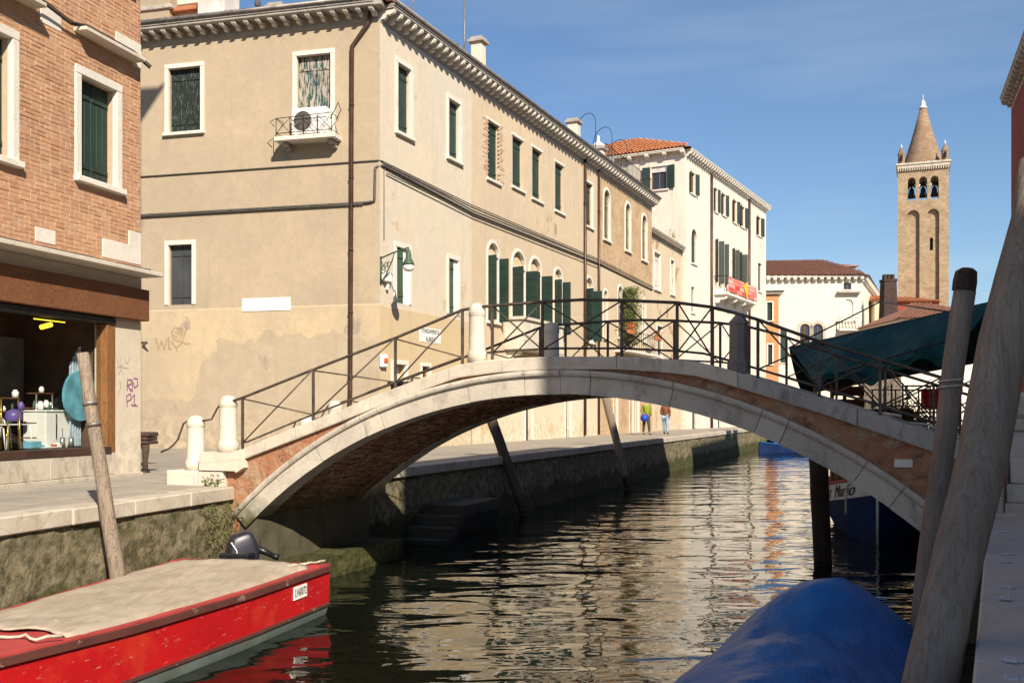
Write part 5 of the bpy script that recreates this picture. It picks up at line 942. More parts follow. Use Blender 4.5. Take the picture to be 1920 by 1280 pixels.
mb = MB(); wall_panel(mb, FT, 0, TWd, ZQ-.1, zc, bel+bl_, t=0); part('wall', mb, M['tower_brick'], tw)
slit = dict(s0=U(1743.5), s1=U(1749.5), z0=px2z(472), z1=px2z(448), arch=True, depth=.3); mb = MB(); wall_panel(mb, FT, .9, TWd-.9, ZQ-.1, px2z(388), [slit], t=-.42); part('wall', mb, [M['tower_brick'], M['dark']], tw, label='recessed brick panels')
FTr = Fr(FT.p(TWd, 0, 0)[:2], d=(.38, .925)); FTl = Fr((TO.x, TO.y), d=(.38, .925), flip=-1); FTb = Fr(FT.p(TWd, -TWd, 0)[:2], d=(-.925, .38))
for F_ in (FTr, FTl, FTb):
    mb = MB(); wall_panel(mb, F_, 0, TWd, ZQ-.1, zc, [dict(s0=o['s0'], s1=o['s1'], z0=o['z0'], z1=o['z1'], arch=True, open=True, depth=.7) for o in bel]); part('wall', mb, M['tower_side'] if F_ is not FTb else M['tower_brick'], tw)
mb = MB(); part('belfry_floor', MB().box(FT, .4, TWd-.4, -TWd+.4, -.72, zb0-.6, zb0-.4), M['tower_brick'], tw); mb.box(FT, .4, TWd-.4, -TWd+.4, -.72, px2z(332), zc-.02); part('belfry_vault', mb, M['tower_brick'], tw)
for x in (1720.2, 1741.8):
    mb = MB(); mb.lathe(FT.p(U(x), -.3, px2z(384)), [(.26, 0), (.26, .25), (.18, .3), (.17, 1.75), (.26, 1.95), (.3, 2.1)], 10); part('column', mb, M['frame'], tw)
for x in (1709, 1731, 1752.5):
    mb = MB(); zz_ = px2z(368); mb.lathe(FT.p(U(x), -1.6, zz_), [(.5, 0), (.42, .15), (.3, .5), (.26, .9), (.14, 1.1), (.06, 1.2), (.06, 1.9)], 12); mb.tube([FT.p(U(x)-.8, -1.6, zz_+1.6), FT.p(U(x)+.8, -1.6, zz_+1.6)], .06, 5); part('bell', mb, M['iron_dark'], tw)
mb = MB(); mb.box(FT, -.12, TWd+.12, -TWd-.12, .12, zc, zc+.35, .04); mb.box(FT, -.22, TWd+.22, -TWd-.22, .22, zc+.353, zc+.6, .04); part('cornice', mb, M['kerb'], tw); mb = MB()
for k in range(22): s = lerp(0.05, TWd-.05, k/21); mb.box(FT, s-.06, s+.06, .02, .2, zc-.28, zc-.003)
part('dentil', mb, M['kerb'], tw)
cx, cy_ = TWd/2, -TWd/2; zs = zc+.6; mb = MB(); N = 24; M['spire'] = brick_wall_mat('spire_brick', (.925, -.38, 0), (0.25, 0.15, 0.085), (0.38, 0.25, 0.155), (0.32, 0.24, 0.165), .5, .22, .05, (0.3, 0.2, 0.13))
rb_ = (U(1764)-U(1699))/2; zt_ = px2z(196); mb.lathe(FT.p(cx, cy_, zs), [(rb_*1.26, 0), (rb_*1.21, .3), (rb_*.90, (zt_-zs)*.3), (rb_*.55, (zt_-zs)*.62), (rb_*.19, zt_-zs)], N); part('spire', mb, M['spire'], tw)
mb = MB(); mb.lathe(FT.p(cx, cy_, zt_-.05), [(.45, 0), (.42, .15), (.25, .3), (.28, .5), (.2, .75), (.1, .9), (.06, 1.0)], 12); mb.tube([FT.p(cx, cy_, zt_+.9), FT.p(cx, cy_, zt_+1.5)], .04, 5); part('finial', mb, M['frame'], tw)
for (s, t) in ((.36, -.36), (TWd-.36, -.36), (.36, -TWd+.36), (TWd-.36, -TWd+.36)):
    mb = MB(); mb.lathe(FT.p(s, t, zs), [(.36, 0), (.36, 1.0), (.41, 1.05), (.41, 1.12), (.09, 1.8), (.07, 1.85)], 6, False); pn = part('pinnacle', mb, M['spire'], tw); part('finial', MB().lathe(FT.p(s, t, zs+1.82), [(.08, 0), (.12, .15), (.04, .25), (.03, .45)], 8), M['frame'], pn); part('niche', MB().box(FT, s-.14, s+.14, t+.4, t+.52, zs+.3, zs+.9, .05), M['dark'], pn)
# far roofs under the tower
def block(name, label, x0, x1, yt, Y, mat, depth=8, roof='tile_brown', slope=1.2, ov=.3, flat=False):
    a = pt(x0, yt, Y); b = pt(x1, yt, Y); F_ = Fr(a[:2], d=(1, 0)); L = b.x-a.x; r_ = thing(name, label, 'house', (a.x, a.y, ZQ)); z = a.z
    mb = MB(); wall_panel(mb, F_, 0, L, ZQ-.1, z); mb.quad(F_.p(0, 0, ZQ), F_.p(0, -depth, ZQ), F_.p(0, -depth, z), F_.p(0, 0, z)); mb.quad(F_.p(L, 0, ZQ), F_.p(L, -depth, ZQ), F_.p(L, -depth, z), F_.p(L, 0, z)); part('wall', mb, [M[mat], M['dark']], r_)
    mb = MB(); e0, e1, e2, e3 = F_.p(-ov, ov, z), F_.p(L+ov, ov, z), F_.p(L+ov, -depth, z), F_.p(-ov, -depth, z); k = min(L, depth)*.45; g0, g1 = F_.p(k, -depth*.5, z+slope), F_.p(L-k+.01, -depth*.5, z+slope); mb.add([e0, e1, e2, e3, g0, g1], [(0, 1, 5, 4), (1, 2, 5), (2, 3, 4, 5), (3, 0, 4), (3, 2, 1, 0)]); part('roof', mb, M[roof], r_)
    up_ = (g0-F_.p(k, ov, z)).normalized(); hh_ = (g0-F_.p(k, ov, z)).length; mb = MB(); LL = L+2*ov; tiles(mb, e0, F_.d, up_, int(hh_/.45), int(LL/.28), .28, .45, 2, clip=lambda p, q: min(p, LL-p) > (k+ov)*q/hh_-.1); part('roof_tiles', mb, M[roof], r_, kind='stuff'); return r_, F_, L, z
block('red_house', 'red plastered house below the bell tower', 1660, 1760, 566, 104, 'redpl', 6, 'tile', .8)
block('yellow_house', 'small yellow house with tile roof left of the tower base', 1640, 1668, 563, 101, 'side_beige', 5, 'tile', .7)
r_, F_, L, z = block('dark_roofed_house', 'low white house with dark tile roof in front of the bell tower', 1690, 1860, 598, 72, 'white_pl', 9, 'tile_brown', 1.6)
o = dict(s0=F_.px(1690, 640)[0]+.6, s1=F_.px(1690, 640)[0]+1.9, z0=z-1.9, z1=z-.5); mb = MB(); mb.box(F_, o['s0'], o['s1'], .005, .05, o['z0'], o['z1'], .01); w_ = part('window', mb, M['greyshut'], r_)
mb = MB(); q = pt(1671, 650, 92); Fq = Fr(q[:2], d=(1, 0)); zt_ = pt(1671, 522, 92).z
mb.add([Fq.p(a*k, -.7+b*k, z_) for z_, k in ((ZQ, 1), (zt_, .58)) for a, b in ((-.95, -.95), (.95, -.95), (.95, .95), (-.95, .95))], [(0, 1, 5, 4), (1, 2, 6, 5), (2, 3, 7, 6), (3, 0, 4, 7), (4, 5, 6, 7)]); M['soot'] = simple('sooty_brick', (0.06, 0.04, 0.035), .9, .1); ob = solo('brick_chimney_stack', mb, M['soot'], 'tall dark tapering brick chimney stack left of the tower', 'chimney'); mb = MB()
for a in (-.35, 0, .35): mb.box(Fq, a-.12, a+.12, -1.0, -.4, zt_, zt_+.45)
mb.box(Fq, -.62, .62, -1.32, -.08, zt_-.25, zt_-.003); part('cap', mb, M['soot'], ob)

# right bank row: its houses throw the shade over the right half of the canal
RO = Vector((5.25, .2, 0)); FRB = Fr(RO[:2], ang=20.7, flip=-1)
def bank_house(name, label, s0, s1, z, mat, depth=11, wins=True, eave=True):
    r_ = thing(name, label, 'house', FRB.p(s0, 0, ZQ)); ops = []
    if wins:
        n = max(1, int((s1-s0)/2.6))
        for k in range(n):
            for zz_ in np.arange(2.6, z-2.2, 3.3): c = lerp(s0, s1, (k+.5)/n); ops.append(dict(s0=c-.45, s1=c+.45, z0=float(zz_), z1=float(zz_)+1.6))
    mb = MB(); wall_panel(mb, FRB, s0, s1, ZQ-.1, z, ops)
    a, b, c, d = FRB.p(s0, 0, 0), FRB.p(s1, 0, 0), FRB.p(s1, -depth, 0), FRB.p(s0, -depth, 0); V = Vector
    for p_, q_ in ((a, d), (d, c), (c, b)): mb.quad(p_+V((0, 0, ZQ)), q_+V((0, 0, ZQ)), q_+V((0, 0, z)), p_+V((0, 0, z)))
    part('wall', mb, [M[mat], M['dark']], r_)
    for o in ops: stone_window(r_, FRB, o, .12, True, 'closed', 'green', boards=2)
    mb = MB(); ov = .45; ov = .45 if s1-s0 > 3 else .3; e0, e1, e2, e3 = FRB.p(s0, ov, z+.1), FRB.p(s1, ov, z+.1), FRB.p(s1, -depth, z+.1), FRB.p(s0, -depth, z+.1); kk = min(2, (s1-s0)*.4); g0, g1 = FRB.p(s0+kk, -depth/2, z+1.6), FRB.p(s1-kk, -depth/2, z+1.6); mb.add([e0, e1, e2, e3, g0, g1], [(0, 1, 5, 4), (1, 2, 5), (2, 3, 4, 5), (3, 0, 4), (3, 2, 1, 0)]); part('roof', mb, M['tile_brown'], r_)
    if eave: cornice(r_, FRB, s0, s1, z, .4, .55, .3, 'kerb', False)
    return r_
bank_house('ochre_house', 'grey ochre house on the right quay, just outside the frame', 0, 11.5, 17.6, 'shade_pl'); bank_house('grey_house', 'tall grey house on the right bank behind the bridge', 11.5, 24, 16.6, 'shade_pl', wins=False, eave=False)
bank_house('lower_house', 'lower house in the right bank row whose gap lets sun reach the far quay', 24, 30.5, 10.5, 'redpl', wins=False, eave=False); rh = bank_house('red_bank_house', 'dark red plastered house with bracketed eaves at the right edge', 30.5, 44.6, 15.7, 'redpl', wins=False)
chimney(rh, FRB, 42.3, -1.0, 15.8, 2.0, .9, 'side_beige'); chimney(rh, FRB, 39.5, -1.2, 15.8, 3.0, .9, 'shade_pl')
FRB = Fr(FRB.p(0, -1.3, 0)[:2], ang=20.7, flip=-1); bank_house('far_bank_house', 'far house with wide eaves behind the dark red house', 45.6, 47.0, 13.4, 'shade_pl', wins=False)
# unseen lower wing added behind the viewer to shade the blue boat and big posts
wq = lambda w_, q: Vector((w_*math.cos(-SUN_AZ)+q*lh.x, w_*math.sin(-SUN_AZ)*1+q*lh.y, 0))
rr = Vector((lh.y, -lh.x, 0)); wq = lambda w_, q: rr*w_+lh*q
FWg = Fr(wq(2.75, -7)[:2], d=rr[:2]); rw_ = thing('unseen_shade_wing', 'unseen low plastered wing behind the viewer, shaped to shade the blue boat', 'house', FWg.O); mb = MB(); zz_ = 11.9
pts = [FWg.p(0, 0, 0), FWg.p(7, 0, 0), FWg.p(7, 6, 0), FWg.p(0, 6, 0)]
for a, b in zip(pts, pts[1:]+pts[:1]): mb.quad(a+Vector((0, 0, ZQ-.1)), b+Vector((0, 0, ZQ-.1)), b+Vector((0, 0, zz_)), a+Vector((0, 0, zz_)))
mb.add([p_+Vector((0, 0, zz_)) for p_ in pts], [(0, 1, 2, 3)]); part('wall', mb, M['shade_pl'], rw_)

# ------------------------------------------------------------------ the stone bridge
FB = Fr(A1, d=(.930, -.369)); WD_ = 3.35; SC, RI = 5.15, 7.05; ZCI = 2.87-RI; RO_ = RI+.235
br = thing('stone_bridge', 'single-arch stone and brick footbridge with iron railings over the canal', 'bridge', FB.p(SC, -WD_/2, 0))
ap = lambda r, th, t: FB.p(SC+r*math.sin(th), t, ZCI+r*math.cos(th))
TH = R(44.0); jth = sorted([math.asin((s-SC)/RI) for s in (1.6, 2.35, 2.62, 3.95, 4.75, 5.25, 5.65, 6.7, 7.75, 8.05, 8.9, 9.3)]+[-TH, TH])
def ring(th0, th1, t0, t1, r0, r1, N=5, inner=.0):
    mb = MB(); v = []
    for i in range(N+1):
        th = lerp(th0, th1, i/N); v += [ap(r0, th, t0), ap(r1, th, t0), ap(r1, th, t1), ap(r0, th, t1)]
    f = [(0, 1, 2, 3), (4*N+3, 4*N+2, 4*N+1, 4*N)]
    for i in range(N):
        for k in range(4): f.append((4*i+k, 4*i+4+k, 4*i+4+(k+1) % 4, 4*i+(k+1) % 4))
    return mb.add(v, f)
for side in (0, 1):
    ta, tb = (.055, -.34) if side == 0 else (-WD_-.055, -WD_+.34); sg_ = 1 if side == 0 else -1
    for a, b in zip(jth, jth[1:]):
        g = .0006; j = random.uniform(-.006, .006)
        vo = part('voussoir', ring(a+g, b-g, ta+j*sg_, tb, RI+random.uniform(-.004, .004), RO_, 5), M['ring'], br)
        mb = MB(); N = 5; prof = [(RO_+.003, .02), (RO_+.003, .085), (RO_+.02, .10), (RO_+.05, .108), (RO_+.075, .10), (RO_+.085, .08), (RO_+.085, .02)]; v = []; n_ = len(prof)
        for i in range(N+1):
            th = lerp(a+g, b-g, i/N); v += [ap(r, th, (t if side == 0 else -WD_-t)) for r, t in prof]
        f = [tuple(range(n_)), tuple(N*n_+k for k in range(n_))]+[(i*n_+k, i*n_+(k+1) % n_, (i+1)*n_+(k+1) % n_, (i+1)*n_+k) for i in range(N) for k in range(n_)]
        mb.add(v, f); part('moulding', mb, M['ring'], vo)
# vault of bricks
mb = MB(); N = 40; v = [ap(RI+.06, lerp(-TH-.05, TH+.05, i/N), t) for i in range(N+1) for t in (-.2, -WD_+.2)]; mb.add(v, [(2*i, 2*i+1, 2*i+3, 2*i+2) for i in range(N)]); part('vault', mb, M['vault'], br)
mb = MB(); th = -TH; dth = .066/RI; r = 0
while th < TH:
    t = -.345+(.12 if r % 2 else 0); t_end = -WD_+.345
    while t > t_end+.04:
        q = max(t-.245, t_end); j = random.uniform(-.008, .014); t_ = min(t, -.345); a, b = th+dth*.07, th+dth*.93
        v = [ap(RI+.012-j, a, t_), ap(RI+.012-j, b, t_), ap(RI+.012-j, b, q), ap(RI+.012-j, a, q), ap(RI+.08, a, t_), ap(RI+.08, b, t_), ap(RI+.08, b, q), ap(RI+.08, a, q)]
        mb.add(v, [(0, 1, 2, 3), (0, 1, 5, 4), (1, 2, 6, 5), (2, 3, 7, 6), (3, 0, 4, 7)]); t = q-.008
    th += dth; r += 1
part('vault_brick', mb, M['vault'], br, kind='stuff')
# spandrels, copings
CT = [(-.75, 1.78), (-.2, 2.02), (.18, 2.07), (1.07, 2.39), (2.0, 2.70), (2.34, 2.83), (3.56, 3.22), (3.75, 3.28), (4.11, 3.33), (4.5, 3.355), (5.12, 3.37), (6.02, 3.35), (6.76, 3.30), (7.11, 3.26), (7.61, 3.11), (8.29, 2.89), (9.04, 2.65), (9.82, 2.39), (10.5, 2.15), (11.0, 1.98)]
CB = [(-.75, 1.5), (-.2, 1.76), (.21, 1.92), (1.13, 2.23), (1.97, 2.52), (2.42, 2.68), (3.6, 3.06), (3.78, 3.11), (4.35, 3.17), (5.12, 3.20), (6.02, 3.185), (6.63, 3.14), (7.09, 3.08), (7.58, 2.93), (8.57, 2.61), (9.36, 2.33), (9.8, 2.17), (10.5, 1.93), (11.0, 1.76)]
ip = lambda tab, s: float(np.interp(s, [q[0] for q in tab], [q[1] for q in tab]))
ext = lambda s: ZCI+math.sqrt(max((RO_+.03)**2-(s-SC)**2, 0)) if abs(s-SC) < RO_*math.sin(TH) else -.6
for side in (0, 1):
    t0 = 0.0 if side == 0 else -WD_; mb = MB(); S = list(np.linspace(-.12, 10.55, 90))
    for a, b in zip(S, S[1:]):
        za, zb = ext(a), ext(b); ta, tb = ip(CB, a)+.02, ip(CB, b)+.02
        if zb < -.5 < za: zb = za
        if za < -.5 < zb: za = zb if a > SC else -.6
        if min(za, ta) < ta: mb.quad(FB.p(a, t0, min(za, ta-.01)), FB.p(b, t0, min(zb, tb-.01)), FB.p(b, t0, tb), FB.p(a, t0, ta))
    part('spandrel', mb, M['spandrel'], br)
    js_ = [.22, 1.14, 2.40, 3.63, 4.42, 6.02, 7.56, 8.95, 10.5]
    for k, (a, b) in enumerate(zip(js_, js_[1:])):
        mb = MB(); n_ = 6; j = random.uniform(-.006, .01); v = []
        for i in range(n_+1):
            s = lerp(a+.004, b-.004, i/n_); zt_, zb_ = ip(CT, s), ip(CB, s); c = .015
            pr = [(.06+j, zb_), (.065+j, zb_+.02), (.065+j, zt_-c), (.065+j-c, zt_), (-.29, zt_), (-.305, zt_-c), (-.305, zb_)]
            v += [FB.p(s, t if side == 0 else -WD_-t, z) for t, z in pr]
        m_ = 7; f = [tuple(range(m_)), tuple(n_*m_+q for q in range(m_))]+[(i*m_+q, i*m_+(q+1) % m_, (i+1)*m_+(q+1) % m_, (i+1)*m_+q) for i in range(n_) for q in range(m_)]
        part('coping_stone', mb.add(v, f), M['stone_weathered' if (k >= 6) else 'stone'], br)
# steps between the parapets
for k in range(11):
    for sd in (0, 1):
        s = .15+k*.36; q = s if sd == 0 else 10.25-s; zz_ = ip(CT, q+.18)-.10; a_, b_ = (s, s+.359) if sd == 0 else (10.25-s-.359, 10.25-s); part('step', MB().box(FB, a_, b_, -WD_+.31, -.31, max(zz_-.16, ext((a_+b_)/2)-.12), zz_, .008), M['pave'], br)
part('deck', MB().box(FB, 4.12, 6.14, -WD_+.31, -.31, 3.12, 3.22, .008), M['pave'], br)
# posts
def post(s, t, zb, h, r, kind='round', base=True, mat='stone_post'):
    c = FB.p(s, t, zb); mb = MB()
    if kind == 'round':
        pr = ([(r*1.22, 0), (r*1.22, .13), (r*1.08, .16)] if base else [(r*1.05, 0)])+[(r*1.03, .18), (r*.97, h-.2), (r*.97, h-.185), (r*1.04, h-.175), (r*1.04, h-.12), (r*.9, h-.06), (r*.62, h-.015), (r*.2, h)]
        mb.lathe(c, pr, 18)
    else: mb.lathe(c, [(r*1.25, 0), (r*1.25, .14), (r*1.05, .17), (r*1.0, h-.16), (r*1.08, h-.15), (r*1.08, h-.12), (r*.12, h)], 8, False)
    return part('stone_post', mb, M[mat], br)
PT = -.13
post(-.82, -.13, 1.73, .85, .135); post(-.21, -.13, 2.02, .87, .135); post(3.97, PT, 3.31, .83, .115); post(7.54, PT, 3.12, .76, .115, 'oct', mat='dark_stone')
for (s, z) in ((-.82, 1.73), (-.21, 2.02), (3.97, 3.31)): post(s, -WD_-PT, z, .82, .13, mat='stone_post')
for side in (0, 1):
    m = (lambda a, b: (a, b)) if side == 0 else (lambda a, b: (-WD_-b, -WD_-a)); a, b = m(-.33, .1)
    part('plinth', MB().box(FB, -1.2, -.62, a, b, ZQ-.05, 1.73, .015), M['stone_post'], br); part('plinth', MB().box(FB, -.615, -.14, a, b, ZQ-.05, 1.735, .015), M['stone_post'], br)
    mb = MB(); mb.prism([FB.p(s, b+.02, z) for s, z in ((-.56, 1.745), (.1, 1.745), (.12, 1.72), (.26, 1.80), (.215, 2.075), (-.0, 2.02), (-.56, 2.02))], -FB.n*(b-a)); part('coping_block', mb, M['stone_post'], br)
    # right-hand end pier of squared stone
    part('pier', MB().box(FB, 10.52, 11.0, a-.1, b, ZQ-.1, 1.62, .012), M['stone_weathered'], br); part('pier', MB().box(FB, 10.54, 10.98, a-.08, b-.02, 1.623, 1.83, .012), M['stone_weathered'], br)
    part('pier', MB().box(FB, 10.58, 10.95, a-.05, b-.05, 1.833, 2.42, .012), M['stone_weathered'], br); part('pier', MB().box(FB, 10.54, 10.99, a-.09, b-.01, 2.423, 2.56, .02), M['stone_weathered'], br)
    part('pier', MB().box(FB, 10.6, 10.93, a-.02, b-.06, 2.563, 2.86, .05), M['stone_weathered'], br)
    part('plinth', MB().box(FB, 10.15, 10.51, a, b, ZQ-.1, 2.0, .02), M['stone_weathered'], br)
# railings
def railing(t, flip):
    top = [(-.1, 2.80), (.08, 2.85), (1.34, 3.26), (2.71, 3.69), (3.76, 4.05), (4.0, 4.08), (4.21, 4.09), (4.94, 4.115), (5.5, 4.12), (6.04, 4.09), (6.77, 4.03), (7.19, 3.96), (7.54, 3.86), (7.78, 3.78), (8.51, 3.49), (9.2, 3.26), (9.86, 3.04), (10.55, 2.8)]
    zt_ = lambda s: ip(top, s); zb_ = lambda s: ip(CT, s)+.115; r_ = part('railing', MB().tube([FB.p(s, t, z) for s, z in top], .021, 6), M['iron'], br)
    for A, Bq in ((.08, 3.80), (4.13, 7.42), (7.66, 10.4)):
        ss = [A]+[q[0] for q in CT if A < q[0] < Bq]+[Bq]; part('rail', MB().tube([FB.p(s, t, zb_(s)) for s in ss], .015, 6), M['iron'], r_)
    for grp in ((.08, 1.34, 2.71, 3.76), (4.21, 4.94, 6.04, 6.77, 7.22), (7.78, 8.51, 9.2, 9.86, 10.4)):
        for s in grp: part('post', MB().box(FB, s-.018, s+.018, t-.014, t+.014, ip(CT, s)-.02, zt_(s)-.004), M['iron'], r_)
        for a, b in zip(grp, grp[1:]):
            part('brace', MB().tube([FB.p(a+.02, t+.012, zb_(a)), FB.p(b-.02, t+.012, zt_(b)-.02)], .011, 5), M['iron'], r_); part('brace', MB().tube([FB.p(a+.02, t-.012, zt_(a)-.02), FB.p(b-.02, t-.012, zb_(b))], .011, 5), M['iron'], r_)
railing(-.10, 0); railing(-WD_+.10, 1)
for side in (0, 1):
    t = -.13 if side == 0 else -WD_+.13
    hp_ = [(-1.5, 2.0), (-1.35, 2.05), (-1.25, 2.12), (-1.17, 2.2), (-1.06, 2.45), (-.98, 2.49), (-.82, 2.50), (-.64, 2.50), (-.52, 2.52), (-.42, 2.68), (-.35, 2.76), (-.21, 2.79), (-.08, 2.80)]; part('handrail', MB().tube([FB.p(s, t, z) for s, z in hp_], .016, 6), M['iron'], br)
part('plaque', MB().box(FB, 9.36, 9.56, .0, .02, 1.99, 2.085, .004), M['frame'], br)
mb = MB(); P_ = [FB.p(9.2+.16*k+.1*math.sin(k*2.3), -.12+.08*math.sin(k*1.7), ip(CT, 9.2+.16*k)+.03+.02*(k % 2)) for k in range(8)]; solo('rope', MB().tube(P_, .018, 6), M['rope'], 'pale rope lying loose on the shaded coping of the bridge', 'rope')
# abutments and footing
def rough_box(F, s0, s1, t0, t1, z0, z1, amp, mat, name, parent, top=True):
    mb = MB(); q = lambda s, t, z: (lambda p: p+Vector((nz(p+Vector((9, 0, 0)), 2.5), nz(p+Vector((0, 9, 0)), 2.5), nz(p, 2.5)))*amp)(F.p(s, t, z))
    mb.grid(lambda u, v: q(s1, lerp(t0, t1, u), lerp(z0, z1, v)), 24, 12); mb.grid(lambda u, v: q(lerp(s0, s1, u), t1, lerp(z0, z1, v)), 12, 12); mb.grid(lambda u, v: q(lerp(s0, s1, u), lerp(t0, t1, v), z1), 12, 24); return part(name, mb, M[mat], parent)
rough_box(FB, -.4, .42, -WD_, -.004, -.8, 1.12, .02, 'shade_dark_algae', 'abutment', br); rough_box(FB, -.3, 1.0, -WD_-.2, -.05, -.8, .34, .04, 'canalwall', 'footing', br)
mb = MB(); mb.box(FB, 9.88, 10.7, -WD_, -.004, -.8, 1.12); part('abutment', mb, M['shade_dark_algae'], br)
wd_ = thing('weed_tuft', 'small green weed growing between the bridge plinth and the kerb', 'weed', FB.p(-.3, .13, ZQ)); part('leaves', leaf_cloud(70, lambda: FB.p(-.28+random.gauss(0, .1), .16+random.gauss(0, .04), ZQ+.03+abs(random.gauss(0, .07))), .06), M['leaf'], wd_)
mb = leaf_cloud(420, lambda: FQ.p(random.uniform(-.9, .05), .05+abs(random.gauss(0, .05)), random.uniform(.75, 1.3)), .045); M['moss'] = simple('algae_tuft', (0.13, 0.13, 0.05), .9, .1); part('wall_weeds', mb, M['moss'], None, kind='stuff')
# mooring steps in the far quay wall under the bridge
ws = thing('water_steps', 'wet stone landing steps, coloured for shade, in the quay wall behind the arch', 'steps', FQ2.p(6, .5, 0))
for k in range(4): part('step', MB().box(FQ2, 5.2+.35*k, 8.2, .05, 1.0, -.5+.0*k, .10+.2*k, .015), M['shaded_wet_stone'], ws)

# ------------------------------------------------------------------ mooring poles
def pole(name, label, pts, r, mat, extra=None, n=14, wob=.012):
    P = []; Rr = []; m = 14
    for i in range(m+1):
        u = i/m; a = pts[0].lerp(pts[1], u); P.append(a+Vector((nz(a, 1.5), nz(a+Vector((5, 5, 5)), 1.5), 0))*wob*1.5); Rr.append(lerp(r[0], r[1], u)*(1+.05*nz(a, 2.2)))
    root = thing(name, label, 'mooring pole', (pts[0].x, pts[0].y, 0)); mb = MB(); mb.tube(P, Rr, n); mb.v = [tuple(Vector(v_)+Vector((nz(v_, 7), nz(Vector(v_)+Vector((3, 3, 3)), 7), 0))*wob*.35) for v_ in mb.v]; part('shaft', mb, M[mat], root); return root
def extend(a, b, z): return a+(b-a)*((z-a.z)/(b.z-a.z))
a, b = pt(219, 1068, 11.85), pt(154, 662, 12.0); lpole = pole('mooring_pole', 'weathered pole leaning left in front of the shop window', [extend(a, b, -.6), b], (.105, .07), 'pole')
for y in (757, 797): u = (y-662)/(1068-662); c = b.lerp(a, u); d_ = (a-b).normalized(); part('band', MB().tube([c-d_*.02, c+d_*.02], .092, 14), M['gutter'], lpole)
a, b = pt(1741, 1280, 4.95), pt(1921, 470, 5.35); e_ = extend(a, b, 4.0); bp = pole('mooring_pole', 'thick grey pole leaning right in the near right foreground', [extend(a, b, -.6), e_], (.13, .118), 'pole_grey', wob=.02, n=20)
a, b = pt(1752, 960, 8.4), pt(1808, 545, 8.4); p2 = pole('mooring_pole', 'slimmer grey pole with rotten dark top behind the thick leaning pole', [extend(a, b, -.6), b], (.085, .088), 'pole_grey')
d_ = (b-a).normalized(); mb = MB(); mb.tube([b-d_*.002, b+d_*.08, b+d_*.16, b+d_*.19], [.098, .1, .09, .05], 7, True, False); part('rotten_cap', mb, M['pole_dark'], p2)
c = a.lerp(b, .55); mb = MB(); mb.tube([c+Vector((.1*math.cos(q), .1*math.sin(q), .008*q)) for q in np.linspace(0, 12, 40)], .008, 5); mb.tube([c+Vector((.1, 0, .05)), c+Vector((.17, -.05, .09)), c+Vector((.24, -.1, .07))], .007, 5); part('rope', mb, M['rope'], p2)
a, b = pt(983, 960, 25.4), pt(929, 805, 25.2); pole('mooring_pole', 'grey worm-eaten pole leaning in the shaded water under the left part of the arch', [extend(a, b, -.4), extend(a, b, 2.7)], (.12, .135), 'pole_mid')
a, b = pt(1178, 915, 33.4), pt(1138, 755, 33.2); pole('mooring_pole', 'brown sunlit pole leaning by the far quay under the arch crown', [extend(a, b, -.4), extend(a, b, 3.25)], (.125, .13), 'pole')
a, b = pt(1543, 1050, 17.7), pt(1534, 850, 17.7); pole('mooring_pole', 'dark wet timber pile standing left of the blue and white barge', [extend(a, b, -.6), extend(a, b, 2.6)], (.155, .17), 'pole_dark')

# ------------------------------------------------------------------ boats
class Hull:
    def __init__(s, S, f, tab):
        s.S = Vector((S[0], S[1], 0)); s.f = Vector((f[0], f[1], 0)).normalized(); s.r = Vector((-s.f.y, s.f.x, 0)); s.tab = tab; s.L = tab[-1][0]
    def w(s, t): return float(np.interp(t, [q[0] for q in s.tab], [q[1] for q in s.tab]))
    def g(s, t): return float(np.interp(t, [q[0] for q in s.tab], [q[2] for q in s.tab]))
    def p(s, t, x, z): return s.S+s.f*t+s.r*x+Vector((0, 0, z))
    def shell(s, rows, n=40):
        """rows: list of functions t -> (x fraction of half width, z); builds both sides and the stern"""
        mb = MB(); m = len(rows)
        for sd in (1, -1):
            v = []
            for i in range(n+1):
                t = s.L*i/n; v += [s.p(t, sd*s.w(t)*rw(t)[0], rw(t)[1]) for rw in rows]
            mb.add(v, [(i*m+k, i*m+k+1, (i+1)*m+k+1, (i+1)*m+k) for i in range(n) for k in range(m-1)], True)
        for a, b in zip(rows, rows[1:]): mb.quad(s.p(0, s.w(0)*a(0)[0], a(0)[1]), s.p(0, -s.w(0)*a(0)[0], a(0)[1]), s.p(0, -s.w(0)*b(0)[0], b(0)[1]), s.p(0, s.w(0)*b(0)[0], b(0)[1]))
        return mb
    def strip(s, x0, z0, x1, z1, t0, t1, n=30, mb=None):
        """solid rail along both gunwales: x offsets from half width"""
        mb = mb or MB()
        for sd in (1, -1):
            v = []
            for i in range(n+1):
                t = lerp(t0, t1, i/n); W = s.w(t); G = s.g(t); v += [s.p(t, sd*max(W+x, .0), G+z) for x, z in ((x0, z0), (x1, z0), (x1, z1), (x0, z1))]
            mb.add(v, [(i*4+k, i*4+(k+1) % 4, i*4+4+(k+1) % 4, i*4+4+k) for i in range(n) for k in range(4)]+[(0, 1, 2, 3), (4*n, 4*n+1, 4*n+2, 4*n+3)], False)
        return mb
rb = Hull((-3.42, 13.22), (-.23, -.973), [(0, 1.08, .63), (2, 1.0, .63), (4, .82, .65), (5.5, .60, .69), (6.6, .36, .74), (7.4, .05, .8)])
bt = thing('red_boat', 'red open workboat with beige canvas cover moored at the left quay', 'boat', rb.p(3.5, 0, 0))
part('hull', rb.shell([lambda t: (1, rb.g(t)), lambda t: (.985, .16+.02*t/7)]), M['red'], bt); part('hull_bottom', rb.shell([lambda t: (.983, .135+.02*t/7), lambda t: (.95, .03), lambda t: (.88, -.12), lambda t: (.5, -.3), lambda t: (0, -.33)]), M['teal'], bt)
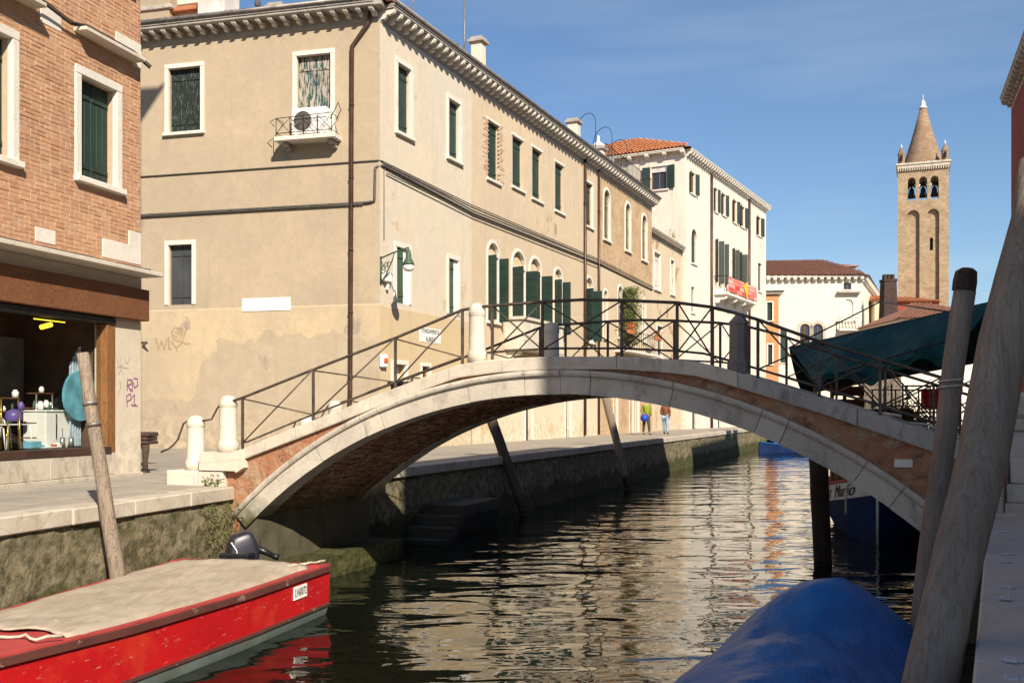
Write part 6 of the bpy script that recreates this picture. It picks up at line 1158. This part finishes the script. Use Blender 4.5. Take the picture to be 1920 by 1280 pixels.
part('chine_strip', rb.strip(-.03, 0, .012, .03, 0, 7.3).__class__() if False else (lambda mb: [mb.add([q for i in range(31) for q in (rb.p(7.3*i/30, sd*(rb.w(7.3*i/30)*.985-.03), .13+.02*i/30), rb.p(7.3*i/30, sd*(rb.w(7.3*i/30)*.985+.014), .13+.02*i/30), rb.p(7.3*i/30, sd*(rb.w(7.3*i/30)*.985+.014), .165+.02*i/30), rb.p(7.3*i/30, sd*(rb.w(7.3*i/30)*.985-.03), .165+.02*i/30))], [(i*4+k, i*4+(k+1) % 4, i*4+4+(k+1) % 4, i*4+4+k) for i in range(30) for k in range(4)]) for sd in (1, -1)] and mb)(MB()), M['rub'], bt)
part('rub_rail', rb.strip(-.02, -.055, .03, .012, 0, 7.35), M['rub'], bt); part('gunwale', rb.strip(-.2, .0, .0, .03, 0, 7.3), M['red_deck'], bt)
mb = MB(); n = 20; v = []
for i in range(n+1): t = lerp(4.0, 7.3, i/n); v += [rb.p(t, x*rb.w(t)*.97, rb.g(t)+.012+.05*(1-x*x)) for x in (-1, -.5, 0, .5, 1)]
mb.add(v, [(i*5+k, i*5+k+1, i*5+6+k, i*5+5+k) for i in range(n) for k in range(4)], True); part('foredeck', mb, M['red_deck'], bt)
part('stern_deck', MB().add([q for x in (.28, 1.06) for q in (rb.p(.0, x, .66), rb.p(.3, x, .68), rb.p(.3, x, .62), rb.p(0, x, .6))], [(0, 1, 5, 4), (1, 2, 6, 5), (2, 3, 7, 6), (3, 0, 4, 7), (0, 1, 2, 3), (4, 5, 6, 7)]), M['red_deck'], bt); part('stern_deck', MB().add([q for x in (-.35, -1.06) for q in (rb.p(.0, x, .66), rb.p(.3, x, .68), rb.p(.3, x, .62), rb.p(0, x, .6))], [(0, 1, 5, 4), (1, 2, 6, 5), (2, 3, 7, 6), (3, 0, 4, 7), (0, 1, 2, 3), (4, 5, 6, 7)]), M['red_deck'], bt)
part('well_floor', MB().quad(rb.p(.02, -1, .3), rb.p(.02, 1, .3), rb.p(4.2, .75, .3), rb.p(4.2, -.75, .3)), M['red_deck'], bt)
mb = MB(); n, m = 48, 26; v = []
for i in range(n+1):
    for k in range(m+1):
        x = -1+2*k/m; t = lerp(.32+.10*abs(x)**2, 4.55+.22*(1-x)*.5+.06*math.sin(x*9), i/n); W = rb.w(t); e = abs(x)
        z = rb.g(t)+.035+.055*(1-e**3)*(.75+.25*math.sin(t*1.3+1))+.018*nz((t*1.2, x*2.5, 0), 1.6)+.008*nz((t*4, x*6, 3), 1.5)
        xx = x*(W-.055)
        if e > .95: z -= .055*(e-.95)/.05
        v.append(rb.p(t, xx, z))
mb.add(v, [(i*(m+1)+k, i*(m+1)+k+1, (i+1)*(m+1)+k+1, (i+1)*(m+1)+k) for i in range(n) for k in range(m)], True)
tp = part('canvas_cover', mb, M['tarp'], None); tag(tp, 'worn beige canvas cover stretched over the red boat', 'boat cover'); md = tp.modifiers.new('thick', 'SOLIDIFY'); md.thickness = .012; md.offset = 1
FP_ = Fr(rb.p(1.0, rb.w(1.0)*.993+.006, 0)[:2], d=(rb.p(.5, rb.w(.5), 0)-rb.p(1.4, rb.w(1.4), 0)).normalized()[:2])
s_ = FP_.px(563, 1108); part('number_plate', MB().box(FP_, s_[0]-.165, s_[0]+.165, -.008, .008, s_[1]-.085, s_[1]+.075, .003), M['plaque'], bt); part('lettering', text_mesh('LV60072', FP_.M(s_[0], .0085, s_[1]-.005), .135, M['ink'], 'lettering', .002, .62), None, bt)
mb = MB()
for k in range(3): mb.tube([rb.p(.05+.1*q, 1.0-.05*q+.03*math.sin(q*1.9+k*2), .70+.012*math.sin(q*3+k)) for q in range(6)], .011, 5)
solo('mooring_rope', mb, M['rope'], 'pale knotted rope on the stern corner of the red boat', 'rope')
solo('bow_rope', MB().tube([rb.p(4.75+.08*math.sin(q*.9)+.03*q, .72-.07*q, rb.g(4.8)+.075+.015*math.sin(q*2)) for q in range(8)], .014, 5), M['rope'], 'frayed rope under the front hem of the canvas cover', 'rope')
om = thing('outboard_motor', 'dark blue-black outboard motor tilted on the red boat stern', 'outboard motor', rb.p(-.1, 0, .4)); M['cowl'] = simple('dark_cowling', (0.018, 0.017, 0.028), .38, .5, 0, .5, 4)
mc = pt(453, 1030, 13.3); Ro = Matrix.Translation(mc) @ Matrix.Rotation(R(25), 4, 'Z') @ Matrix.Rotation(R(-16), 4, 'Y') @ Matrix.Scale(.88, 4); mb = MB()
def sup(u, v):
    a = -math.pi+2*math.pi*u; b = -math.pi/2+math.pi*v; p_ = lambda c, e: math.copysign(abs(c)**e, c); x = .25*p_(math.cos(b), .38)*p_(math.cos(a), .4); y = .20*p_(math.cos(b), .38)*p_(math.sin(a), .4); z = .26*p_(math.sin(b), .42); x *= 1-.35*max(z, 0)/.25; y *= 1-.2*max(z, 0)/.25; x += .05*z/.25; return Ro @ Vector((x, y, z))
mb.grid(sup, 24, 14); part('cowling', mb, M['cowl'], om); part('trim_stripe', MB().tube([Ro @ Vector(q) for q in ((-.14, -.2, .19), (-.10, -.215, .05), (-.12, -.205, -.14))], .008, 5), M['plaque'], om)
mb = MB(); mb.tube([Ro @ Vector((.18, -.05, -.02)), Ro @ Vector((.30, -.10, -.12)), Ro @ Vector((.40, -.14, -.22))], [.06, .045, .035], 8); mb.tube([Ro @ Vector((.40, -.14, -.22)), Ro @ Vector((.47, -.17, -.27))], .042, 8); part('tiller', mb, M['black'], om)
part('leg', MB().box(Fr((mc.x, mc.y), d=(.97, -.23)), -.1, .1, -.15, .1, -.3, mc.z-.15, .02), M['black'], om); part('clamp', MB().box(Fr((mc.x, mc.y), d=(.97, -.23)), -.2, .22, .0, .25, .5, .78, .02), M['black'], om)
# blue covered boat, right foreground
bb_ = Hull((3.02, 9.2), (-dB.x, -dB.y), [(0, .62, .62), (.5, .78, .62), (3, .84, .62), (6, .55, .66), (7, .06, .8)])
b2 = thing('covered_boat', 'small moored boat in the near right, hidden under a blue tarpaulin', 'boat', bb_.p(3, 0, 0)); part('hull', bb_.shell([lambda t: (1, bb_.g(t)), lambda t: (.96, .1), lambda t: (.85, -.1), lambda t: (0, -.3)]), M['navy'], b2)
rid = [(-.12, .62), (0, .68), (.2, .88), (.45, 1.12), (.7, 1.21), (1.0, 1.18), (1.35, 1.02), (1.65, .93), (2.0, .95), (2.5, 1.0), (3.2, .95), (5, .95), (7, .9)]; mb = MB(); n, m = 60, 30; v = []
for i in range(n+1):
    t = lerp(-.10, 6.9, i/n); W = bb_.w(max(t, 0))+.06; h = float(np.interp(t, [q[0] for q in rid], [q[1] for q in rid]))
    for k in range(m+1):
        x = -1+2*k/m; e = abs(x); rd = 1-abs(x-.12*math.sin(t*2.2)); z = .58+(h-.58)*(.15*max(0, rd)**1.0+.85*(1-e**2.0))+.04*nz((t*1.4, x*2, 5), 1.4)*(1-e)+.05*abs(nz((t*1.7+x*2.2, x*1.5-t*.6, 1), 1.0))+.016*abs(nz((t*2-x*6, x*2+t, 8), 1.0))-.2*max(0, e-.93)/.07; v.append(bb_.p(t, x*W, z))
mb.add(v, [(i*(m+1)+k, i*(m+1)+k+1, (i+1)*(m+1)+k+1, (i+1)*(m+1)+k) for i in range(n) for k in range(m)], True)
tp = part('blue_tarpaulin', mb, M['bluetarp'], None); tag(tp, 'wrinkled bright blue tarpaulin over the boat in the right foreground', 'tarpaulin'); md = tp.modifiers.new('thick', 'SOLIDIFY'); md.thickness = .01; md.offset = 1
# market barge with lettered bow and green awning
mbg = Hull((11.4, 30.28), (-dC.x, -dC.y), [(0, 1.1, .9), (3, 1.35, .85), (7.5, 1.3, .9), (9, 1.1, 1.0), (10.2, .7, 1.15), (10.9, .3, 1.27), (11.25, .03, 1.35)])
gb = thing('market_barge', 'navy blue and white wooden barge with lettered bow behind the right side of the arch', 'barge', mbg.p(6, 0, 0))
part('hull', mbg.shell([lambda t: (.99, mbg.g(t)-.36), lambda t: (.93, .25), lambda t: (.85, .06), lambda t: (.7, -.2), lambda t: (0, -.4)], 60), M['navy'], gb); part('bow_band', mbg.shell([lambda t: (1, mbg.g(t)), lambda t: (.992, mbg.g(t)-.36)], 60), M['boat_white'], gb, label='white band below the red gunwale')
part('gunwale', mbg.strip(-.12, -.002, .03, .05, 0, 11.2, 50), M['red_deck'], gb); part('stem', MB().tube([mbg.p(11.27, 0, -.1), mbg.p(11.27, 0, 1.42)], .03, 6), M['boat_white'], gb)
mb = MB(); n = 40; v = []
for i in range(n+1): t = lerp(0, 11.1, i/n); v += [mbg.p(t, x*mbg.w(t)*.97, mbg.g(t)-.12) for x in (-1, 0, 1)]
mb.add(v, [(i*3+k, i*3+k+1, i*3+4+k, i*3+3+k) for i in range(n) for k in range(2)]); part('deck', mb, M['timber'], gb)
q0, q1 = mbg.p(9.0, mbg.w(9)+.02, 0), mbg.p(10.75, mbg.w(10.75)+.02, 0); ql, qr = (q0, q1) if q0.x/q0.y < q1.x/q1.y else (q1, q0)
def bow_text(txt, t0, t1, size, shear, nm):
    """lettering bent round the flare of the bow"""
    cu = bpy.data.curves.new(nm, 'FONT'); cu.body = txt; cu.size = size; cu.extrude = .002; cu.shear = shear; cu.resolution_u = 3; o = bpy.data.objects.new(nm, cu); sc.collection.objects.link(o); bpy.context.view_layer.update()
    me = bpy.data.meshes.new_from_object(o.evaluated_get(bpy.context.evaluated_depsgraph_get())); bpy.data.objects.remove(o); x0 = min(v.co.x for v in me.vertices); x1 = max(v.co.x for v in me.vertices)
    for v in me.vertices:
        u = (v.co.x-x0)/(x1-x0); t = lerp(t0, t1, u); sd = -1 if mbg.p(9, -1, 0).x < mbg.p(9, 1, 0).x else 1
        v.co = mbg.p(t, sd*(mbg.w(t)+.012+v.co.z), mbg.g(t)-.30+v.co.y)
    me.materials.clear(); me.materials.append(M['ink']); return part('lettering', me, None, gb)
bow_text('1477', 8.5, 9.3, .25, 0, 'lettering'); bow_text('Mario', 9.55, 10.65, .36, .45, 'lettering')
for k, (t, x, h, m_, lab) in enumerate(((9.3, -.9, .65, 'timber_or', None), (9.9, -.55, .32, 'red_deck', None), (10.35, -.25, .34, 'red_deck', None))): part('mooring_post', MB().box(Fr(mbg.p(t, x, 0)[:2], d=dC[:2]), -.06, .06, -.06, .06, mbg.g(t)-.1, mbg.g(t)+h, .01), M[m_], gb)
solo('hanging_rope', MB().tube([mbg.p(10.5, -.42, 1.25), mbg.p(10.52, -.62, 1.1), mbg.p(10.5, -.64, .8), mbg.p(10.52, -.63, .5)], [.02, .018, .018, .035], 6), M['rope'], 'rope hanging over the white bow band of the barge', 'rope')
part('stall_wall', MB().box(Fr(mbg.p(5, 0, 0)[:2], d=rr[:2]), -1.0, .9, -.1, .1, .8, 2.7, .01), M['timber'], gb)
for k in range(6):
    t = 2.2+.9*k; cr_ = thing('produce_crate', ('first', 'second', 'third', 'fourth', 'fifth', 'sixth')[k]+' wooden crate counted from the barge stern under the green awning', 'crate', mbg.p(t, -.7, .75), 'produce crates on the barge'); Fc = Fr(mbg.p(t, -.7, 0)[:2], d=dC[:2])
    for z in (.0, .13, .26):
        for tt in (-.25, .25): part('slat', MB().box(Fc, -.35, .35, tt-.01, tt+.01, mbg.g(t)+z-.1, mbg.g(t)+z, .003), M['timber_or'], cr_)
    part('bottom', MB().box(Fc, -.35, .35, -.23, .23, mbg.g(t)-.1, mbg.g(t)-.07), M['timber_or'], cr_)
aw = thing('market_awning', 'sagging dark green awning stretched over the market barge', 'awning', pt(1650, 650, 22)-Vector((0, 0, 1))); QA, QB, QC, QD = pt(1479, 652, 25), pt(1860, 566, 21), pt(1524, 712, 21.5), pt(1800, 632, 18.5)
def awn(u, v):
    a = QA.lerp(QB, u); b = QC.lerp(QD, u); p_ = a.lerp(b, v); sag = .14*math.sin(math.pi*u)*v+.09*math.sin(u*13+v*2)*v+.16*abs(math.sin(u*9.5+.5))**.6*v*u+.05*math.sin(u*29-v*5)*v+.05*nz((u*7, v*2, 0), 1.5); p_.z -= sag-.04*math.sin(math.pi*v); p_ += Vector((.1*math.sin(u*13+v*3), .15*math.sin(u*11+v*4), 0))*v; return p_
mb = MB(); mb.grid(awn, 70, 16); cl = part('cloth', mb, M['awning'], aw); md = cl.modifiers.new('thick', 'SOLIDIFY'); md.thickness = .008
mb = MB(); mb.grid(lambda u, v: QA.lerp(QB, u).lerp(QA.lerp(QB, u)+Vector((1.6, 4.2, -1.1)), v)-Vector((0, 0, .2*math.sin(math.pi*v))), 40, 8); part('rear_cloth', mb, M['awning'], aw)
mb = MB(); mb.grid(lambda u, v: awn(u, 1)+Vector((.03*math.sin(u*40), .03*math.cos(u*37), -.16*v*(.8+.3*math.sin(u*23)))), 70, 3); part('valance', mb, M['awning'], aw)
for p_ in (QD, QB): part('pole', MB().tube([Vector((p_.x, p_.y, .3)), p_], .03, 6), M['timber'], aw)
for a, b in ((QA, pt(1650, 566, 30)), (QA, QB), (QC, QD), (pt(1650, 566, 30), pt(1830, 592, 22))): part('rope', MB().tube([a, b], .022, 5), M['iron_dark'], aw)
# things beyond the barge
def small_boat(name, label, S, f, L, W, h, m1, m2, cover=None):
    H_ = Hull(S, f, [(0, W*.8, h), (L*.3, W, h*.95), (L*.7, W*.85, h), (L, .04, h*1.3)]); r_ = thing(name, label, 'boat', H_.p(L/2, 0, 0)); part('hull', H_.shell([lambda t: (1, H_.g(t)), lambda t: (.95, .1), lambda t: (.8, -.1), lambda t: (0, -.25)], 24), M[m1], r_); part('gunwale', H_.strip(-.08, 0, .03, .05, 0, L*.98, 20), M[m2], r_)
    if cover:
        mb = MB(); n = 20; v = []
        for i in range(n+1): t = lerp(.1, L*.8, i/n); v += [H_.p(t, x*H_.w(t), H_.g(t)+.05+.5*(1-x*x)) for x in (-1, -.5, 0, .5, 1)]
        mb.add(v, [(i*5+k, i*5+k+1, i*5+6+k, i*5+5+k) for i in range(n) for k in range(4)], True); part('cover', mb, M[cover], r_)
    else: part('thwart', MB().box(Fr(H_.p(L*.45, 0, 0)[:2], d=tuple(H_.r[:2])), -W*.9, W*.9, -.12, .12, h*.7, h*.78), M['timber'], r_)
q = pt(1473, 835, 62); small_boat('rowing_boat', 'small blue boat moored at the far end of the sunlit quay', (q.x+2.2, q.y+1), (-1, -.35), 4.2, .8, .55, 'navy', 'bluetarp', 'bluetarp')
q = pt(1700, 780, 36); small_boat('white_boat', 'white covered boat moored beyond the market barge', (q.x+.6, q.y+4), (-dC.x, -dC.y), 8, 1.1, .95, 'boat_white', 'red_deck', 'boat_white')
# market clutter on the right quay
q = pt(1572, 765, 23.5); rk = thing('crate_rack', 'orange brown slatted wooden rack under the left end of the green awning', 'rack', (q.x, q.y, .8)); Fk = Fr(q[:2], d=rr[:2])
for s in (-.42, .42):
    for t in (-.3, .3): part('post', MB().box(Fk, s-.035, s+.035, t-.035, t+.035, .75, 3.25, .005), M['timber_or'], rk)
for k in range(7): part('slat', MB().box(Fk, -.46, .46, .336, .356, 1.2+.3*k, 1.42+.3*k, .005), M['timber'], rk)
for (x_, y_, Y_, lab) in ((1655, 792, 24.5, 'dark leafy potted plants left of the dried plants behind the railing'), (1700, 770, 29, 'bushy potted plants in front of the green market stall')):
    q = pt(x_, y_, Y_); q.z = max(q.z-.3, ZQ+.3); dp = thing('potted_plants', lab, 'plants', (q.x, q.y, ZQ)); part('leaves', leaf_cloud(420, lambda: q+Vector((random.gauss(0, .5), random.gauss(0, .4), abs(random.gauss(0, .4)))), .14), M['leaf'], dp); part('tub', MB().lathe((q.x, q.y, ZQ), [(.28, 0), (.38, .4), (.34, .4)], 12), M['terracotta'], dp)
q = pt(1690, 760, 31); fr_s = thing('metal_trellis', 'dark metal trellis with hanging bars beyond the railing at right', 'trellis', (q.x, q.y, ZQ)); Fm = Fr(q[:2], d=(1, 0))
for k in range(6): part('bar', MB().tube([Fm.p(-.9+.36*k, 0, ZQ), Fm.p(-.9+.36*k, 0, 3.3+.1*(k % 2))], .025, 5), M['iron_dark'], fr_s)
for z in (2.2, 2.8, 3.3): part('rail', MB().tube([Fm.p(-.95, 0, z), Fm.p(.95, 0, z)], .022, 5), M['iron_dark'], fr_s)
def jumble(p_, n, sx, sz, size, mat): return leaf_cloud(n, lambda: p_+Vector((random.gauss(0, sx), random.gauss(0, sx), abs(random.gauss(0, sz)))), size)
q = pt(1725, 795, 26); q.z = ZQ+.4; dp = thing('potted_plants', 'dried leafy plants on the quay behind the two leaning poles', 'plants', (q.x, q.y, ZQ)); part('leaves', jumble(q, 500, .5, .35, .16, 'leaf'), M['leaf'], dp); part('tub', MB().lathe((q.x, q.y, ZQ), [(.3, 0), (.42, .4), (.38, .4)], 12), M['terracotta'], dp)
q = pt(1742, 705, 34); part_ = thing('market_stall', 'green metal market stall frame with a red cloth beyond the barge', 'market stall', (q.x, q.y, ZQ)); Fm = Fr(q[:2], d=(1, 0))
for s in (-.9, .7):
    for t in (0, -1.0): part('post', MB().tube([Fm.p(s, t, ZQ), Fm.p(s, t, 3.6)], .035, 6), M['green2'], part_)
for z in (1.9, 2.6, 3.5): part('rail', MB().tube([Fm.p(-.9, 0, z), Fm.p(.7, 0, z)], .03, 6), M['green2'], part_)
part('table', MB().box(Fm, -.9, .7, -1, .1, 2.25, 2.32), M['green2'], part_); M['redcloth'] = simple('red_cloth', (0.5, 0.02, 0.03), .8, .2); part('cloth', MB().grid(lambda u, v: Fm.p(-.3+.8*u, .05+.03*math.sin(u*15), lerp(2.7, 3.4, v)), 14, 3), M['redcloth'], part_)

# ------------------------------------------------------------------ people on the far quay
def skin_mesh(name, verts, edges, mat):
    """verts {key: (x, y, z, r)} -> one smooth skinned surface"""
    keys = list(verts); bm = bmesh.new(); lay = bm.verts.layers.skin.verify(); vv = {}
    for i, k in enumerate(keys):
        v = bm.verts.new(verts[k][:3]); r_ = verts[k][3]; v[lay].radius = (r_, r_) if not isinstance(r_, tuple) else r_; v[lay].use_root = (i == 0); vv[k] = v
    for a, b in edges: bm.edges.new((vv[a], vv[b]))
    me = bpy.data.meshes.new(name); bm.to_mesh(me); bm.free(); o = bpy.data.objects.new(name, me); sc.collection.objects.link(o)
    o.modifiers.new('s', 'SKIN').use_smooth_shade = True; sd = o.modifiers.new('d', 'SUBSURF'); sd.levels = 1; sd.render_levels = 1
    bpy.context.view_layer.update(); m2 = bpy.data.meshes.new_from_object(o.evaluated_get(bpy.context.evaluated_depsgraph_get())); bpy.data.objects.remove(o); m2.materials.clear(); m2.materials.append(mat); return m2
def person(loc, face, label, jac, tro, hair, hgt=1.72, jac_long=False, bag=None, stride=.12, hold=True):
    k = hgt/1.72; J = {'pel': (0, 0, .93, .13), 'wai': (0, 0, 1.08, .12), 'che': (0, 0, 1.30, .145), 'nek': (0, .01, 1.46, .055), 'hd0': (0, .0, 1.55, .075), 'hd1': (0, -.01, 1.65, .085), 'hd2': (0, .0, 1.715, .05)}; E = [('pel', 'wai'), ('wai', 'che'), ('che', 'nek'), ('nek', 'hd0'), ('hd0', 'hd1'), ('hd1', 'hd2')]
    for s, n_ in ((-1, 'l'), (1, 'r')):
        J['hip'+n_] = (s*.09, 0, .86, .09); J['kn'+n_] = (s*.10, -stride*s*.6, .48, .058); J['an'+n_] = (s*.10, -stride*s, .09, .038); J['to'+n_] = (s*.11, -stride*s-.15, .035, .034)
        J['sh'+n_] = (s*.17, 0, 1.38, .06); J['el'+n_] = (s*.24, .03, 1.12, .043); J['wr'+n_] = (s*.20, -.14 if (hold and s < 0) else -.04, .98 if (hold and s < 0) else .88, .028); J['pa'+n_] = (s*.19, -.2 if (hold and s < 0) else -.06, 1.0 if (hold and s < 0) else .80, .032)
        E += [('pel', 'hip'+n_), ('hip'+n_, 'kn'+n_), ('kn'+n_, 'an'+n_), ('an'+n_, 'to'+n_), ('che', 'sh'+n_), ('sh'+n_, 'el'+n_), ('el'+n_, 'wr'+n_), ('wr'+n_, 'pa'+n_)]
        pw = J['pa'+n_]
        for f_ in range(5):
            dx = (f_-1.5)*.018 if f_ < 4 else -.045*s; ln = (.06, .075, .07, .055, .04)[f_]; J['f%d%s' % (f_, n_)] = (pw[0]+dx*.6, pw[1]+dx*.5-.015, pw[2]-ln, .010); E.append(('pa'+n_, 'f%d%s' % (f_, n_)))
    root = thing('person', label, 'person', loc); Mx = Matrix.Translation(Vector(loc)) @ Matrix.Rotation(R(face), 4, 'Z') @ Matrix.Scale(k, 4)
    def P_(name, me): me.transform(Mx); return part(name, me, None, root)
    P_('body', skin_mesh('body', J, E, M['skin'])); g = lambda q, d: (q[0], q[1], q[2], q[3]+d)
    leg = {'pel': g(J['pel'], .02), **{a+n_: g(J[a+n_], .022) for a in ('hip', 'kn', 'an') for n_ in 'lr'}}; P_('trousers', skin_mesh('trousers', leg, [('pel', 'hip'+n_) for n_ in 'lr']+[('hip'+n_, 'kn'+n_) for n_ in 'lr']+[('kn'+n_, 'an'+n_) for n_ in 'lr'], tro))
    tor = {'pel': (0, 0, .80 if jac_long else .9, .17), 'wai': g(J['wai'], .035), 'che': g(J['che'], .03), 'nek': (0, .01, 1.44, .075), **{a+n_: g(J[a+n_], .022) for a in ('sh', 'el', 'wr') for n_ in 'lr'}}; P_('jacket', skin_mesh('jacket', tor, [('pel', 'wai'), ('wai', 'che'), ('che', 'nek')]+[('che', 'sh'+n_) for n_ in 'lr']+[('sh'+n_, 'el'+n_) for n_ in 'lr']+[('el'+n_, 'wr'+n_) for n_ in 'lr'], jac))
    P_('hair', skin_mesh('hair', {'a': (0, .03, 1.60, .07), 'b': (0, .02, 1.68, .088), 'c': (0, .015, 1.72, .06)}, [('a', 'b'), ('b', 'c')], hair))
    for n_ in 'lr': a, t_ = J['an'+n_], J['to'+n_]; P_('shoe', skin_mesh('shoe', {'a': (a[0], a[1]+.03, .045, .045), 'b': (t_[0], t_[1]+.05, .04, .045), 'c': (t_[0], t_[1]-.02, .033, .036)}, [('a', 'b'), ('b', 'c')], M['black']))
    mb = MB()
    for s in (-.03, .03): mb.box(WorldFr(), s-.008, s+.008, .078, .088, 1.64, 1.652)
    mb.box(WorldFr(), -.02, .02, .082, .09, 1.575, 1.585); mb.prism([Vector((-.012, -.08, 1.6)), Vector((.012, -.08, 1.6)), Vector((0, -.085, 1.635))], (0, -.02, -.005)); me = mb.mesh('face', M['ink']); P_('face', me); return Mx
a = pt(1212, 814, 48.2); gl = (a.x, a.y, ZQ+.004); M['lime'] = simple('lime_jacket', (0.2, 0.235, 0.03), .9, .2); M['trou'] = simple('grey_trousers', (0.07, 0.068, 0.062), .9, .1); M['brownj'] = simple('brown_coat', (0.2, 0.085, 0.045), .9, .1); M['jeans'] = simple('blue_jeans', (0.28, 0.38, 0.5), .9, .1); M['hair'] = simple('brown_hair', (0.06, 0.035, 0.02), .8, .2); M['cobalt'] = simple('cobalt_bag', (0.01, 0.05, 0.42), .5, .4)
Mx = person(gl, 20, 'person in lime green jacket and grey trousers holding a blue bag on far quay', M['lime'], M['trou'], M['hair'])
mb = MB(); c = Mx @ Vector((-.22, -.2, .86)); mb.lathe(c-Vector((0, 0, .22)), [(.04, 0), (.17, .05), (.19, .2), (.14, .3), (.03, .33)], 12); mb.tube([c+Vector((-.1, 0, .1)), c+Vector((0, 0, .22)), c+Vector((.1, 0, .1))], .012, 5); solo('handbag', mb, M['cobalt'], 'cobalt blue bag held by the person in the lime jacket', 'bag')
a = pt(1248, 813, 49.4); person((a.x, a.y, ZQ+.004), 150, 'person in a long brown coat and blue jeans standing on the far quay', M['brownj'], M['jeans'], M['hair'], 1.7, True, hold=False, stride=.05)
a = pt(1384, 798, 76.5); person((a.x, a.y, ZQ+.004), 70, 'person far along the quay, only dark shoes showing under the arch', M['trou'], M['trou'], M['hair'], 1.7, hold=False)
